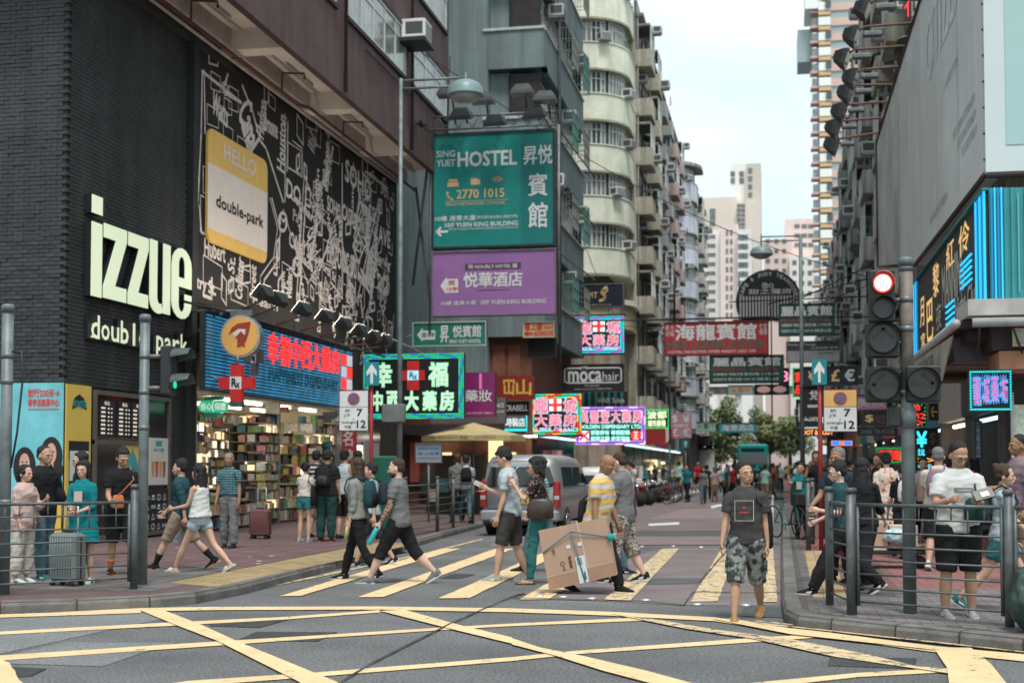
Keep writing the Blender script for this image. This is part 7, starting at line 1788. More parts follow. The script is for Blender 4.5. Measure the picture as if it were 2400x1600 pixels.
def crosssign(u0,v0,u1,v1,Y,label,dim=''):
 P = facing(u0,v0,u1,v1,Y); t = thing('cross_sign',label,'sign',P.p(.5,0)); m = mat('cross_red' + dim,(.27,.018,.02) if not dim else (.14,.10,.10),.5)
 mb = MB(); P.slab(mb,.34,0,.66,1,-.18,0); P.slab(mb,0,.34,.339,.66,-.18,0); P.slab(mb,.661,.34,1,.66,-.18,0); mb.build('cross_box',m,t)
 mb = MB(); P.rect(mb,.33,.33,.67,.67,.006); mb.build('white_square',wprint,t)
 mb = MB(); P.text(mb,'R',.39,.40,.53,.62,.01,.04); P.text(mb,'x',.52,.37,.62,.50,.0102,.04); mb.build('lettering',mat('print_black',(.01,.01,.01),.7,var=0),t)
 mb = MB(); mb.tube([P.p(.5,1,-.1),P.p(.5,1.25,-.1)],.03,6); mb.tube([P.p(.1,.5,-.1),P.p(-.6,.9,-.1)],.03,6); mb.build('bracket',steel_g,t)
crosssign(512,854,592,940,28.0,'red pharmacy cross sign with Rx square under the orange sign')
crosssign(575,790,612,880,29.5,'dull grey cross sign behind the orange round sign','dim')
P = facing(465,938,533,966,28.6); t = thing('oval_sign','green oval assurance sign hanging by the pharmacy entrance','sign',P.p(.5,0))
mb = MB(); mb.prism(rrect(P,0,0,1,1,P.V.length * .49,(1,1,1,1),0),(0,.08,0)); mb.build('oval',glow('oval_green',(.01,.28,.14),.8),t)
mb = MB(); P.slab(mb,.2,1.02,.85,1.35,-.06,0); P.slab(mb,.2,-.4,.85,-.02,-.06,0); mb.build('tab',mat('tab_green',(.05,.3,.2)),t); letters(P,t,[('信心',.08,.2,.46,.8),('保證',.56,.2,.94,.8),('(',.47,.05,.54,.95,.02)],glow('lit_white',(.72,.80,.74),.62),e=.01)

# ------------------------------------------------------------ poles, signals, traffic signs
polem = mat('pole_grey_paint',(.14,.165,.172),.5,metal=.2,var=.35,scale=4,bump=.15,fine=.1)
pole_r = mat('pole_rusty',(.17,.145,.125),.6,metal=.2,var=.5,scale=6,bump=.2)
def ftop(u,v,D): return CAMZ + (HZN - v) / FPX * D
def post(name,label,cat,u,vb,vt,r,m=polem,cap=True,bands=(),z=PH,group=None):
 p = gnd(u,vb,z); D = depth(p); H = ftop(u,vt,D); t = thing(name,label,cat,p,0,group)
 mb = MB(); mb.tube([p,(p.x,p.y,H)],r,14); o = mb.build('pole',m,t)
 if cap: mb = MB(); mb.tube([(p.x,p.y,H - .03),(p.x,p.y,H + .04),(p.x,p.y,H + .06)],[r * 1.16,r * 1.16,r * .9],14); mb.build('cap',polem,t)
 for b in bands: mb = MB(); mb.tube([(p.x,p.y,b - .03),(p.x,p.y,b + .03)],r * 1.08,14); mb.build('band',steel_g,t)
 return p,H,t
p,H,t = post('pole','thick grey metal pole at the left edge of the picture','pole',8,1393,722,.066,bands=(2.6,2.9,1.2))
mb = MB(); mb.tube([(p.x + .06,p.y,2.95),(p.x + .18,p.y,2.95),(p.x + .2,p.y,2.6),(p.x + .14,p.y,2.0),(p.x + .07,p.y,1.6)],.012,6); mb.build('cable',steel_d,t)
p,H,t = post('signal_pole','grey signal pole standing left in front of the juice shop','signal pole',333,1370,745,.062,bands=(3.0,2.55,2.1))
for z in (3.05,2.6):
 mb = MB(); mb.bbox((p.x + .30,p.y + .05,2.82),(.14,.22,.62),.02) if z > 3 else None
 if z > 3: mb.build('signal_head',mat('signal_black',(.022,.027,.028),.5,var=.1),t)
for z in (2.98,2.66):
 mb = MB(); c = V3((p.x + .37,p.y + .05,z)); rings = []
 for k,(dx,r_) in enumerate(((0,.12),(.10,.125),(.24,.12))):
  rings.append([c + V3((dx + (.0 if a < math.pi else -.12 * k),r_ * math.cos(a),r_ * math.sin(a))) for a in [i * math.pi / 8 for i in range(16)]])
 mb.loft(rings,cap=False); mb.build('visor',mat('visor_grey',(.06,.075,.08),.5),t)
mb = MB(); mb.disc((p.x + .385,p.y + .05,2.64),.045,(1,0,0),.01); mb.build('green_light',glow('signal_green',(.02,.8,.35),.5),t)
mb = MB(); mb.tube([(p.x,p.y,3.0),(p.x + .24,p.y + .04,3.0)],.03,6); mb.tube([(p.x,p.y,2.6),(p.x + .24,p.y + .04,2.6)],.03,6); mb.build('clamp',steel_g,t)
# main signal on the right
p,H,t = post('traffic_signal','traffic signal with red lamp lit and unlit arrows on the right corner pole','traffic light',2133,1438,612,.066,bands=(3.62,3.3,3.0,2.35),z=PH)
D = depth(p); mb = MB(); mb.tube([(p.x,p.y,2.35),(p.x,p.y,H)],.0675,14); mb.build('rusty_upper_pole',pole_r,t)
mb = MB(); mb.tube([(p.x,p.y,2.0),(p.x,p.y,2.2)],.085,14); mb.build('collar',polem,t)
sblack = mat('signal_black',(.022,.027,.028),.5,var=.1)
def sp(u,v): q = atY(u,v,p.y - .12); return q
def shead(u0,v0,u1,v1,name='signal_head'):
 a,b = sp(u0,v1),sp(u1,v0); mb = MB(); mb.bbox(((a.x + b.x) / 2,p.y - .02,(a.z + b.z) / 2),(b.x - a.x,.16,b.z - a.z),.018); return mb.build(name,sblack,t)
def lamp(u,v,r_,kind):
 c = sp(u,v); rr_ = r_ / FPX * D; y = p.y - .105
 mb = MB(); rings = []
 for dy,s_ in ((0,1.12),(-.05,1.14),(-.18,1.10)):
  rg = []
  for i in range(24):
   a = 2 * math.pi * i / 24; cutb = dy * (1 if math.sin(a) > -.35 else .15); rg.append(V3((c.x + rr_ * s_ * math.cos(a),y + cutb,c.z + rr_ * s_ * math.sin(a))))
  rings.append(rg)
 mb.loft(rings,cap=False); o = mb.build('visor',sblack,t)
 mb = MB(); mb.disc((c.x,y - .004,c.z),rr_,(0,-1,0),.008,28)
 if kind == 'red':
  mb.build('lens',glow('signal_red_rim',(1,.03,.02),1.2),t); mb = MB(); mb.disc((c.x,y - .016,c.z),rr_ * .84,(0,-1,0),.006,28); mb.build('lit_core',glow('signal_red_core',(1,.42,.36),2.4),t)
 else:
  mb.build('lens',mat('lens_dark',(.035,.036,.038),.25,var=.1,spec=.6),t)
  if kind:
   P = Panel((c.x - rr_,y - .018,c.z - rr_),(2 * rr_,0,0),(0,0,2 * rr_)); mb = MB(); rot = {'up': 0,'left': math.pi / 2,'right': -math.pi / 2}[kind]
   f = lambda a,b: (.5 + (a * math.cos(rot) - b * math.sin(rot)),.5 + (a * math.sin(rot) + b * math.cos(rot)))
   P.line(mb,[f(0,-.34),f(0,.06)],rr_ * .26,.001); P.line(mb,[f(-.32,.0),f(0,.34),f(.32,.0)],rr_ * .24,.002); mb.build('arrow',mat('arrow_unlit',(.085,.085,.085),.5),t)
shead(2037,630,2098,755); shead(2030,753,2108,838); shead(2030,858,2110,942); shead(2124,855,2206,942); shead(2082,950,2112,1000,'rear_signal_box')
lamp(2069,663,23,'red'); lamp(2070,722,23,''); lamp(2070,792,33,'up'); lamp(2071,901,34,'left'); lamp(2163,898,33,'right')
mb = MB()
for v in (700,800,870): a = sp(2100,v); mb.tube([(a.x - .02,p.y,a.z),(p.x,p.y,a.z)],.025,6)
a = sp(2130,900); mb.tube([(p.x,p.y,a.z),(p.x + .1,p.y,a.z)],.025,6); mb.build('clamp',steel_g,t)
# red posts with parking plates and arrow signs
bluesign = mat('sign_blue_green',(.005,.19,.22),.45,var=.05); redpost = mat('post_red',(.24,.022,.022),.5,var=.25,scale=5)
def parkpost(up,vb,side,plate,arrow,label,top=None,Yd=None):
 p = gnd(up,vb,PH); D = depth(p); t = thing('sign_post',label,'traffic sign',p)
 zt = ftop(up,arrow[1],D); mb = MB(); mb.tube([p,(p.x,p.y,zt)],.04,10); mb.build('pole',redpost,t)
 Y = p.y - .06
 P = facing(*plate,Y); top_c = mat('plate_yellow',(.62,.36,.12),.5) if top else mat('plate_white',(.58,.60,.60),.5)
 mb = MB(); P.slab(mb,-.03,-.02,1.03,1.03,-.03,0); mb.build('back_plate',mat('plate_maroon',(.12,.02,.03),.5),t)
 mb = MB(); P.slab(mb,0,.60,1,1,.001,.008); mb.build('upper_plate',top_c,t); mb = MB(); P.slab(mb,0,0,1,.585,.001,.008); mb.build('lower_plate',mat('plate_white',(.58,.60,.60),.5),t)
 c = P.p(.5,.80,.012); rr_ = P.V.length * .16; mb = MB(); mb.disc(c,rr_,(0,-1,0),.004,24); mb.build('red_disc',mat('sign_red_paint',(.45,.03,.04),.5,var=0),t)
 mb = MB(); mb.disc(c + V3((0,-.005,0)),rr_ * .8,(0,-1,0),.003,24); mb.build('blue_disc',mat('sign_blue_paint',(.01,.14,.26),.5,var=0),t)
 mb = MB(); d = rr_ * .62;
 for s_ in (1,-1): mb.prism([c + V3((-d - .02 * 0,-.009 - .002 * s_,-d * s_)) + V3((0,0,-rr_ * .12)),c + V3((d,-.009 - .002 * s_,d * s_)) + V3((0,0,-rr_ * .12)),c + V3((d,-.009 - .002 * s_,d * s_)) + V3((0,0,rr_ * .12)),c + V3((-d,-.009 - .002 * s_,-d * s_)) + V3((0,0,rr_ * .12))],(0,-.002,0))
 mb.build('red_cross',mat('sign_red_paint',(.45,.03,.04),.5,var=0),t)
 letters(P,t,[('am',.20,.47,.36,.53),('上午',.14,.34,.38,.43,.004),('7',.62,.36,.80,.54,.03),('midnight',.08,.16,.58,.235,.01),('午夜',.18,.04,.42,.13,.004),('12',.62,.06,.93,.25,.03),('▲',.46,.27,.52,.31,0)],mat('print_black',(.01,.01,.01),.7,var=0),e=.010)
 P = facing(*arrow,Y - .02); mb = MB(); P.slab(mb,0,0,1,1,0,.012); mb.build('arrow_plate',bluesign,t)
 mb = MB(); mb.poly([P.p(a,b,.016) for a,b in ((.41,.08),(.59,.08),(.59,.56),(.84,.40),(.84,.60),(.5,.93),(.16,.60),(.16,.40),(.41,.56))]); mb.build('arrow',wprint,t)
 mb = MB(); a = P.p(.5,.5,-.01); mb.box(min(a.x,p.x),max(a.x,p.x) + .01,p.y - .06,p.y - .03,a.z - .02,a.z + .02); mb.build('bracket',steel_g,t)
 return p,t
parkpost(869,1264,0,(796,916,862,1008),(854,848,889,903),'red post with white parking plate and one way arrow on the left pavement')
parkpost(1925,1290,0,(1932,914,2008,1010),(1903,842,1938,901),'red post with yellow and white parking plate and one way arrow at right',top=1)
# no left turn sign, small arrow sign far left
p,H,t = post('turn_sign','no left turn disc on a grey pole at the far left kerb','traffic sign',1570,1160,985,.05,z=PH)
D = depth(p); c = atY(1552,1018,p.y - .08); mb = MB(); mb.disc(c,26 / FPX * D,(0,-1,0),.02,24); mb.build('red_ring',mat('sign_red_paint',(.45,.03,.04),.5,var=0),t)
mb = MB(); mb.disc(c + V3((0,-.022,0)),21 / FPX * D,(0,-1,0),.01,24); mb.build('white_disc',wprint,t)
P = Panel(c + V3((-.5,-.034,-.5)),(1,0,0),(0,0,1)); mb = MB(); P.line(mb,[(.62,.25),(.62,.52),(.58,.60),(.32,.60)],.11,.001); P.line(mb,[(.42,.75),(.28,.60),(.42,.45)],.09,.002); mb.build('arrow',mat('print_black',(.01,.01,.01),.7,var=0),t)
P2_ = facing(1600,1030,1614,1050,70); t = thing('arrow_sign','tiny blue one way arrow sign near the far kerb','traffic sign',(P2_.p(.5,0).x,70,PH)); mb = MB(); P2_.slab(mb,0,0,1,1,0,.03); mb.build('plate',bluesign,t)
mb = MB(); q = P2_.p(.5,.5,.035); mb.prism([q + V3(a) for a in ((-.03,0,-.15),(.03,0,-.15),(.03,0,.02),(.1,0,.02),(0,0,.16),(-.1,0,.02),(-.03,0,.02))],(0,-.01,0)); mb.build('arrow',wprint,t); mb = MB(); mb.tube([(q.x,70.05,PH),(q.x,70.05,q.z)],.03,6); mb.build('pole',steel_g,t)
# street lamp on the left kerb
def streetlamp(u,vb,vt,arm_u,lamp_v,r_,label,z=PH,hr=.38):
 p = gnd(u,vb,z); D = depth(p); H = ftop(u,vt,D); t = thing('street_lamp',label,'street lamp',p)
 mb = MB(); mb.tube([p,(p.x,p.y,H * .5),(p.x,p.y,H)],[r_ * 1.3,r_,r_ * .85],12); mb.build('pole',polem,t)
 e = atY(arm_u,vt,p.y); mb = MB()
 for dz in (-.05,-.22): mb.tube([(p.x,p.y,H + dz),(e.x,p.y,H + dz)],.028,6)
 mb.tube([(e.x,p.y,H + .05),(e.x,p.y,H - .5)],.03,6); mb.build('arm',polem,t)
 lz = atY(arm_u,lamp_v,p.y).z; mb = MB(); rings = []
 for dz,rr_ in ((.30,.06),(.29,hr * .45),(.22,hr * .78),(.12,hr * .96),(.0,hr),(-.03,hr * 1.02),(-.03,hr * .9)): rings.append([V3((e.x + rr_ * math.cos(a),p.y + rr_ * math.sin(a),lz + dz)) for a in [i * math.pi / 10 for i in range(20)]])
 mb.loft(rings); mb.tube([(e.x,p.y,lz + .3),(e.x,p.y,H - .3)],.05,8); mb.build('lamp_shade',mat('lamp_shade_grey',(.17,.24,.25),.4,var=.1),t)
 mb = MB(); mb.ell((e.x,p.y,lz - .02),(hr * .85,hr * .85,.16),None,16,8); mb.build('lamp_glass',mat('lamp_glass',(.22,.26,.26),.15,var=0,spec=.7),t)
 return p,H,t
p,H,t = streetlamp(936,1262,172,1091,222,.050,'tall grey street lamp with bell shade on the left kerb')
mb = MB(); mb.bbox((p.x - .1,p.y - .1,ftop(936,968,depth(p))),(.5,.12,.38),.02); mb.build('control_box',steel_g,t)
streetlamp(1882,1190,545,1784,596,.075,'distant street lamp with bell shade hanging over the road',hr=.42)
post('street_pole','thin dark pole beside the far lamp','pole',1976,1150,700,.05,steel_d,z=PH)
# ------------------------------------------------------------ railings
railm = mat('railing_galvanised',(.10,.112,.116),.5,metal=.3,var=.35,scale=6,bump=.15)
def railing(label,pts,posts_r=.043,h=1.1,bars=7,fence=True,upr=None,group=None,tall=None):
 """pts: world feet of the posts; rails between"""
 t = thing('railing',label,'railing',pts[0],0,group)
 for i,p in enumerate(pts):
  hh = (tall or [1.22] * len(pts))[i]; mb = MB(); mb.tube([p,(p.x,p.y,PH + hh)],posts_r,12); mb.tube([(p.x,p.y,PH + hh),(p.x,p.y,PH + hh + .035),(p.x,p.y,PH + hh + .05)],[posts_r * 1.2,posts_r * 1.2,posts_r * .8],12); mb.build('post',railm,t)
 for a,b in zip(pts,pts[1:]):
  d = (b - a).normalized(); L = (b - a).length; a2,b2 = a + d * (posts_r + .02),b - d * (posts_r + .02)
  for k in range(bars + 1):
   z = PH + .14 + (h - .14) * k / bars if k < bars else PH + h
   mb = MB(); r_ = .021 if k == bars else .011; mb.tube([(a2.x,a2.y,z),(b2.x,b2.y,z)],r_,6); mb.build('rail' if k == bars else 'bar',railm,t)
  for e in (a2,b2): mb = MB(); mb.tube([(e.x,e.y,PH + .1),(e.x,e.y,PH + h)],.018,6); mb.build('upright',railm,t)
  n = int(L / .16) if upr else 0
  for k in range(1,n):
   q = a2.lerp(b2,k / n); zt,zb2 = PH + h,PH + .14 + (h - .14) * (bars - 1 - (k % 2)) / bars; mb = MB(); mb.tube([(q.x,q.y,zb2),(q.x,q.y,zt)],.009,5); mb.build('upright',railm,t)
 return t
G = lambda u,v: gnd(u,v,PH)
railing('galvanised railing with short uprights at the right corner before the signal',[G(1945,1418),G(1995,1442)],upr=True)
railing('long galvanised railing in front of the man with the wallet',[G(1999,1441),G(2367,1470),G(2700,1492)],upr=True)
railing('galvanised railing at the left corner behind the suitcase',[G(313,1381),G(-40,1400)],h=1.05,bars=6,upr=True,posts_r=.045)
railing('far left railing beside the newspaper stall',[G(950,1258),G(1025,1245),G(1062,1238),G(1108,1228)],h=1.08,bars=6,posts_r=.04)
railing('dark railing by the parked bicycles far on the left',[V3((-7.7,57 + 3 * i,PH)) for i in range(6)],bars=5)
railing('grey railing beside the green bicycle on the right',[G(1895,1290),G(1905,1275),G(1880,1230),G(1862,1195)],bars=4)
# ------------------------------------------------------------ vehicles
silver = mat('paint_silver',(.36,.37,.385),.3,metal=.55,var=.05,spec=.6); tint = mat('glass_tinted',(.012,.014,.015),.06,var=0,spec=.9)
rub = mat('rubber',(.018,.018,.018),.8,var=.1); tail = mat('tail_light_red',(.30,.015,.015),.2,spec=.8,var=.3,scale=9); chrome = mat('chrome',(.6,.6,.6),.12,metal=.9,var=0)
def van(u,v,rz,label,name='van',L=5.1,W=1.93,H=1.91,paint=silver,cat='van',z=0.0,plate=True):
 p = gnd(u,v,z); t = thing(name,label,cat,p,rz)
 # local frame: rear face at y=0, front towards +y
 hw = W / 2
 prof = [(0,.42,.98),(.02,.95,1.0),(.03,1.1,.985),(.10,H - .22,.86),(.18,H - .06,.80),(.32,H,.72)]
 sec = [(0.0,[(-hw + .02,.38),(-hw - .0,.95),(-hw + .06,1.15),(-hw + .15,H - .25),(-hw + .28,H - .06),(-hw + .5,H),(hw - .5,H),(hw - .28,H - .06),(hw - .15,H - .25),(hw - .06,1.15),(hw,.95),(hw - .02,.38)])]
 def ring(y,top,inset=0.0,low=.36,roof=1.0):
  s = [(-hw + .02 + inset,low),(-hw + inset,.95),(-hw + .05 + inset,1.12),(-hw + .13 + inset,lerp(1.12,top,.72)),(-hw + .24 + inset,top - .06),(-hw + .46 + inset,top),(hw - .46 - inset,top),(hw - .24 - inset,top - .06),(hw - .13 - inset,lerp(1.12,top,.72)),(hw - .05 - inset,1.12),(hw - inset,.95),(hw - .02 - inset,low)]
  return [V3((x,y,zz)) for x,zz in s]
 ys = [(0.0,.86 * H / 1,.12),(.06,H * .95,.04),(.22,H * .995,.0),(1.0,H,0),(2.6,H,0),(3.3,H * .985,0),(3.75,H * .90,.02),(4.25,H * .66,.05),(4.75,H * .56,.08),(5.02,H * .48,.16),(5.1,H * .42,.25)]
 k = L / 5.1; mb = MB(); rings = [ring(y * k,tp,ins) for y,tp,ins in ys]; mb.loft(rings); mb.build('body',paint,t,local=True)
 ROOT_local = True
 def bl(mb_,nm,m,par=t): return mb_.build(nm,m,par,local=True)
 mb = MB(); mb.prism([(-hw + .20,-.022,.6 * H),(-hw + .15,-.022,.65 * H),(-hw + .26,-.012,.845 * H),(hw - .26,-.012,.845 * H),(hw - .15,-.022,.65 * H),(hw - .20,-.022,.6 * H)],(0,.04,0)); bl(mb,'rear_window',tint)
 mb = MB(); mb.bbox((0,-.06,.48),(W - .04,.22,.26),.05); bl(mb,'bumper',paint)
 mb = MB(); mb.bbox((0,-.05,.32),(W - .2,.16,.12),.03); bl(mb,'bumper_skirt',rub)
 for s in (1,-1):
  mb = MB(); mb.bbox((s * (hw - .085),-.005,.98),(.16,.12,.62),.03); bl(mb,'tail_light',tail)
  mb = MB(); mb.bbox((s * (hw - .085),-.067,.90),(.12,.012,.09),.004); bl(mb,'reverse_light',mat('lamp_clear',(.4,.38,.36),.2))
  for (y0,y1) in ((.55 * k,1.9 * k),(2.0 * k,2.95 * k),(3.05 * k,3.9 * k)):
   mb = MB(); x = s * (hw - .056); zt = H - .30 if y1 < 3.2 * k else H - .45
   mb.prism([(x,y0,1.16),(x,y1,1.16),(s * (hw - .122),min(y1,3.55 * k),zt),(s * (hw - .122),y0 + .05,zt)],(s * .022,0,0)); bl(mb,'side_window',tint)
  for y in (.85 * k,4.15 * k):
   mb = MB(); mb.tube([(s * (hw - .22),y,.33),(s * (hw + .005),y,.33)],.33,20); o = bl(mb,'tyre',rub); mb = MB(); mb.tube([(s * (hw + .006),y,.33),(s * (hw + .02),y,.33)],[.21,.18],16); bl(mb,'rim',chrome,o)
  mb = MB(); mb.bbox((s * (hw + .12),3.95 * k,1.15),(.2,.1,.2),.03); bl(mb,'mirror',paint)
 mb = MB(); mb.bbox((0,-.012,.82),(.56,.03,.14),.01); bl(mb,'plate_recess',steel_g)
 mb = MB(); mb.box(-.26,.26,-.045,-.03,.76,.88); o = bl(mb,'number_plate',mat('plate_amber',(.62,.42,.08),.5))
 P = Panel((-.26,-.046,.76),(.52,0,0),(0,0,.12)); mb = MB(); P.text(mb,'UV 2161',.06,.16,.94,.84,.003,.02); bl(mb,'plate_lettering',mat('print_black',(.01,.01,.01),.7,var=0),t)
 mb = MB(); mb.tube([(-.1,-.05,1.08),(.1,-.05,1.08)],.02,6); bl(mb,'door_handle',chrome)
 mb = MB(); mb.tube([(-.0,.0,1.24),(.42,-.005,1.27)],.012,5); bl(mb,'wiper',rub)
 mb = MB(); mb.tube([(-hw + .16,-.012,1.14),(-hw + .18,-.016,.62),(hw - .18,-.016,.62),(hw - .16,-.012,1.14)],.006,4); bl(mb,'tailgate_seam',rub)
 mb = MB(); mb.box(-hw + .3,hw - .3,.03,.09,H - .18,H - .15); bl(mb,'roof_spoiler',paint)
 return t
van(1219,1256,R(-2),'silver van waiting behind the crossing seen from the rear')
van(1400,1220,R(1),'pale silver people carrier parked ahead of the silver van',name='people_carrier',L=4.2,W=1.75,H=1.62,paint=mat('paint_white',(.55,.56,.56),.3,metal=.2,var=.05),cat='car')
def bus(u,v,W,L,H,m,label,name,cat,front=False,wz=(.55,.8)):
 p = gnd(u,v,0); t = thing(name,label,cat,p); hw = W / 2
 mb = MB(); mb.bbox((0,L / 2,H / 2 + .25),(W,L,H - .3),.12); mb.build('body',m,t,local=True)
 mb = MB(); mb.box(-hw + .12,hw - .12,-.03,.005,H * wz[0],H * wz[1]); mb.build('windscreen',tint,t,local=True)
 if front:
  for s in (1,-1):
   mb = MB(); mb.ell((s * hw * .75,-.02,.75),(.14,.05,.12)); mb.build('headlight',mat('lamp_clear',(.4,.38,.36),.2),t,local=True)
   mb = MB(); mb.bbox((s * (hw + .18),.0,H * .72),(.14,.1,.4),.03); mb.build('mirror',rub,t,local=True)
  mb = MB(); mb.box(-hw + .3,hw - .3,-.04,-.02,H * .86,H * .93); mb.build('destination_board',mat('sign_black',(.006,.008,.008)),t,local=True)
 for s in (1,-1):
  for y in (1.2,L - 1.5): mb = MB(); mb.tube([(s * (hw - .3),y,.45),(s * hw,y,.45)],.45,16); mb.build('tyre',rub,t,local=True)
  mb = MB(); mb.box(s * hw - .01,s * hw + .01,.8,L - .8,H * .55,H * .82); mb.build('side_window',tint,t,local=True)
 mb = MB(); mb.bbox((0,-.03,.55),(W - .1,.14,.3),.03); mb.build('bumper',rub,t,local=True)
 return t
bus(1765,1140,2.5,9,3.45,mat('bus_teal',(.005,.27,.26),.35,var=.05),'teal single deck bus coming down the street','bus','bus',True)
bus(1648,1130,2.4,8,3.4,mat('truck_white',(.48,.47,.44),.6,var=.15),'high white box lorry standing at the left kerb','box_lorry','lorry',False,(.05,.12))
# bicycles
def bicycle(pos,rz,label,m,group=None,lean=0.0):
 t = thing('bicycle',label,'bicycle',pos,rz,group)
 B = lambda mb,n,mm,par=t: mb.build(n,mm,par,local=True)
 L = Matrix.Rotation(lean,3,'Y')
 q = lambda x,y,z: L @ V3((x,y,z))
 for y in (-.52,.52):
  mb = MB(); n = 20; rg = []
  for i in range(n + 1): a = 2 * math.pi * i / n; rg.append(q(0,y + .33 * math.cos(a),.34 + .33 * math.sin(a)))
  mb.tube(rg,.017,6); w = B(mb,'wheel',rub); mb = MB()
  for i in range(8): a = 2 * math.pi * i / 8; mb.tube([q(0,y,.34),q(0,y + .32 * math.cos(a),.34 + .32 * math.sin(a))],.003,3)
  B(mb,'spokes',alu,w)
 mb = MB()
 for a,b in (((0,-.1,.30),(0,.12,.78)),((0,.12,.74),(0,-.40,.84)),((0,-.1,.30),(0,-.40,.78)),((0,-.1,.3),(0,.52,.34)),((0,.12,.72),(0,.52,.34)),((0,-.38,.92),(0,-.52,.34))): mb.tube([q(*a),q(*b)],.018,6)
 B(mb,'frame',m)
 mb = MB(); mb.tube([q(-.26,-.28,.98),q(-.1,-.36,1.0),q(.1,-.36,1.0),q(.26,-.28,.98)],.014,6); mb.tube([q(0,-.36,1.0),q(0,-.39,.88)],.016,6); B(mb,'handlebar',rub)
 mb = MB(); mb.ell(q(0,.16,.84),(.07,.13,.035)); B(mb,'saddle',rub)
 mb = MB(); mb.tube([q(-.1,-.1,.2),q(-.1,-.1,.3),q(.1,-.1,.3),q(.1,-.1,.4)],.012,5); B(mb,'pedal',rub)
 return t
p = G(1848,1262); bk1 = bicycle(p,R(28),'mint green bicycle leaning at the right kerb',mat('bike_mint',(.05,.28,.24),.4),lean=R(-6))
mb = MB(); mb.bbox((0,-.50,.82),(.32,.26,.24),.02); mb.build('front_basket',mat('basket_black',(.02,.02,.02),.6),bk1,local=True)
rn = random.Random(9); bm2 = [mat('bike_black',(.02,.02,.022),.4),mat('bike_red',(.25,.03,.03),.4),mat('bike_blue',(.03,.09,.18),.4)]
for i in range(12):
 y = 60 + i * 1.5; o = bicycle((-5.2 + rn.uniform(-.2,.2),y,0),R(80 + rn.uniform(-14,14)),'%s from the near end of the parked bicycles by the left kerb' % words[i],bm2[i % 3],'bicycles parked along the left kerb',lean=R(rn.uniform(-8,8)))
for i in range(7):
 y = 56 + i * 2.1; t = thing('motorcycle','%s motorcycle in the dark row behind the parked bicycles' % words[i],'motorcycle',(-6.1 + .3 * (i % 2),y,0),R(70 + rn.uniform(-15,15)),'motorcycles parked on the left')
 B = lambda mb,n,mm: mb.build(n,mm,t,local=True)
 for yy_ in (-.6,.6): mb = MB(); mb.tube([(-.05,yy_,.3),(.05,yy_,.3)],.3,16); B(mb,'wheel',rub)
 mb = MB(); mb.ell((0,-.1,.78),(.16,.30,.16)); mb.ell((0,0,.45),(.14,.28,.22)); B(mb,'tank',bm2[i % 3])
 mb = MB(); mb.bbox((0,.38,.80),(.24,.6,.1),.03); B(mb,'seat',rub)
 mb = MB(); mb.tube([(-.34,-.38,1.0),(0,-.5,.98),(.34,-.38,1.0)],.016,6); mb.tube([(0,-.45,1.0),(0,-.6,.3)],.03,6); B(mb,'handlebar',chrome)
 mb = MB(); mb.ell((0,-.58,.88),(.09,.08,.09)); B(mb,'headlight',mat('lamp_clear',(.4,.38,.36),.2))
 mb = MB(); mb.bbox((0,.72,.95),(.36,.3,.28),.05); B(mb,'top_box',bm2[(i + 1) % 3])
# ------------------------------------------------------------ street furniture on the pavements
p = G(901,1252); t = thing('cabinet','green utility cabinet beside the street lamp on the left pavement','utility cabinet',p)
H_ = ftop(901,1068,depth(p)); mb = MB(); mb.bbox((0,0,(H_ - PH) / 2),(.58,.5,H_ - PH),.04); mb.build('case',mat('cabinet_green',(.012,.10,.065),.5,var=.15),t,local=True)
mb = MB(); mb.box(-.25,.25,-.262,-.252,.15,H_ - .35); mb.build('door',mat('cabinet_green_door',(.014,.115,.075),.5),t,local=True); mb = MB(); mb.bbox((.18,-.27,.9),(.03,.03,.12),.008); mb.build('handle',steel_g,t,local=True)
# newspaper stall umbrella
c0 = atY(1110,1020,42); uc = thing('umbrella','yellow stall umbrella with dark lettering on the left pavement','umbrella',(c0.x,42,PH))
ru = (atY(1228,1025,42).x - atY(990,1025,42).x) / 2; ztp = atY(1110,990,42).z; zed = atY(1110,1022,42).z; uy = mat('umbrella_yellow',(.42,.34,.17),.8,var=.15,scale=2)
for i in range(8):
 a0,a1 = i * math.pi / 4 + .2,(i + 1) * math.pi / 4 + .2; apex = V3((c0.x,42,ztp)); e0 = V3((c0.x + ru * math.cos(a0),42 + ru * math.sin(a0),zed)); e1 = V3((c0.x + ru * math.cos(a1),42 + ru * math.sin(a1),zed))
 mb = MB(); m_ = (e0 + e1) / 2 + V3((0,0,.03)); mb.add([apex,e0,m_,e1],[(0,1,2),(0,2,3)]); mb.add([e0,e1,e1 - V3((0,0,.16)),m_ - V3((0,0,.2)),e0 - V3((0,0,.16)),m_],[(0,5,3,4),(5,1,2,3)]); mb.build('canopy_panel',uy,uc)
 mb = MB(); mb.tube([apex - V3((0,0,.05)),e0 - V3((0,0,.03))],.012,4); mb.build('rib',steel_d,uc)
mb = MB(); mb.tube([(c0.x,42,PH),(c0.x,42,ztp)],.025,8); mb.build('pole',steel_g,uc)
PU = Panel((c0.x - ru * .7,42 - ru * .95,zed - .14),(ru * 1.4,0,0),(0,0,.14)); mb = MB(); PU.text(mb,'報紙雜誌 NEWS 飲品 COLD DRINKS',.05,.2,.95,.9,.02,.01); mb.build('lettering',mat('print_brown',(.12,.08,.05)),uc)
ks = thing('newspaper_stall','dark newspaper stall with lit goods beneath the yellow umbrella','stall',(c0.x,43.5,PH))
mb = MB(); mb.box(c0.x - 1.8,c0.x + 1.6,43,45,PH,2.0); mb.build('body',dk,ks)
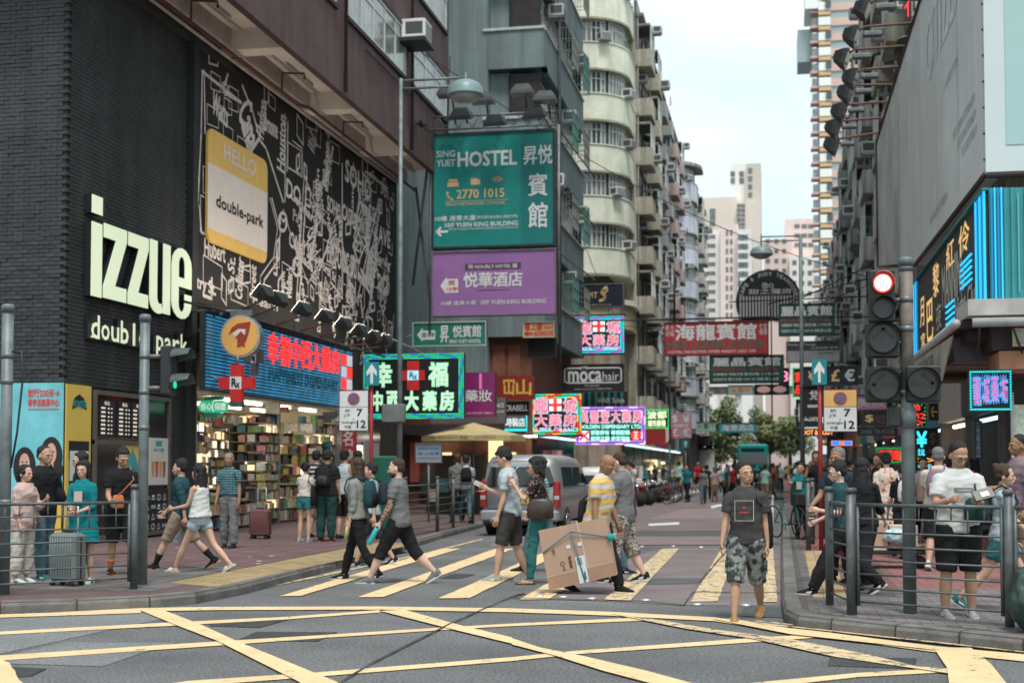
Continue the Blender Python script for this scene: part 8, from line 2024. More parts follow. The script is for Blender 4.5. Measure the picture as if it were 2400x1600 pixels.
for i in range(9):
 mb = MB(); x = c0.x - 1.7 + i * .36; mb.box(x,x + .3,42.9,42.99,.5 + .3 * (i % 3),.9 + .35 * (i % 4)); mb.build('magazine',pc[(i * 3) % 10],ks)
mb = MB(); mb.box(c0.x + .3,c0.x + .75,42.85,42.98,.9,2.5); mb.build('lit_panel',glow('lit_yellow',(.9,.75,.35),.8),ks)
P,t = sign('notice_board','small grey notice board with blue print on the left pavement','notice board',974,1037,1036,1084,36,mat('notice_grey',(.25,.27,.30),.6),.04,steel_g,.02)
letters(P,t,[('愛護動物聯盟',.08,.66,.9,.8,.01),('禁止擺賣',.1,.42,.9,.56,.01),('HAWKERS',.1,.2,.9,.3,.01)],flatmat('print_blue',(.02,.2,.35)))
mb = MB(); mb.tube([P.p(.5,0),(P.p(.5,0).x,36,PH)],.025,6); mb.build('leg',steel_g,t)
# lit shop fronts of the left side street corner, behind the van
rn = random.Random(4)
for i in range(10):
 y0 = 65 + i * 5.5 if i > 1 else 54 + i * 5.2; x = -9.55 if i < 2 else (-8.45 if y0 < 120 else -7.3)
 t = thing('street_shop','%s crowded ground floor shop along the left side beyond the side street' % words[i],'shop front',(x,y0 + 2.5,PH),0,'shops along the far left pavement')
 mb = MB(); mb.box(x,x + .1,y0,y0 + 5,PH,3.0); mb.build('dark_window',mat('shop_window_dark',(.012,.013,.014),.12,var=.2,spec=.7),t)
 mb = MB(); mb.box(x,x + .5,y0,y0 + 5,3.0,4.1); mb.build('fascia_board',mat('fascia_%d' % (i % 6),[(.4,.08,.1),(.05,.06,.07),(.45,.42,.4),(.03,.2,.25),(.5,.35,.1),(.35,.12,.25)][i % 6],.6),t)
 for k in range(8):
  mb = MB(); yy_ = y0 + .2 + k * .6; z = rn.uniform(.4,1.8); mb.box(x + .1,x + .2 + rn.random() * .3,yy_,yy_ + .5,z,z + rn.uniform(.3,.8)); mb.build('display',rn.choice(pc + [litp,litw]),t)
 mb = MB(); mb.box(x + .15,x + .25,y0 + .3,y0 + 4.7,2.85,2.92); mb.build('strip_light',glow('tube_cool',(.55,.85,1),1.6),t)
# side-street mouth wares (red and dark clothes under the signs)
# ------------------------------------------------------------ clothes
C_ = dict(grey=(.115,.112,.108),dgrey=(.055,.055,.055),black=(.016,.016,.018),white=(.52,.53,.52),lblue=(.36,.42,.45),teal=(.008,.17,.19),navy=(.022,.032,.045),pink=(.50,.38,.34),cream=(.52,.48,.42),denim=(.07,.13,.16),ldenim=(.34,.42,.46),green=(.015,.05,.045),tealj=(.03,.13,.135),khaki=(.26,.20,.15),dteal=(.02,.06,.07),greygreen=(.20,.21,.19),mauve=(.22,.16,.19),red=(.38,.02,.03),mint=(.28,.50,.45),orange=(.50,.16,.07),grt=(.14,.145,.145))
c = {k: cl(k,v) for k,v in C_.items()}
camo = pattern('camo_grey','batik',(.22,.23,.22),(.035,.045,.05),16); camo2 = pattern('camo_khaki','camo',(.28,.26,.22),(.07,.065,.06),15,c3=(.40,.37,.33))
yst = pattern('polo_yellow_stripe','hstripe',(.62,.39,.13),(.46,.46,.43),7.5); plaid = pattern('plaid_blue','plaid',(.03,.10,.13),(.16,.26,.28),22,c3=(.01,.03,.04))
pst = pattern('pink_pinstripe','vstripe',(.52,.38,.35),(.38,.27,.25),60); tst = pattern('teal_stripe_shirt','hstripe',(.02,.22,.22),(.35,.42,.42),22); bst = pattern('black_white_stripe','hstripe',(.02,.02,.022),(.45,.46,.45),11)
flo = pattern('floral_dress','floral',(.55,.47,.40),(.52,.16,.08),13,c3=(.30,.10,.06)); bfl = pattern('black_floral','floral',(.014,.013,.015),(.30,.16,.12),26); lbs = pattern('pale_blue_stripe','hstripe',(.30,.42,.47),(.20,.33,.38),26)
sole_w = mat('sole_white',(.5,.5,.48),.6,var=.1); sole_d = mat('sole_dark',(.03,.03,.03),.7,var=.1); tan_l = mat('leather_tan',(.38,.19,.07),.6,var=.2); gum = mat('sole_gum',(.42,.24,.09),.6)
S_ = dict(white=(c['white'],sole_w,c['dgrey']),grey=(c['grt'],sole_w),lgrey=(cl('shoe_grey',(.27,.28,.28)),sole_w,c['white']),black=(c['black'],sole_w,c['white']),bl=(c['black'],sole_d),tan=(tan_l,gum,c['cream']),teal=(c['tealj'],sole_w,c['white']),orange=(c['black'],mat('sole_orange',(.6,.12,.02),.6),c['orange']),slide=(c['cream'],sole_w),van=(c['black'],gum),sandal=(tan_l,sole_d))
W_ = dict(lh=20,lk=6,rh=-16,rk=18,rf=22,la=-14,ra=16,le=14,re=20)          # mid stride
W2 = dict(rh=20,rk=6,lh=-16,lk=18,lf=22,la=16,ra=-14,le=20,re=14)
WB = dict(lh=28,lk=4,rh=-24,rk=22,rf=32,la=-20,ra=24,le=12,re=22)
ST = dict(la=2,ra=4,le=12,re=14)
D = lambda **k: k
def T(m,s=.62,**k): return dict(m=c.get(m,m) if isinstance(m,str) else m,sleeve=s,**k)
def B(m,L=2.0,**k): return dict(m=c.get(m,m) if isinstance(m,str) else m,len=L,**k)
pr = lambda k,**q: person(k,z0=.0,**q)
RW = .0
person('walker',1750,1083,1452,-4,'man in grey printed T-shirt and camouflage shorts walking towards the junction',T('dgrey',.68,hem=.85,infl=.022,print=(c['cream'],'box')),B(camo,1.12,infl=.036,flare=.006,pocket=1),D(lh=-12,lk=26,lf=18,rh=18,rk=4,lhab=3,la=-6,ra=6,le=14,re=16,rab=11,lab=9,yaw=30,pitch=-6,tilt=-5),'mid',('short','black'),w=.98,belly=.04,shoes=S_['tan'],z0=0,vox=.011)
person('carrier',1400,1070,1387,72,'bald man in yellow striped polo carrying a large flat cardboard box',T(yst,.66,collar=1,infl=.024,hem=.82),B('black'),{**W_,'lean': 9,'pitch': 28,'yaw': -12,'ra': 2,'re': 6,'rab': 10,'la': 6,'rcurl': 70},'tan',('bald','grey'),w=1.1,belly=.05,shoes=S_['bl'],z0=0)
person('polo',1460,1062,1365,-98,'man in grey polo shirt and camouflage shorts walking left across the road',T('grt',.66,collar=1,infl=.026,hem=.80),B(camo2,1.3,infl=.036,pocket=1),{**W_,'lh': 12,'rh': -10,'rf': 12,'pitch': 14,'yaw': -8,'la': 12,'le': 26},'pale',('crew','brown'),w=1.1,shoes=S_['black'],z0=0)
person('phone',1196,1054,1362,-88,'young man in pale T-shirt and grey shorts looking at his phone',T('lblue',.66,hem=.84,infl=.02),B('dgrey',.98,infl=.028),{**W_,'lh': 14,'rh': -8,'rk': 14,'rf': 8,'pitch': 26,'ra': 14,'re': 100,'la': 4,'rcurl': 60,'lean': 5},'light',('spiky','black'),shoes=S_['lgrey'],z0=0)
person('drink',1262,1072,1368,-84,'woman in black floral top and teal trousers drinking from a cup',T(bfl,.66,hem=.92,infl=.014),B('tealj',infl=.008),{**W_,'lh': 10,'rh': -18,'rf': 16,'ra': 42,'re': 108,'la': 36,'le': 112,'rin': 20,'lin': 20,'pitch': 6},'light',('bob','black'),True,shoes=S_['sandal'],shoekind='slide',glasses=True,z0=0)
person('beard',935,1075,1366,-86,'bearded man with tattooed forearms striding left holding a bottle',T('grt',.60,hem=.82,infl=.02),B('black',1.28,infl=.02),{**WB,'pitch': 4,'la': 14,'le': 16,'ra': -10,'lcurl': 60},'pale',('crew','brown'),w=1.08,belly=.02,shoes=S_['grey'],beard='brown',arms=pattern('tattoo','camo',(.42,.26,.19),(.04,.035,.035),26,c3=(.4,.25,.18)),z0=0)
person('backpacker',838,1074,1360,-96,'woman in grey green shirt with backpack walking left behind the tattooed man',T('greygreen',1.45,infl=.02,hem=.88),B('black',infl=.008),{**W2,'la': -6,'ra': 6},'light',('long','brown'),True,shoes=S_['black'],z0=0)
person('hidden',872,1085,1325,-80,'person in pale top with dark backpack behind the grey green shirt woman',T('ldenim',.66),B('navy',1.0),W_,'light',('short','black'),shoes=S_['black'],z0=.0,vox=.016)
person('camisole',468,1092,1340,-100,'woman in white camisole and denim shorts walking away to the left',T('white',0,hem=.92,infl=.018,neck=1.37,flare=.03),B('ldenim',.42,infl=.012),{**WB,'la': 20,'le': 60,'ra': -4},'light',('verylong','black'),True,shoes=S_['slide'],shoekind='slide')
person('jacket',425,1077,1333,-84,'young man in dark jacket and beige shorts beside the camisole woman',T('dteal',1.5,infl=.024,hem=.80),B('khaki',1.0,infl=.026),WB,'light',('spiky','black'),shoes=S_['van'],socks=(c['black'],1.55))
person('plaid',537,1063,1284,4,'old man in blue plaid shirt and grey trousers before the pharmacy',T(plaid,.62,collar=1,hem=.96,infl=.018),B('grt',infl=.024),{**ST,'pitch': 18,'lh': 8,'rh': -2},'tan',('balding','grey'),shoes=S_['bl'],belly=.02)
person('orangesock',282,1053,1347,40,'man in black T-shirt with orange socks and an orange pouch',T('black',.66,infl=.024,hem=.82),B('black',1.02,infl=.035),{**ST,'pitch': 20,'yaw': 10,'lh': 14,'rh': -6,'ra': 10,'re': 60},'mid',('spiky','black'),shoes=S_['orange'],socks=(c['orange'],1.62))
person('tealdress',193,1080,1368,4,'woman in teal dress with square print standing by a silver suitcase',T('teal',1.25,infl=.022,skirt=(.58,.05),print=(c['pink'],'square'),name='dress'),B('black',.3,infl=.002,waist=.9),{**ST,'la': 8,'ra': 10,'le': 62,'re': 62,'lin': 42,'rin': 42},'light',('long','black'),True,shoes=S_['white'])
person('pinkshirt',52,1090,1366,78,'woman in loose pink striped shirt and cream trousers at far left',T(pst,1.4,infl=.042,hem=.76),B('cream',1.85,infl=.032),{**ST,'la': 20,'le': 100,'lin': 20},'light',('tail','black'),True,shoes=S_['white'])
person('sweater',97,1045,1358,72,'man in black sweater and blue jeans behind the pink shirt woman',T('black',1.5,infl=.03,hem=.84),B('denim',infl=.018),{**ST,'la': 14,'le': 30,'rh': 10},'mid',('crew','black'),w=1.04,shoes=S_['teal'])
person('glassesman',190,1060,1325,-60,'man with glasses partly hidden behind the teal dress woman',T('navy',.66),B('black'),ST,'light',('spiky','black'),shoes=S_['teal'],glasses=True)
person('tealshorts',714,1084,1269,172,'woman in grey T-shirt and teal shorts seen from behind at the pharmacy',T('cream',.5,hem=.97),B('tealj',.42,infl=.022,flare=.02),{**ST,'la': 10,'le': 70},'light',('bun','black'),True,shoes=S_['lgrey'])
person('greentrousers',765,1055,1269,178,'man in black T-shirt with green trousers and backpack at the pharmacy',T('black',.66,infl=.024),B('green',infl=.024),ST,'mid',('short','black'),w=1.08,shoes=S_['orange'])
person('striped',740,1052,1258,186,'man in black and white striped shirt among the pharmacy customers',T(bst,.66),B('khaki',1.1),ST,'light',('short','black'),shoes=S_['bl'])
person('queue',806,1056,1262,160,'man in pale vest with bag in the pharmacy queue',T('lblue',.3),B('black',1.05),ST,'light',('short','black'),shoes=S_['bl'])
person('queue2',838,1054,1256,190,'man in black top behind the red post',T('black',.66),B('navy'),ST,'mid',('short','black'),shoes=S_['bl'])
person('railman',1092,1067,1224,195,'man in pale shirt with black backpack walking away by the stall',T('lblue',.6,infl=.02),B('denim'),W_,'light',('short','black'),shoes=S_['bl'])
person('railman2',1072,1060,1224,188,'man in grey shirt just left of the backpack man by the stall',T('grt',.8),B('black'),W2,'light',('short','brown'),shoes=S_['bl'])
person('tealstripe',1268,1071,1340,-100,'person in teal striped top hidden behind the drinking woman',T(tst,.9),B('denim'),W_,'light',('short','brown'),shoes=S_['bl'],z0=0)
person('bluetop',1422,1078,1345,80,'woman in pale blue striped top behind the box carrier',T(lbs,.8,infl=.026),B('denim'),W_,'pale',('short','grey'),True,w=1.15,shoes=S_['black'],z0=0)
# right pavement
person('wallet',2248,1040,1447,8,'man in white T-shirt and black shorts looking into his wallet',T('white',.7,infl=.028,hem=.84,print=(c['dgrey'],'word')),B('black',1.02,infl=.04),D(la=18,le=84,lin=34,ra=22,re=80,rin=30,pitch=24,yaw=14,lhab=4,rhab=4,lab=10,rab=14,rcurl=60,lcurl=60),'mid',('crew','black'),w=1.1,belly=.04,shoes=S_['lgrey'],glasses=True,vox=.011)
person('redbag',1974,1083,1392,-86,'person with short black hair and glasses walking left with a red bag',T(bst if 0 else 'dteal',.7,infl=.022),B('black',infl=.03),{**WB,'ra': 6,'re': 60,'rin': 10,'pitch': 8,'la': 4,'le': 95},'pale',('spiky','black'),shoes=S_['black'],glasses=True)
person('navyman',1968,1050,1365,-30,'tall grey haired man in navy T-shirt behind the glasses walker',T('navy',.66),B('black'),{**ST,'ra': 20,'re': 40},'tan',('short','grey'),w=1.1,shoes=S_['bl'])
person('longhair',2022,1075,1376,158,'woman in black with very long black hair seen from behind',T('black',1.4,infl=.03),B('black',infl=.03),WB,'light',('verylong','black'),True,shoes=S_['bl'])
person('floral',2080,1060,1300,176,'woman in white and orange floral dress walking away',T(flo,.7,infl=.025,skirt=(.42,.05),name='dress'),B('black',.3,infl=.002,waist=.9),W_,'light',('bun','black'),True,shoes=S_['white'])
person('redpack',2118,1085,1308,190,'woman in black top with red and white backpack',T('black',.9),B('black'),W2,'light',('short','black'),True,shoes=S_['bl'])
person('pinkpack',2202,1048,1335,168,'man with shaved head and pinkish backpack walking away',T('cream',.62,infl=.024),B('black',1.05,infl=.03),W2,'mid',('crew','grey'),w=1.05,shoes=S_['white'])
person('bungirl',2352,1093,1432,80,'young woman with hair bun and black backpack walking right',T('ldenim',.5),B('tealj',.6),{**WB,'la': 6},'light',('bun','brown'),True,shoes=S_['teal'])
person('edgeman',2398,1012,1370,-70,'man in orange and violet T-shirt at the right edge',T('mauve',.7,infl=.026),B('khaki'),{**ST,'ra': 20,'re': 70},'tan',('crew','black'),shoes=S_['bl'])
person('caller',1915,1058,1262,-8,'man in black with a phone held to his ear',T('black',.7),B('navy'),{**ST,'ra': 50,'re': 125,'rin': 20},'tan',('short','black'),shoes=S_['bl'],vox=.016)
person('tealkid',1880,1085,1262,-20,'child in teal T-shirt beside the man on the phone',T('teal',.6,print=(c['pink'],'square')),B('black'),{**ST,'ra': 60,'re': 110},'mid',('short','black'),shoes=S_['bl'],vox=.016)
person('redshirt',1636,1070,1152,10,'distant person in bright red T-shirt by the left kerb',T('red',.66),B('black',1.0),ST,'mid',('short','black'),shoes=S_['bl'],vox=.022,headvox=.012)
person('mintshirt',1592,1078,1154,170,'distant woman in mint top pointing beside the parked bicycles',T('mint',.9),B('tealj'),{**W_,'ra': 70},'light',('short','black'),True,shoes=S_['bl'],vox=.022,headvox=.012)
person('redvest',1812,1068,1168,176,'distant person with orange backpack and grey shorts in the road',T('orange',.3),B('grt',.9),ST,'mid',('short','black'),shoes=S_['bl'],z0=0,vox=.02,headvox=.012)
person('tealdist',1704,1074,1150,160,'distant woman in teal top walking in the road',T('teal',.8),B('black'),W_,'light',('bun','black'),True,shoes=S_['bl'],z0=0,vox=.02,headvox=.012)
person('blackdist',1760,1072,1150,190,'distant person in black walking behind the grey T-shirt man',T('black',.7),B('black'),W2,'mid',('short','black'),shoes=S_['bl'],z0=0,vox=.02,headvox=.012)
# the far crowd: four figures copied with other colours
protos = []
rn = random.Random(21)
for i,(tp,bt,hr_,f_) in enumerate((('navy','black','short',0),('cream','denim','long',1),('grt','khaki','short',0),('mauve','black','bun',1),('tealj','dgrey','crew',0))):
 t = person('crowd%d' % i,1500,1090,1130,0,'x',T(tp,.66),B(bt,1.0 if i == 2 else 2),(W_,W2,ST)[i % 3],('light','mid','tan')[i % 3],(hr_,'black'),bool(f_),shoes=S_['bl'],vox=.028,headvox=.014,group='people in the distant crowd')[0]; protos.append(t)
spots = []
for i in range(104):
 for _ in range(40):
  if i < 40: x,y = rn.uniform(-4.2,.2),rn.uniform(58,120)
  elif i < 90: x,y = rn.uniform(.8,4.4),rn.uniform(24.5 if i > 60 else 40,90)
  else: x,y = rn.uniform(-8.2,-6.0) - .4,rn.uniform(62,105)
  if i < 24 and abs(x + 2.2) < 1.6 and y > 100: continue
  if all((x - a) ** 2 + (y - b) ** 2 > .5 for a,b in spots): break
 spots.append((x,y))
tops = ['navy','cream','grt','mauve','teal','white','black','lblue','mint','red','orange','dteal','pink','ldenim']
desc = {'navy': 'navy','cream': 'cream','grt': 'grey','mauve': 'mauve','teal': 'teal','white': 'white','black': 'black','lblue': 'pale blue','mint': 'mint','red': 'red','orange': 'orange','dteal': 'dark teal','pink': 'pink','ldenim': 'light denim'}
for i,(x,y) in enumerate(spots):
 o = protos[i % 5]; z = 0.0 if -5.6 < x < .1 else PH; tp = tops[(i * 5 + i // 7) % 14]
 where = 'in the road' if z == 0 else ('on the right pavement' if x > 0 else 'on the far left pavement')
 lab = 'distant %s in %s top and %s %s' % (('man','woman')[i % 5 in (1,3)],desc[tp],('black trousers','blue jeans','khaki shorts','black trousers','grey trousers')[i % 5],where)
 r_ = o if i < 5 else copy_tree(o); r_.location = (x,y,z); r_.rotation_euler = (0,0,R(rn.choice((0,180)) + rn.uniform(-50,50))); r_['label'] = lab; r_['group'] = 'people in the distant crowd'
 s_ = rn.uniform(.93,1.05); r_.scale = (s_,s_,s_)
 for ch in kids(r_):
  if ch.name.startswith('shirt'): ch.material_slots[0].link = 'OBJECT'; ch.material_slots[0].material = c[tp]
# ------------------------------------------------------------ things they carry
def carried(name,label,cat,key,pt,build,mats,extra=None):
 t,S,W,k,f = PEOPLE[key]; mb = MB(); build(mb,S,W); return mb.build(name,mats,None,label=label,cat=cat)
def bagpack(key,label,m,m2,kx=1.0):
 t0,S,W,k,f = PEOPLE[key]; t = thing('backpack',label,'backpack',W((0,.2,1.1)))
 rings = []
 for z,rx,ry in ((1.02,.10,.05),(1.04,.135,.075),(1.12,.145,.085),(1.25,.14,.08),(1.36,.115,.065),(1.40,.07,.04)): rings.append([W(S.up(rx * kx * math.cos(a),.20 + ry * kx * math.sin(a),z)) for a in [i * math.pi / 8 for i in range(16)]])
 mb = MB(); mb.loft(rings); mb.build('bag',m,t)
 mb = MB(); rings = []
 for z,rx in ((1.06,.09),(1.20,.10),(1.22,.06)): rings.append([W(S.up(rx * math.cos(a),.27 + .035 * math.sin(a),z)) for a in [i * math.pi / 6 for i in range(12)]])
 mb.loft(rings); mb.build('front_pocket',m2,t)
 for s in (1,-1):
  mb = MB(); mb.tube([W(S.up(s * .09,y,z)) for y,z in ((.15,1.40),(.03,1.475),(-.10,1.42),(-.145,1.30),(-.10,1.15),(.06,1.08))],.012,6); mb.build('strap',m,t)
bagpack('backpacker','dark green backpack on the grey green shirt woman',c['dteal'],c['black']); bagpack('greentrousers','black backpack on the man in green trousers',c['black'],c['dgrey'])
bagpack('railman','black backpack on the pale shirt man by the stall',c['black'],c['black']); bagpack('redpack','red and white backpack on the black top woman',c['white'],c['red']); bagpack('pinkpack','pinkish grey backpack on the shaved head man',c['mauve'],c['pink'])
bagpack('bungirl','black printed backpack on the bun haired woman',bfl,c['black']); bagpack('hidden','dark backpack on the pale top person',c['navy'],c['black']); bagpack('redvest','orange rucksack on the distant walker',c['orange'],c['dgrey'])
def strapbag(key,label,m,pos,size,s=1,name='shoulder_bag'):
 t0,S,W,k,f = PEOPLE[key]; t = thing(name,label,'bag',W(pos)); x,y,z = pos; w,d,h = size; rings = []
 for dz,q in ((-.5,.7),(-.42,1),(0,1.02),(.4,.85),(.5,.6)): rings.append([W((x + d / 2 * q * math.cos(a),y + w / 2 * q * math.sin(a),z + h * dz)) for a in [i * math.pi / 7 for i in range(14)]])
 mb = MB(); mb.loft(rings); mb.build('bag',m,t)
 mb = MB(); mb.tube([W((x,y - w * .3,z + h * .45)),W(S.up(s * .13,-.12,1.30)),W(S.up(s * .10,0,1.475)),W(S.up(s * .13,.12,1.30)),W((x,y + w * .3,z + h * .45))],.009,6); mb.build('strap',m,t)
lb = mat('leather_dark_brown',(.035,.022,.016),.4,var=.3,scale=30,spec=.6)
strapbag('drink','dark brown leather handbag on the drinking woman\'s shoulder',lb,(.21,.04,1.02),(.36,.14,.28)); strapbag('walker','black shoulder bag on the grey T-shirt man\'s left side',c['black'],(.24,.08,1.0),(.20,.08,.42))
strapbag('orangesock','orange pouch hanging at the black T-shirt man\'s hip',c['orange'],(-.08,-.17,1.0),(.06,.16,.18),name='pouch'); strapbag('sweater','black crossbody bag on the black sweater man',c['black'],(.16,-.10,1.08),(.26,.1,.18)); strapbag('carrier','black crossbody bag behind the yellow polo man',c['black'],(.02,.19,.98),(.10,.26,.34),1)
strapbag('tealshorts','big black tote bag on the teal shorts woman',c['black'],(-.23,0,1.0),(.3,.12,.42),-1,'tote_bag'); strapbag('wallet','dark green waist bag worn by the white T-shirt man',c['green'],(.12,-.22,1.06),(.10,.24,.22)); strapbag('plaid','black shoulder bag of the plaid shirt man',c['black'],(.22,.06,1.05),(.2,.1,.3))
def handpos(key,n,d=.10):
 t0,S,W,k,f = PEOPLE[key]; sh,el,wr,d2 = S.J['a' + n]; return W(wr + d2 * d),(W(wr + d2) - W(wr)).normalized()
h,d = handpos('phone','r',.13); mb = MB(); mb.bbox(h + V3((0,-.02,.01)),(.145,.012,.07),.004,Matrix.Rotation(R(25),3,'Y')); o = mb.build('phone',mat('phone_white',(.45,.45,.45),.25,var=0),None,label='white smartphone held by the young man in pale T-shirt',cat='phone')
h,d = handpos('drink','r',.10); mb = MB(); t = thing('drink_cup','plastic cup with straw held by the black floral top woman','cup',h)
mb.tube([h + V3((0,0,-.05)),h + V3((-.02,0,.06))],[.032,.042],12); mb.build('cup',mat('cup_milky',(.5,.40,.36),.3),t); mb = MB(); mb.tube([h + V3((-.01,0,.03)),h + V3((.10,0,.15))],.005,6); mb.build('straw',wprint,t)
h,d = handpos('beard','l',.10); t = thing('water_bottle','turquoise bottle swinging in the tattooed man\'s hand','bottle',h); ax = V3((-.45,-.1,-.9)).normalized()
mb = MB(); mb.tube([h + ax * -.03,h + ax * .0,h + ax * .20,h + ax * .22],[.02,.036,.036,.03],12); mb.build('bottle',mat('bottle_turquoise',(.01,.32,.33),.2,spec=.7),t); mb = MB(); mb.tube([h + ax * -.06,h + ax * -.03],.024,10); mb.build('cap',mat('bottle_cap',(.02,.12,.13),.5),t)
h,d = handpos('backpacker','l',.10); mb = MB(); mb.tube([h + V3((0,0,.04)),h + V3((-.02,0,-.14))],[.02,.034],10); mb.build('tea_bottle',mat('bottle_yellowgreen',(.36,.36,.10),.3),None,label='yellow green drink bottle held by the grey green shirt woman',cat='bottle')
h,d = handpos('wallet','l',.10); t = thing('wallet','open black wallet with cards in the white T-shirt man\'s hands','wallet',h); M = Matrix.Rotation(R(-35),3,'X') @ Matrix.Rotation(R(-18),3,'Y')
mb = MB(); mb.bbox(h + V3((.05,-.03,.05)),(.20,.02,.12),.006,M); mb.build('cover',mat('leather_black',(.012,.012,.013),.4),t); mb = MB(); mb.cbox(h + V3((.06,-.045,.055)),(.08,.006,.055),M); mb.build('card',wprint,t)
# cardboard box
pA,pB,pC,pD = [gnd(1400,1387,0)] * 4
Yb = PEOPLE['carrier'][2]((-.36,0,0)).y - .05
Yb = min(Yb,gnd(1400,1387,0).y - .33)
q = [atY(u,v,Yb) for u,v in ((1288,1383),(1444,1347),(1420,1212),(1262,1243))]
card = mat('cardboard',(.40,.265,.19),.85,var=.08,scale=3,bump=.1,fine=.05); t = thing('cardboard_box','large flat brown cardboard box tied with blue string carried by the bald man','box',(q[0] + q[1]) / 2)
mb = MB(); mb.prism(q,(0,.20,0)); mb.build('carton',card,t)
PBX = Panel(q[0],q[1] - q[0],q[3] - q[0]); tape = mat('tape_pale',(.50,.38,.31),.4); Lx = lambda pts,w,e: PBX.line(mb,pts,w,e)
mb = MB(); PBX.slab(mb,0,.0,1,.21,.001,.012); mb.build('flap',mat('cardboard_dark',(.33,.20,.14),.85,var=.1),t)
mb = MB(); Lx([(.62,.22),(.60,.62),(.58,1.0)],.022,.003); Lx([(.0,.22),(.6,.24),(1,.22)],.008,.0145); Lx([(.34,.22),(.33,1)],.006,.004); mb.build('tape',tape,t)
mb = MB(); PBX.slab(mb,.46,-.0,.60,.44,.0135,.016); PBX.slab(mb,.36,.60,.42,.66,.003,.005); PBX.slab(mb,.53,.60,.60,.66,.005,.007); mb.build('paper_label',mat('label_paper',(.58,.62,.62),.6,var=.05),t)
mb = MB()
for k in range(4): Lx([(.48,.40 - k * .03),(.55,.40 - k * .03)],.012,.018)
PBX.text(mb,'大件貨品',.545,.04,.575,.18,.018,.01); mb.build('label_print',mat('print_teal_dark',(.02,.16,.18),.6),t)
mb = MB(); Lx([(.26 + .028 * math.cos(a),.38 + .032 * math.sin(a)) for a in [i * .52 for i in range(13)]],.008,.004); PBX.text(mb,'FRAGILE',.36,.28,.40,.48,.004,.01,rot=0); PBX.text(mb,'↑↑',.14,.52,.18,.66,.004,.01); PBX.text(mb,'♺',.25,.26,.29,.33,.004,.01); mb.build('carton_print',mat('carton_ink',(.09,.06,.05),.7),t)
mb = MB(); hp = PBX.p(.47,.86,.03)
for a,b in ((PBX.p(0,.62,.01),hp),(hp,PBX.p(1.0,.63,.01)),(hp,PBX.p(.545,.0,.025))): mb.tube([a,b],.007,5)
mb.build('string',mat('string_blue',(.02,.14,.19),.7),t)
mb = MB(); mb.ell(PBX.p(1.03,.62,.02),(.05,.03,.05),None,8,6); mb.build('string_knot',mat('knot_teal',(.01,.28,.28),.7),t)
# suitcases
def suitcase(u,v,w,h_,m,label,z=PH,rz=0,handle=.4):
 p = gnd(u,v,z); t = thing('suitcase',label,'suitcase',p,rz)
 mb = MB(); mb.bbox((0,0,.06 + h_ / 2),(w,.26,h_),.04); mb.build('shell',m,t,local=True)
 mb = MB()
 for i in range(9): x = -w / 2 + .05 + i * (w - .1) / 8; mb.tube([(x,-.131,.12),(x,-.131,h_ - .0)],.006,5)
 mb.build('ridge',m,t,local=True,kind='stuff')
 for sx in (1,-1):
  for sy in (1,-1): mb = MB(); mb.tube([(sx * (w / 2 - .06),sy * .09 - .015,.035),(sx * (w / 2 - .06),sy * .09 + .015,.035)],.035,12); mb.build('wheel',rub,t,local=True)
 mb = MB(); mb.tube([(-.09,.08,h_),(-.09,.08,h_ + handle),(.09,.08,h_ + handle),(.09,.08,h_)],.010,6); mb.build('handle',alu,t,local=True)
 mb = MB(); mb.bbox((0,0,.06 + h_ + .02),(.16,.05,.03),.01); mb.build('top_grip',rub,t,local=True)
 mb = MB(); mb.box(w / 2 - .012,w / 2 + .004,-.012,.012,.1,h_); mb.build('seam',rub,t,local=True)
suitcase(157,1372,.42,.60,mat('case_silver_green',(.16,.19,.185),.35,metal=.3,var=.08),'large ribbed silver suitcase in front of the teal dress woman',rz=R(-12),handle=.38)
suitcase(610,1262,.42,.55,mat('case_maroon',(.13,.05,.05),.4,var=.1),'maroon suitcase with raised handle before the pharmacy shelves',handle=.5)
# trolley with cardboard behind the railing, bags
p = gnd(2075,1330,PH); t = thing('trolley','flat black trolley loaded with cardboard behind the railing','trolley',p,R(5)); mb = MB(); mb.bbox((0,0,.24),(1.2,.6,.05),.01); mb.build('deck',rub,t,local=True)
for sx in (1,-1):
 for sy in (1,-1): mb = MB(); mb.tube([(sx * .45,sy * .22 - .02,.10),(sx * .45,sy * .22 + .02,.10)],.10,14); mb.build('wheel',rub,t,local=True)
mb = MB(); mb.tube([(.58,-.25,.26),(.62,-.25,.95),(.62,.25,.95),(.58,.25,.26)],.018,6); mb.build('push_bar',steel_g,t,local=True)
for i,(x,w,z,h_) in enumerate(((-.25,.5,.27,.05),(-.2,.45,.33,.34),(.25,.4,.33,.30),(0,1.2,.325,.02))):
 mb = MB(); q_ = V3(p) + V3((x,-.1 + .05 * i,z)); mb.bbox(q_ + V3((0,0,h_ / 2)),(w,.4 if i < 3 else .55,h_),.006); mb.build('carton',card if i % 2 else mat('cardboard_pale',(.5,.40,.33),.85,var=.08),None,label=['thin flattened carton at the bottom of the trolley load','upright pale brown carton left on the trolley','upright carton right on the trolley beside the plastic bag','flat cardboard sheet on the trolley deck'][i],cat='carton')
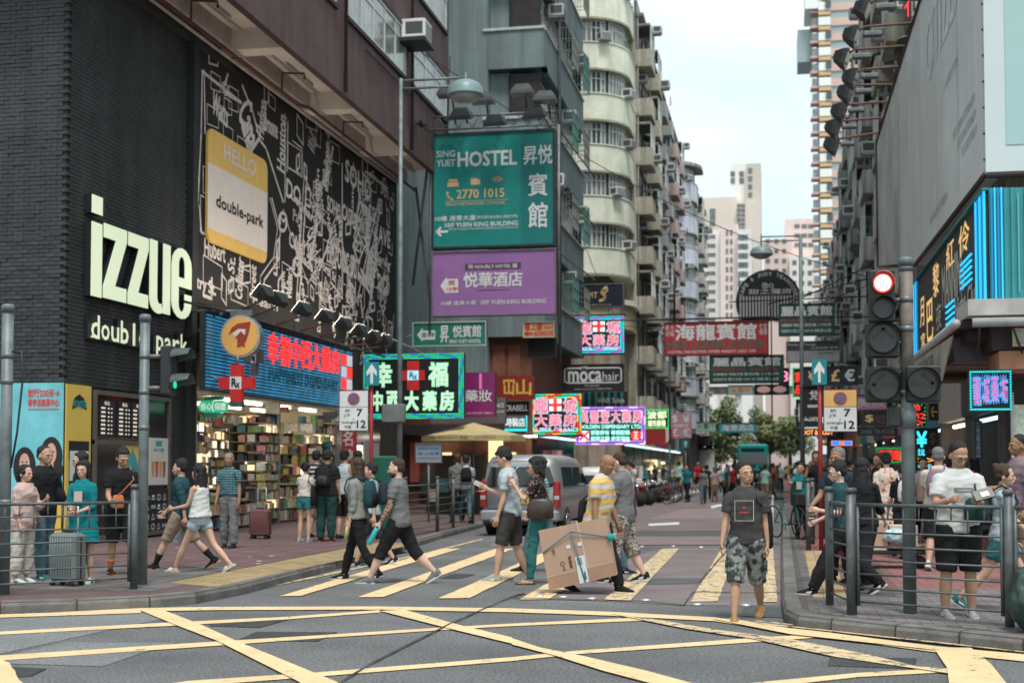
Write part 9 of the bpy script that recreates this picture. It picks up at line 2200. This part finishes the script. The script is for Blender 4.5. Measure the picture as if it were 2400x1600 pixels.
mb = MB(); mb.ell(V3(p) + V3((.15,-.25,.48)),(.2,.12,.10),None,12,8); vs,fs = remesh(mb,.02,1,.02,(14,14,14)); mb = MB(); mb.add(vs,fs,True); mb.build('plastic_bag',mat('plastic_pale_blue',(.40,.55,.58),.3,var=.2),None,label='crumpled pale blue plastic bag on the trolley',cat='plastic bag')
h,d = handpos('redbag','l',.1); P = facing(1955,1200,2010,1300,gnd(1974,1392,PH).y + .1); mb = MB(); P.slab(mb,0,0,1,1,-.10,0); o = mb.build('shopping_bag',mat('bag_red',(.55,.035,.03),.5),None,label='bright red shopping bag carried by the glasses walker behind the railing',cat='shopping bag')
t0,S,W,k,f = PEOPLE['jacket']; mb = MB(); mb.ell(W((-.24,-.12,.60)),(.12,.08,.16),None,12,8); vs,fs = remesh(mb,.02,1,.015,(14,14,14)); mb = MB(); mb.add(vs,fs,True); mb.build('plastic_bag',mat('plastic_white',(.5,.52,.52),.4,var=.15),None,label='white plastic bag hanging from the dark jacket man\'s hand',cat='plastic bag')
p = gnd(2392,1480,PH); mb = MB(); mb.ell((p.x + .12,p.y,PH + .30),(.22,.2,.28),None,14,10); vs,fs = remesh(mb,.025,1,.03,(7,7,7)); mb = MB(); mb.add(vs,fs,True); mb.build('rubbish_bag',mat('bag_dark_green',(.03,.06,.055),.35,var=.2),None,label='dark green stuffed bag at the railing post on the right edge',cat='bag')
# overhead cables
cm = mat('cable_black',(.02,.02,.022),.6,var=0)
for i,(a,b,lb_) in enumerate((((-11.2,42,15),(4.7,60,9.5),'thin black cable from the brown building across the street'),((-9,56,14.5),(-8.6,86,9.0),'thin cable along the teal building front'),((-8.6,70,9),(4.9,64,10.2),'cable slung above the red hotel sign'),((-8.5,90,8.2),(5,80,9.5),'farther cable slung over the road'),((4.7,52,9),(4.9,90,6.5),'cable sagging along the right side fronts'))):
 a,b = V3(a),V3(b); mb = MB(); mb.tube([a.lerp(b,k / 14) - V3((0,0,1.1 * math.sin(math.pi * k / 14))) for k in range(15)],.016,4); mb.build('cable',cm,None,label=lb_,cat='cable')
bpy.data.scenes.remove(TMP)
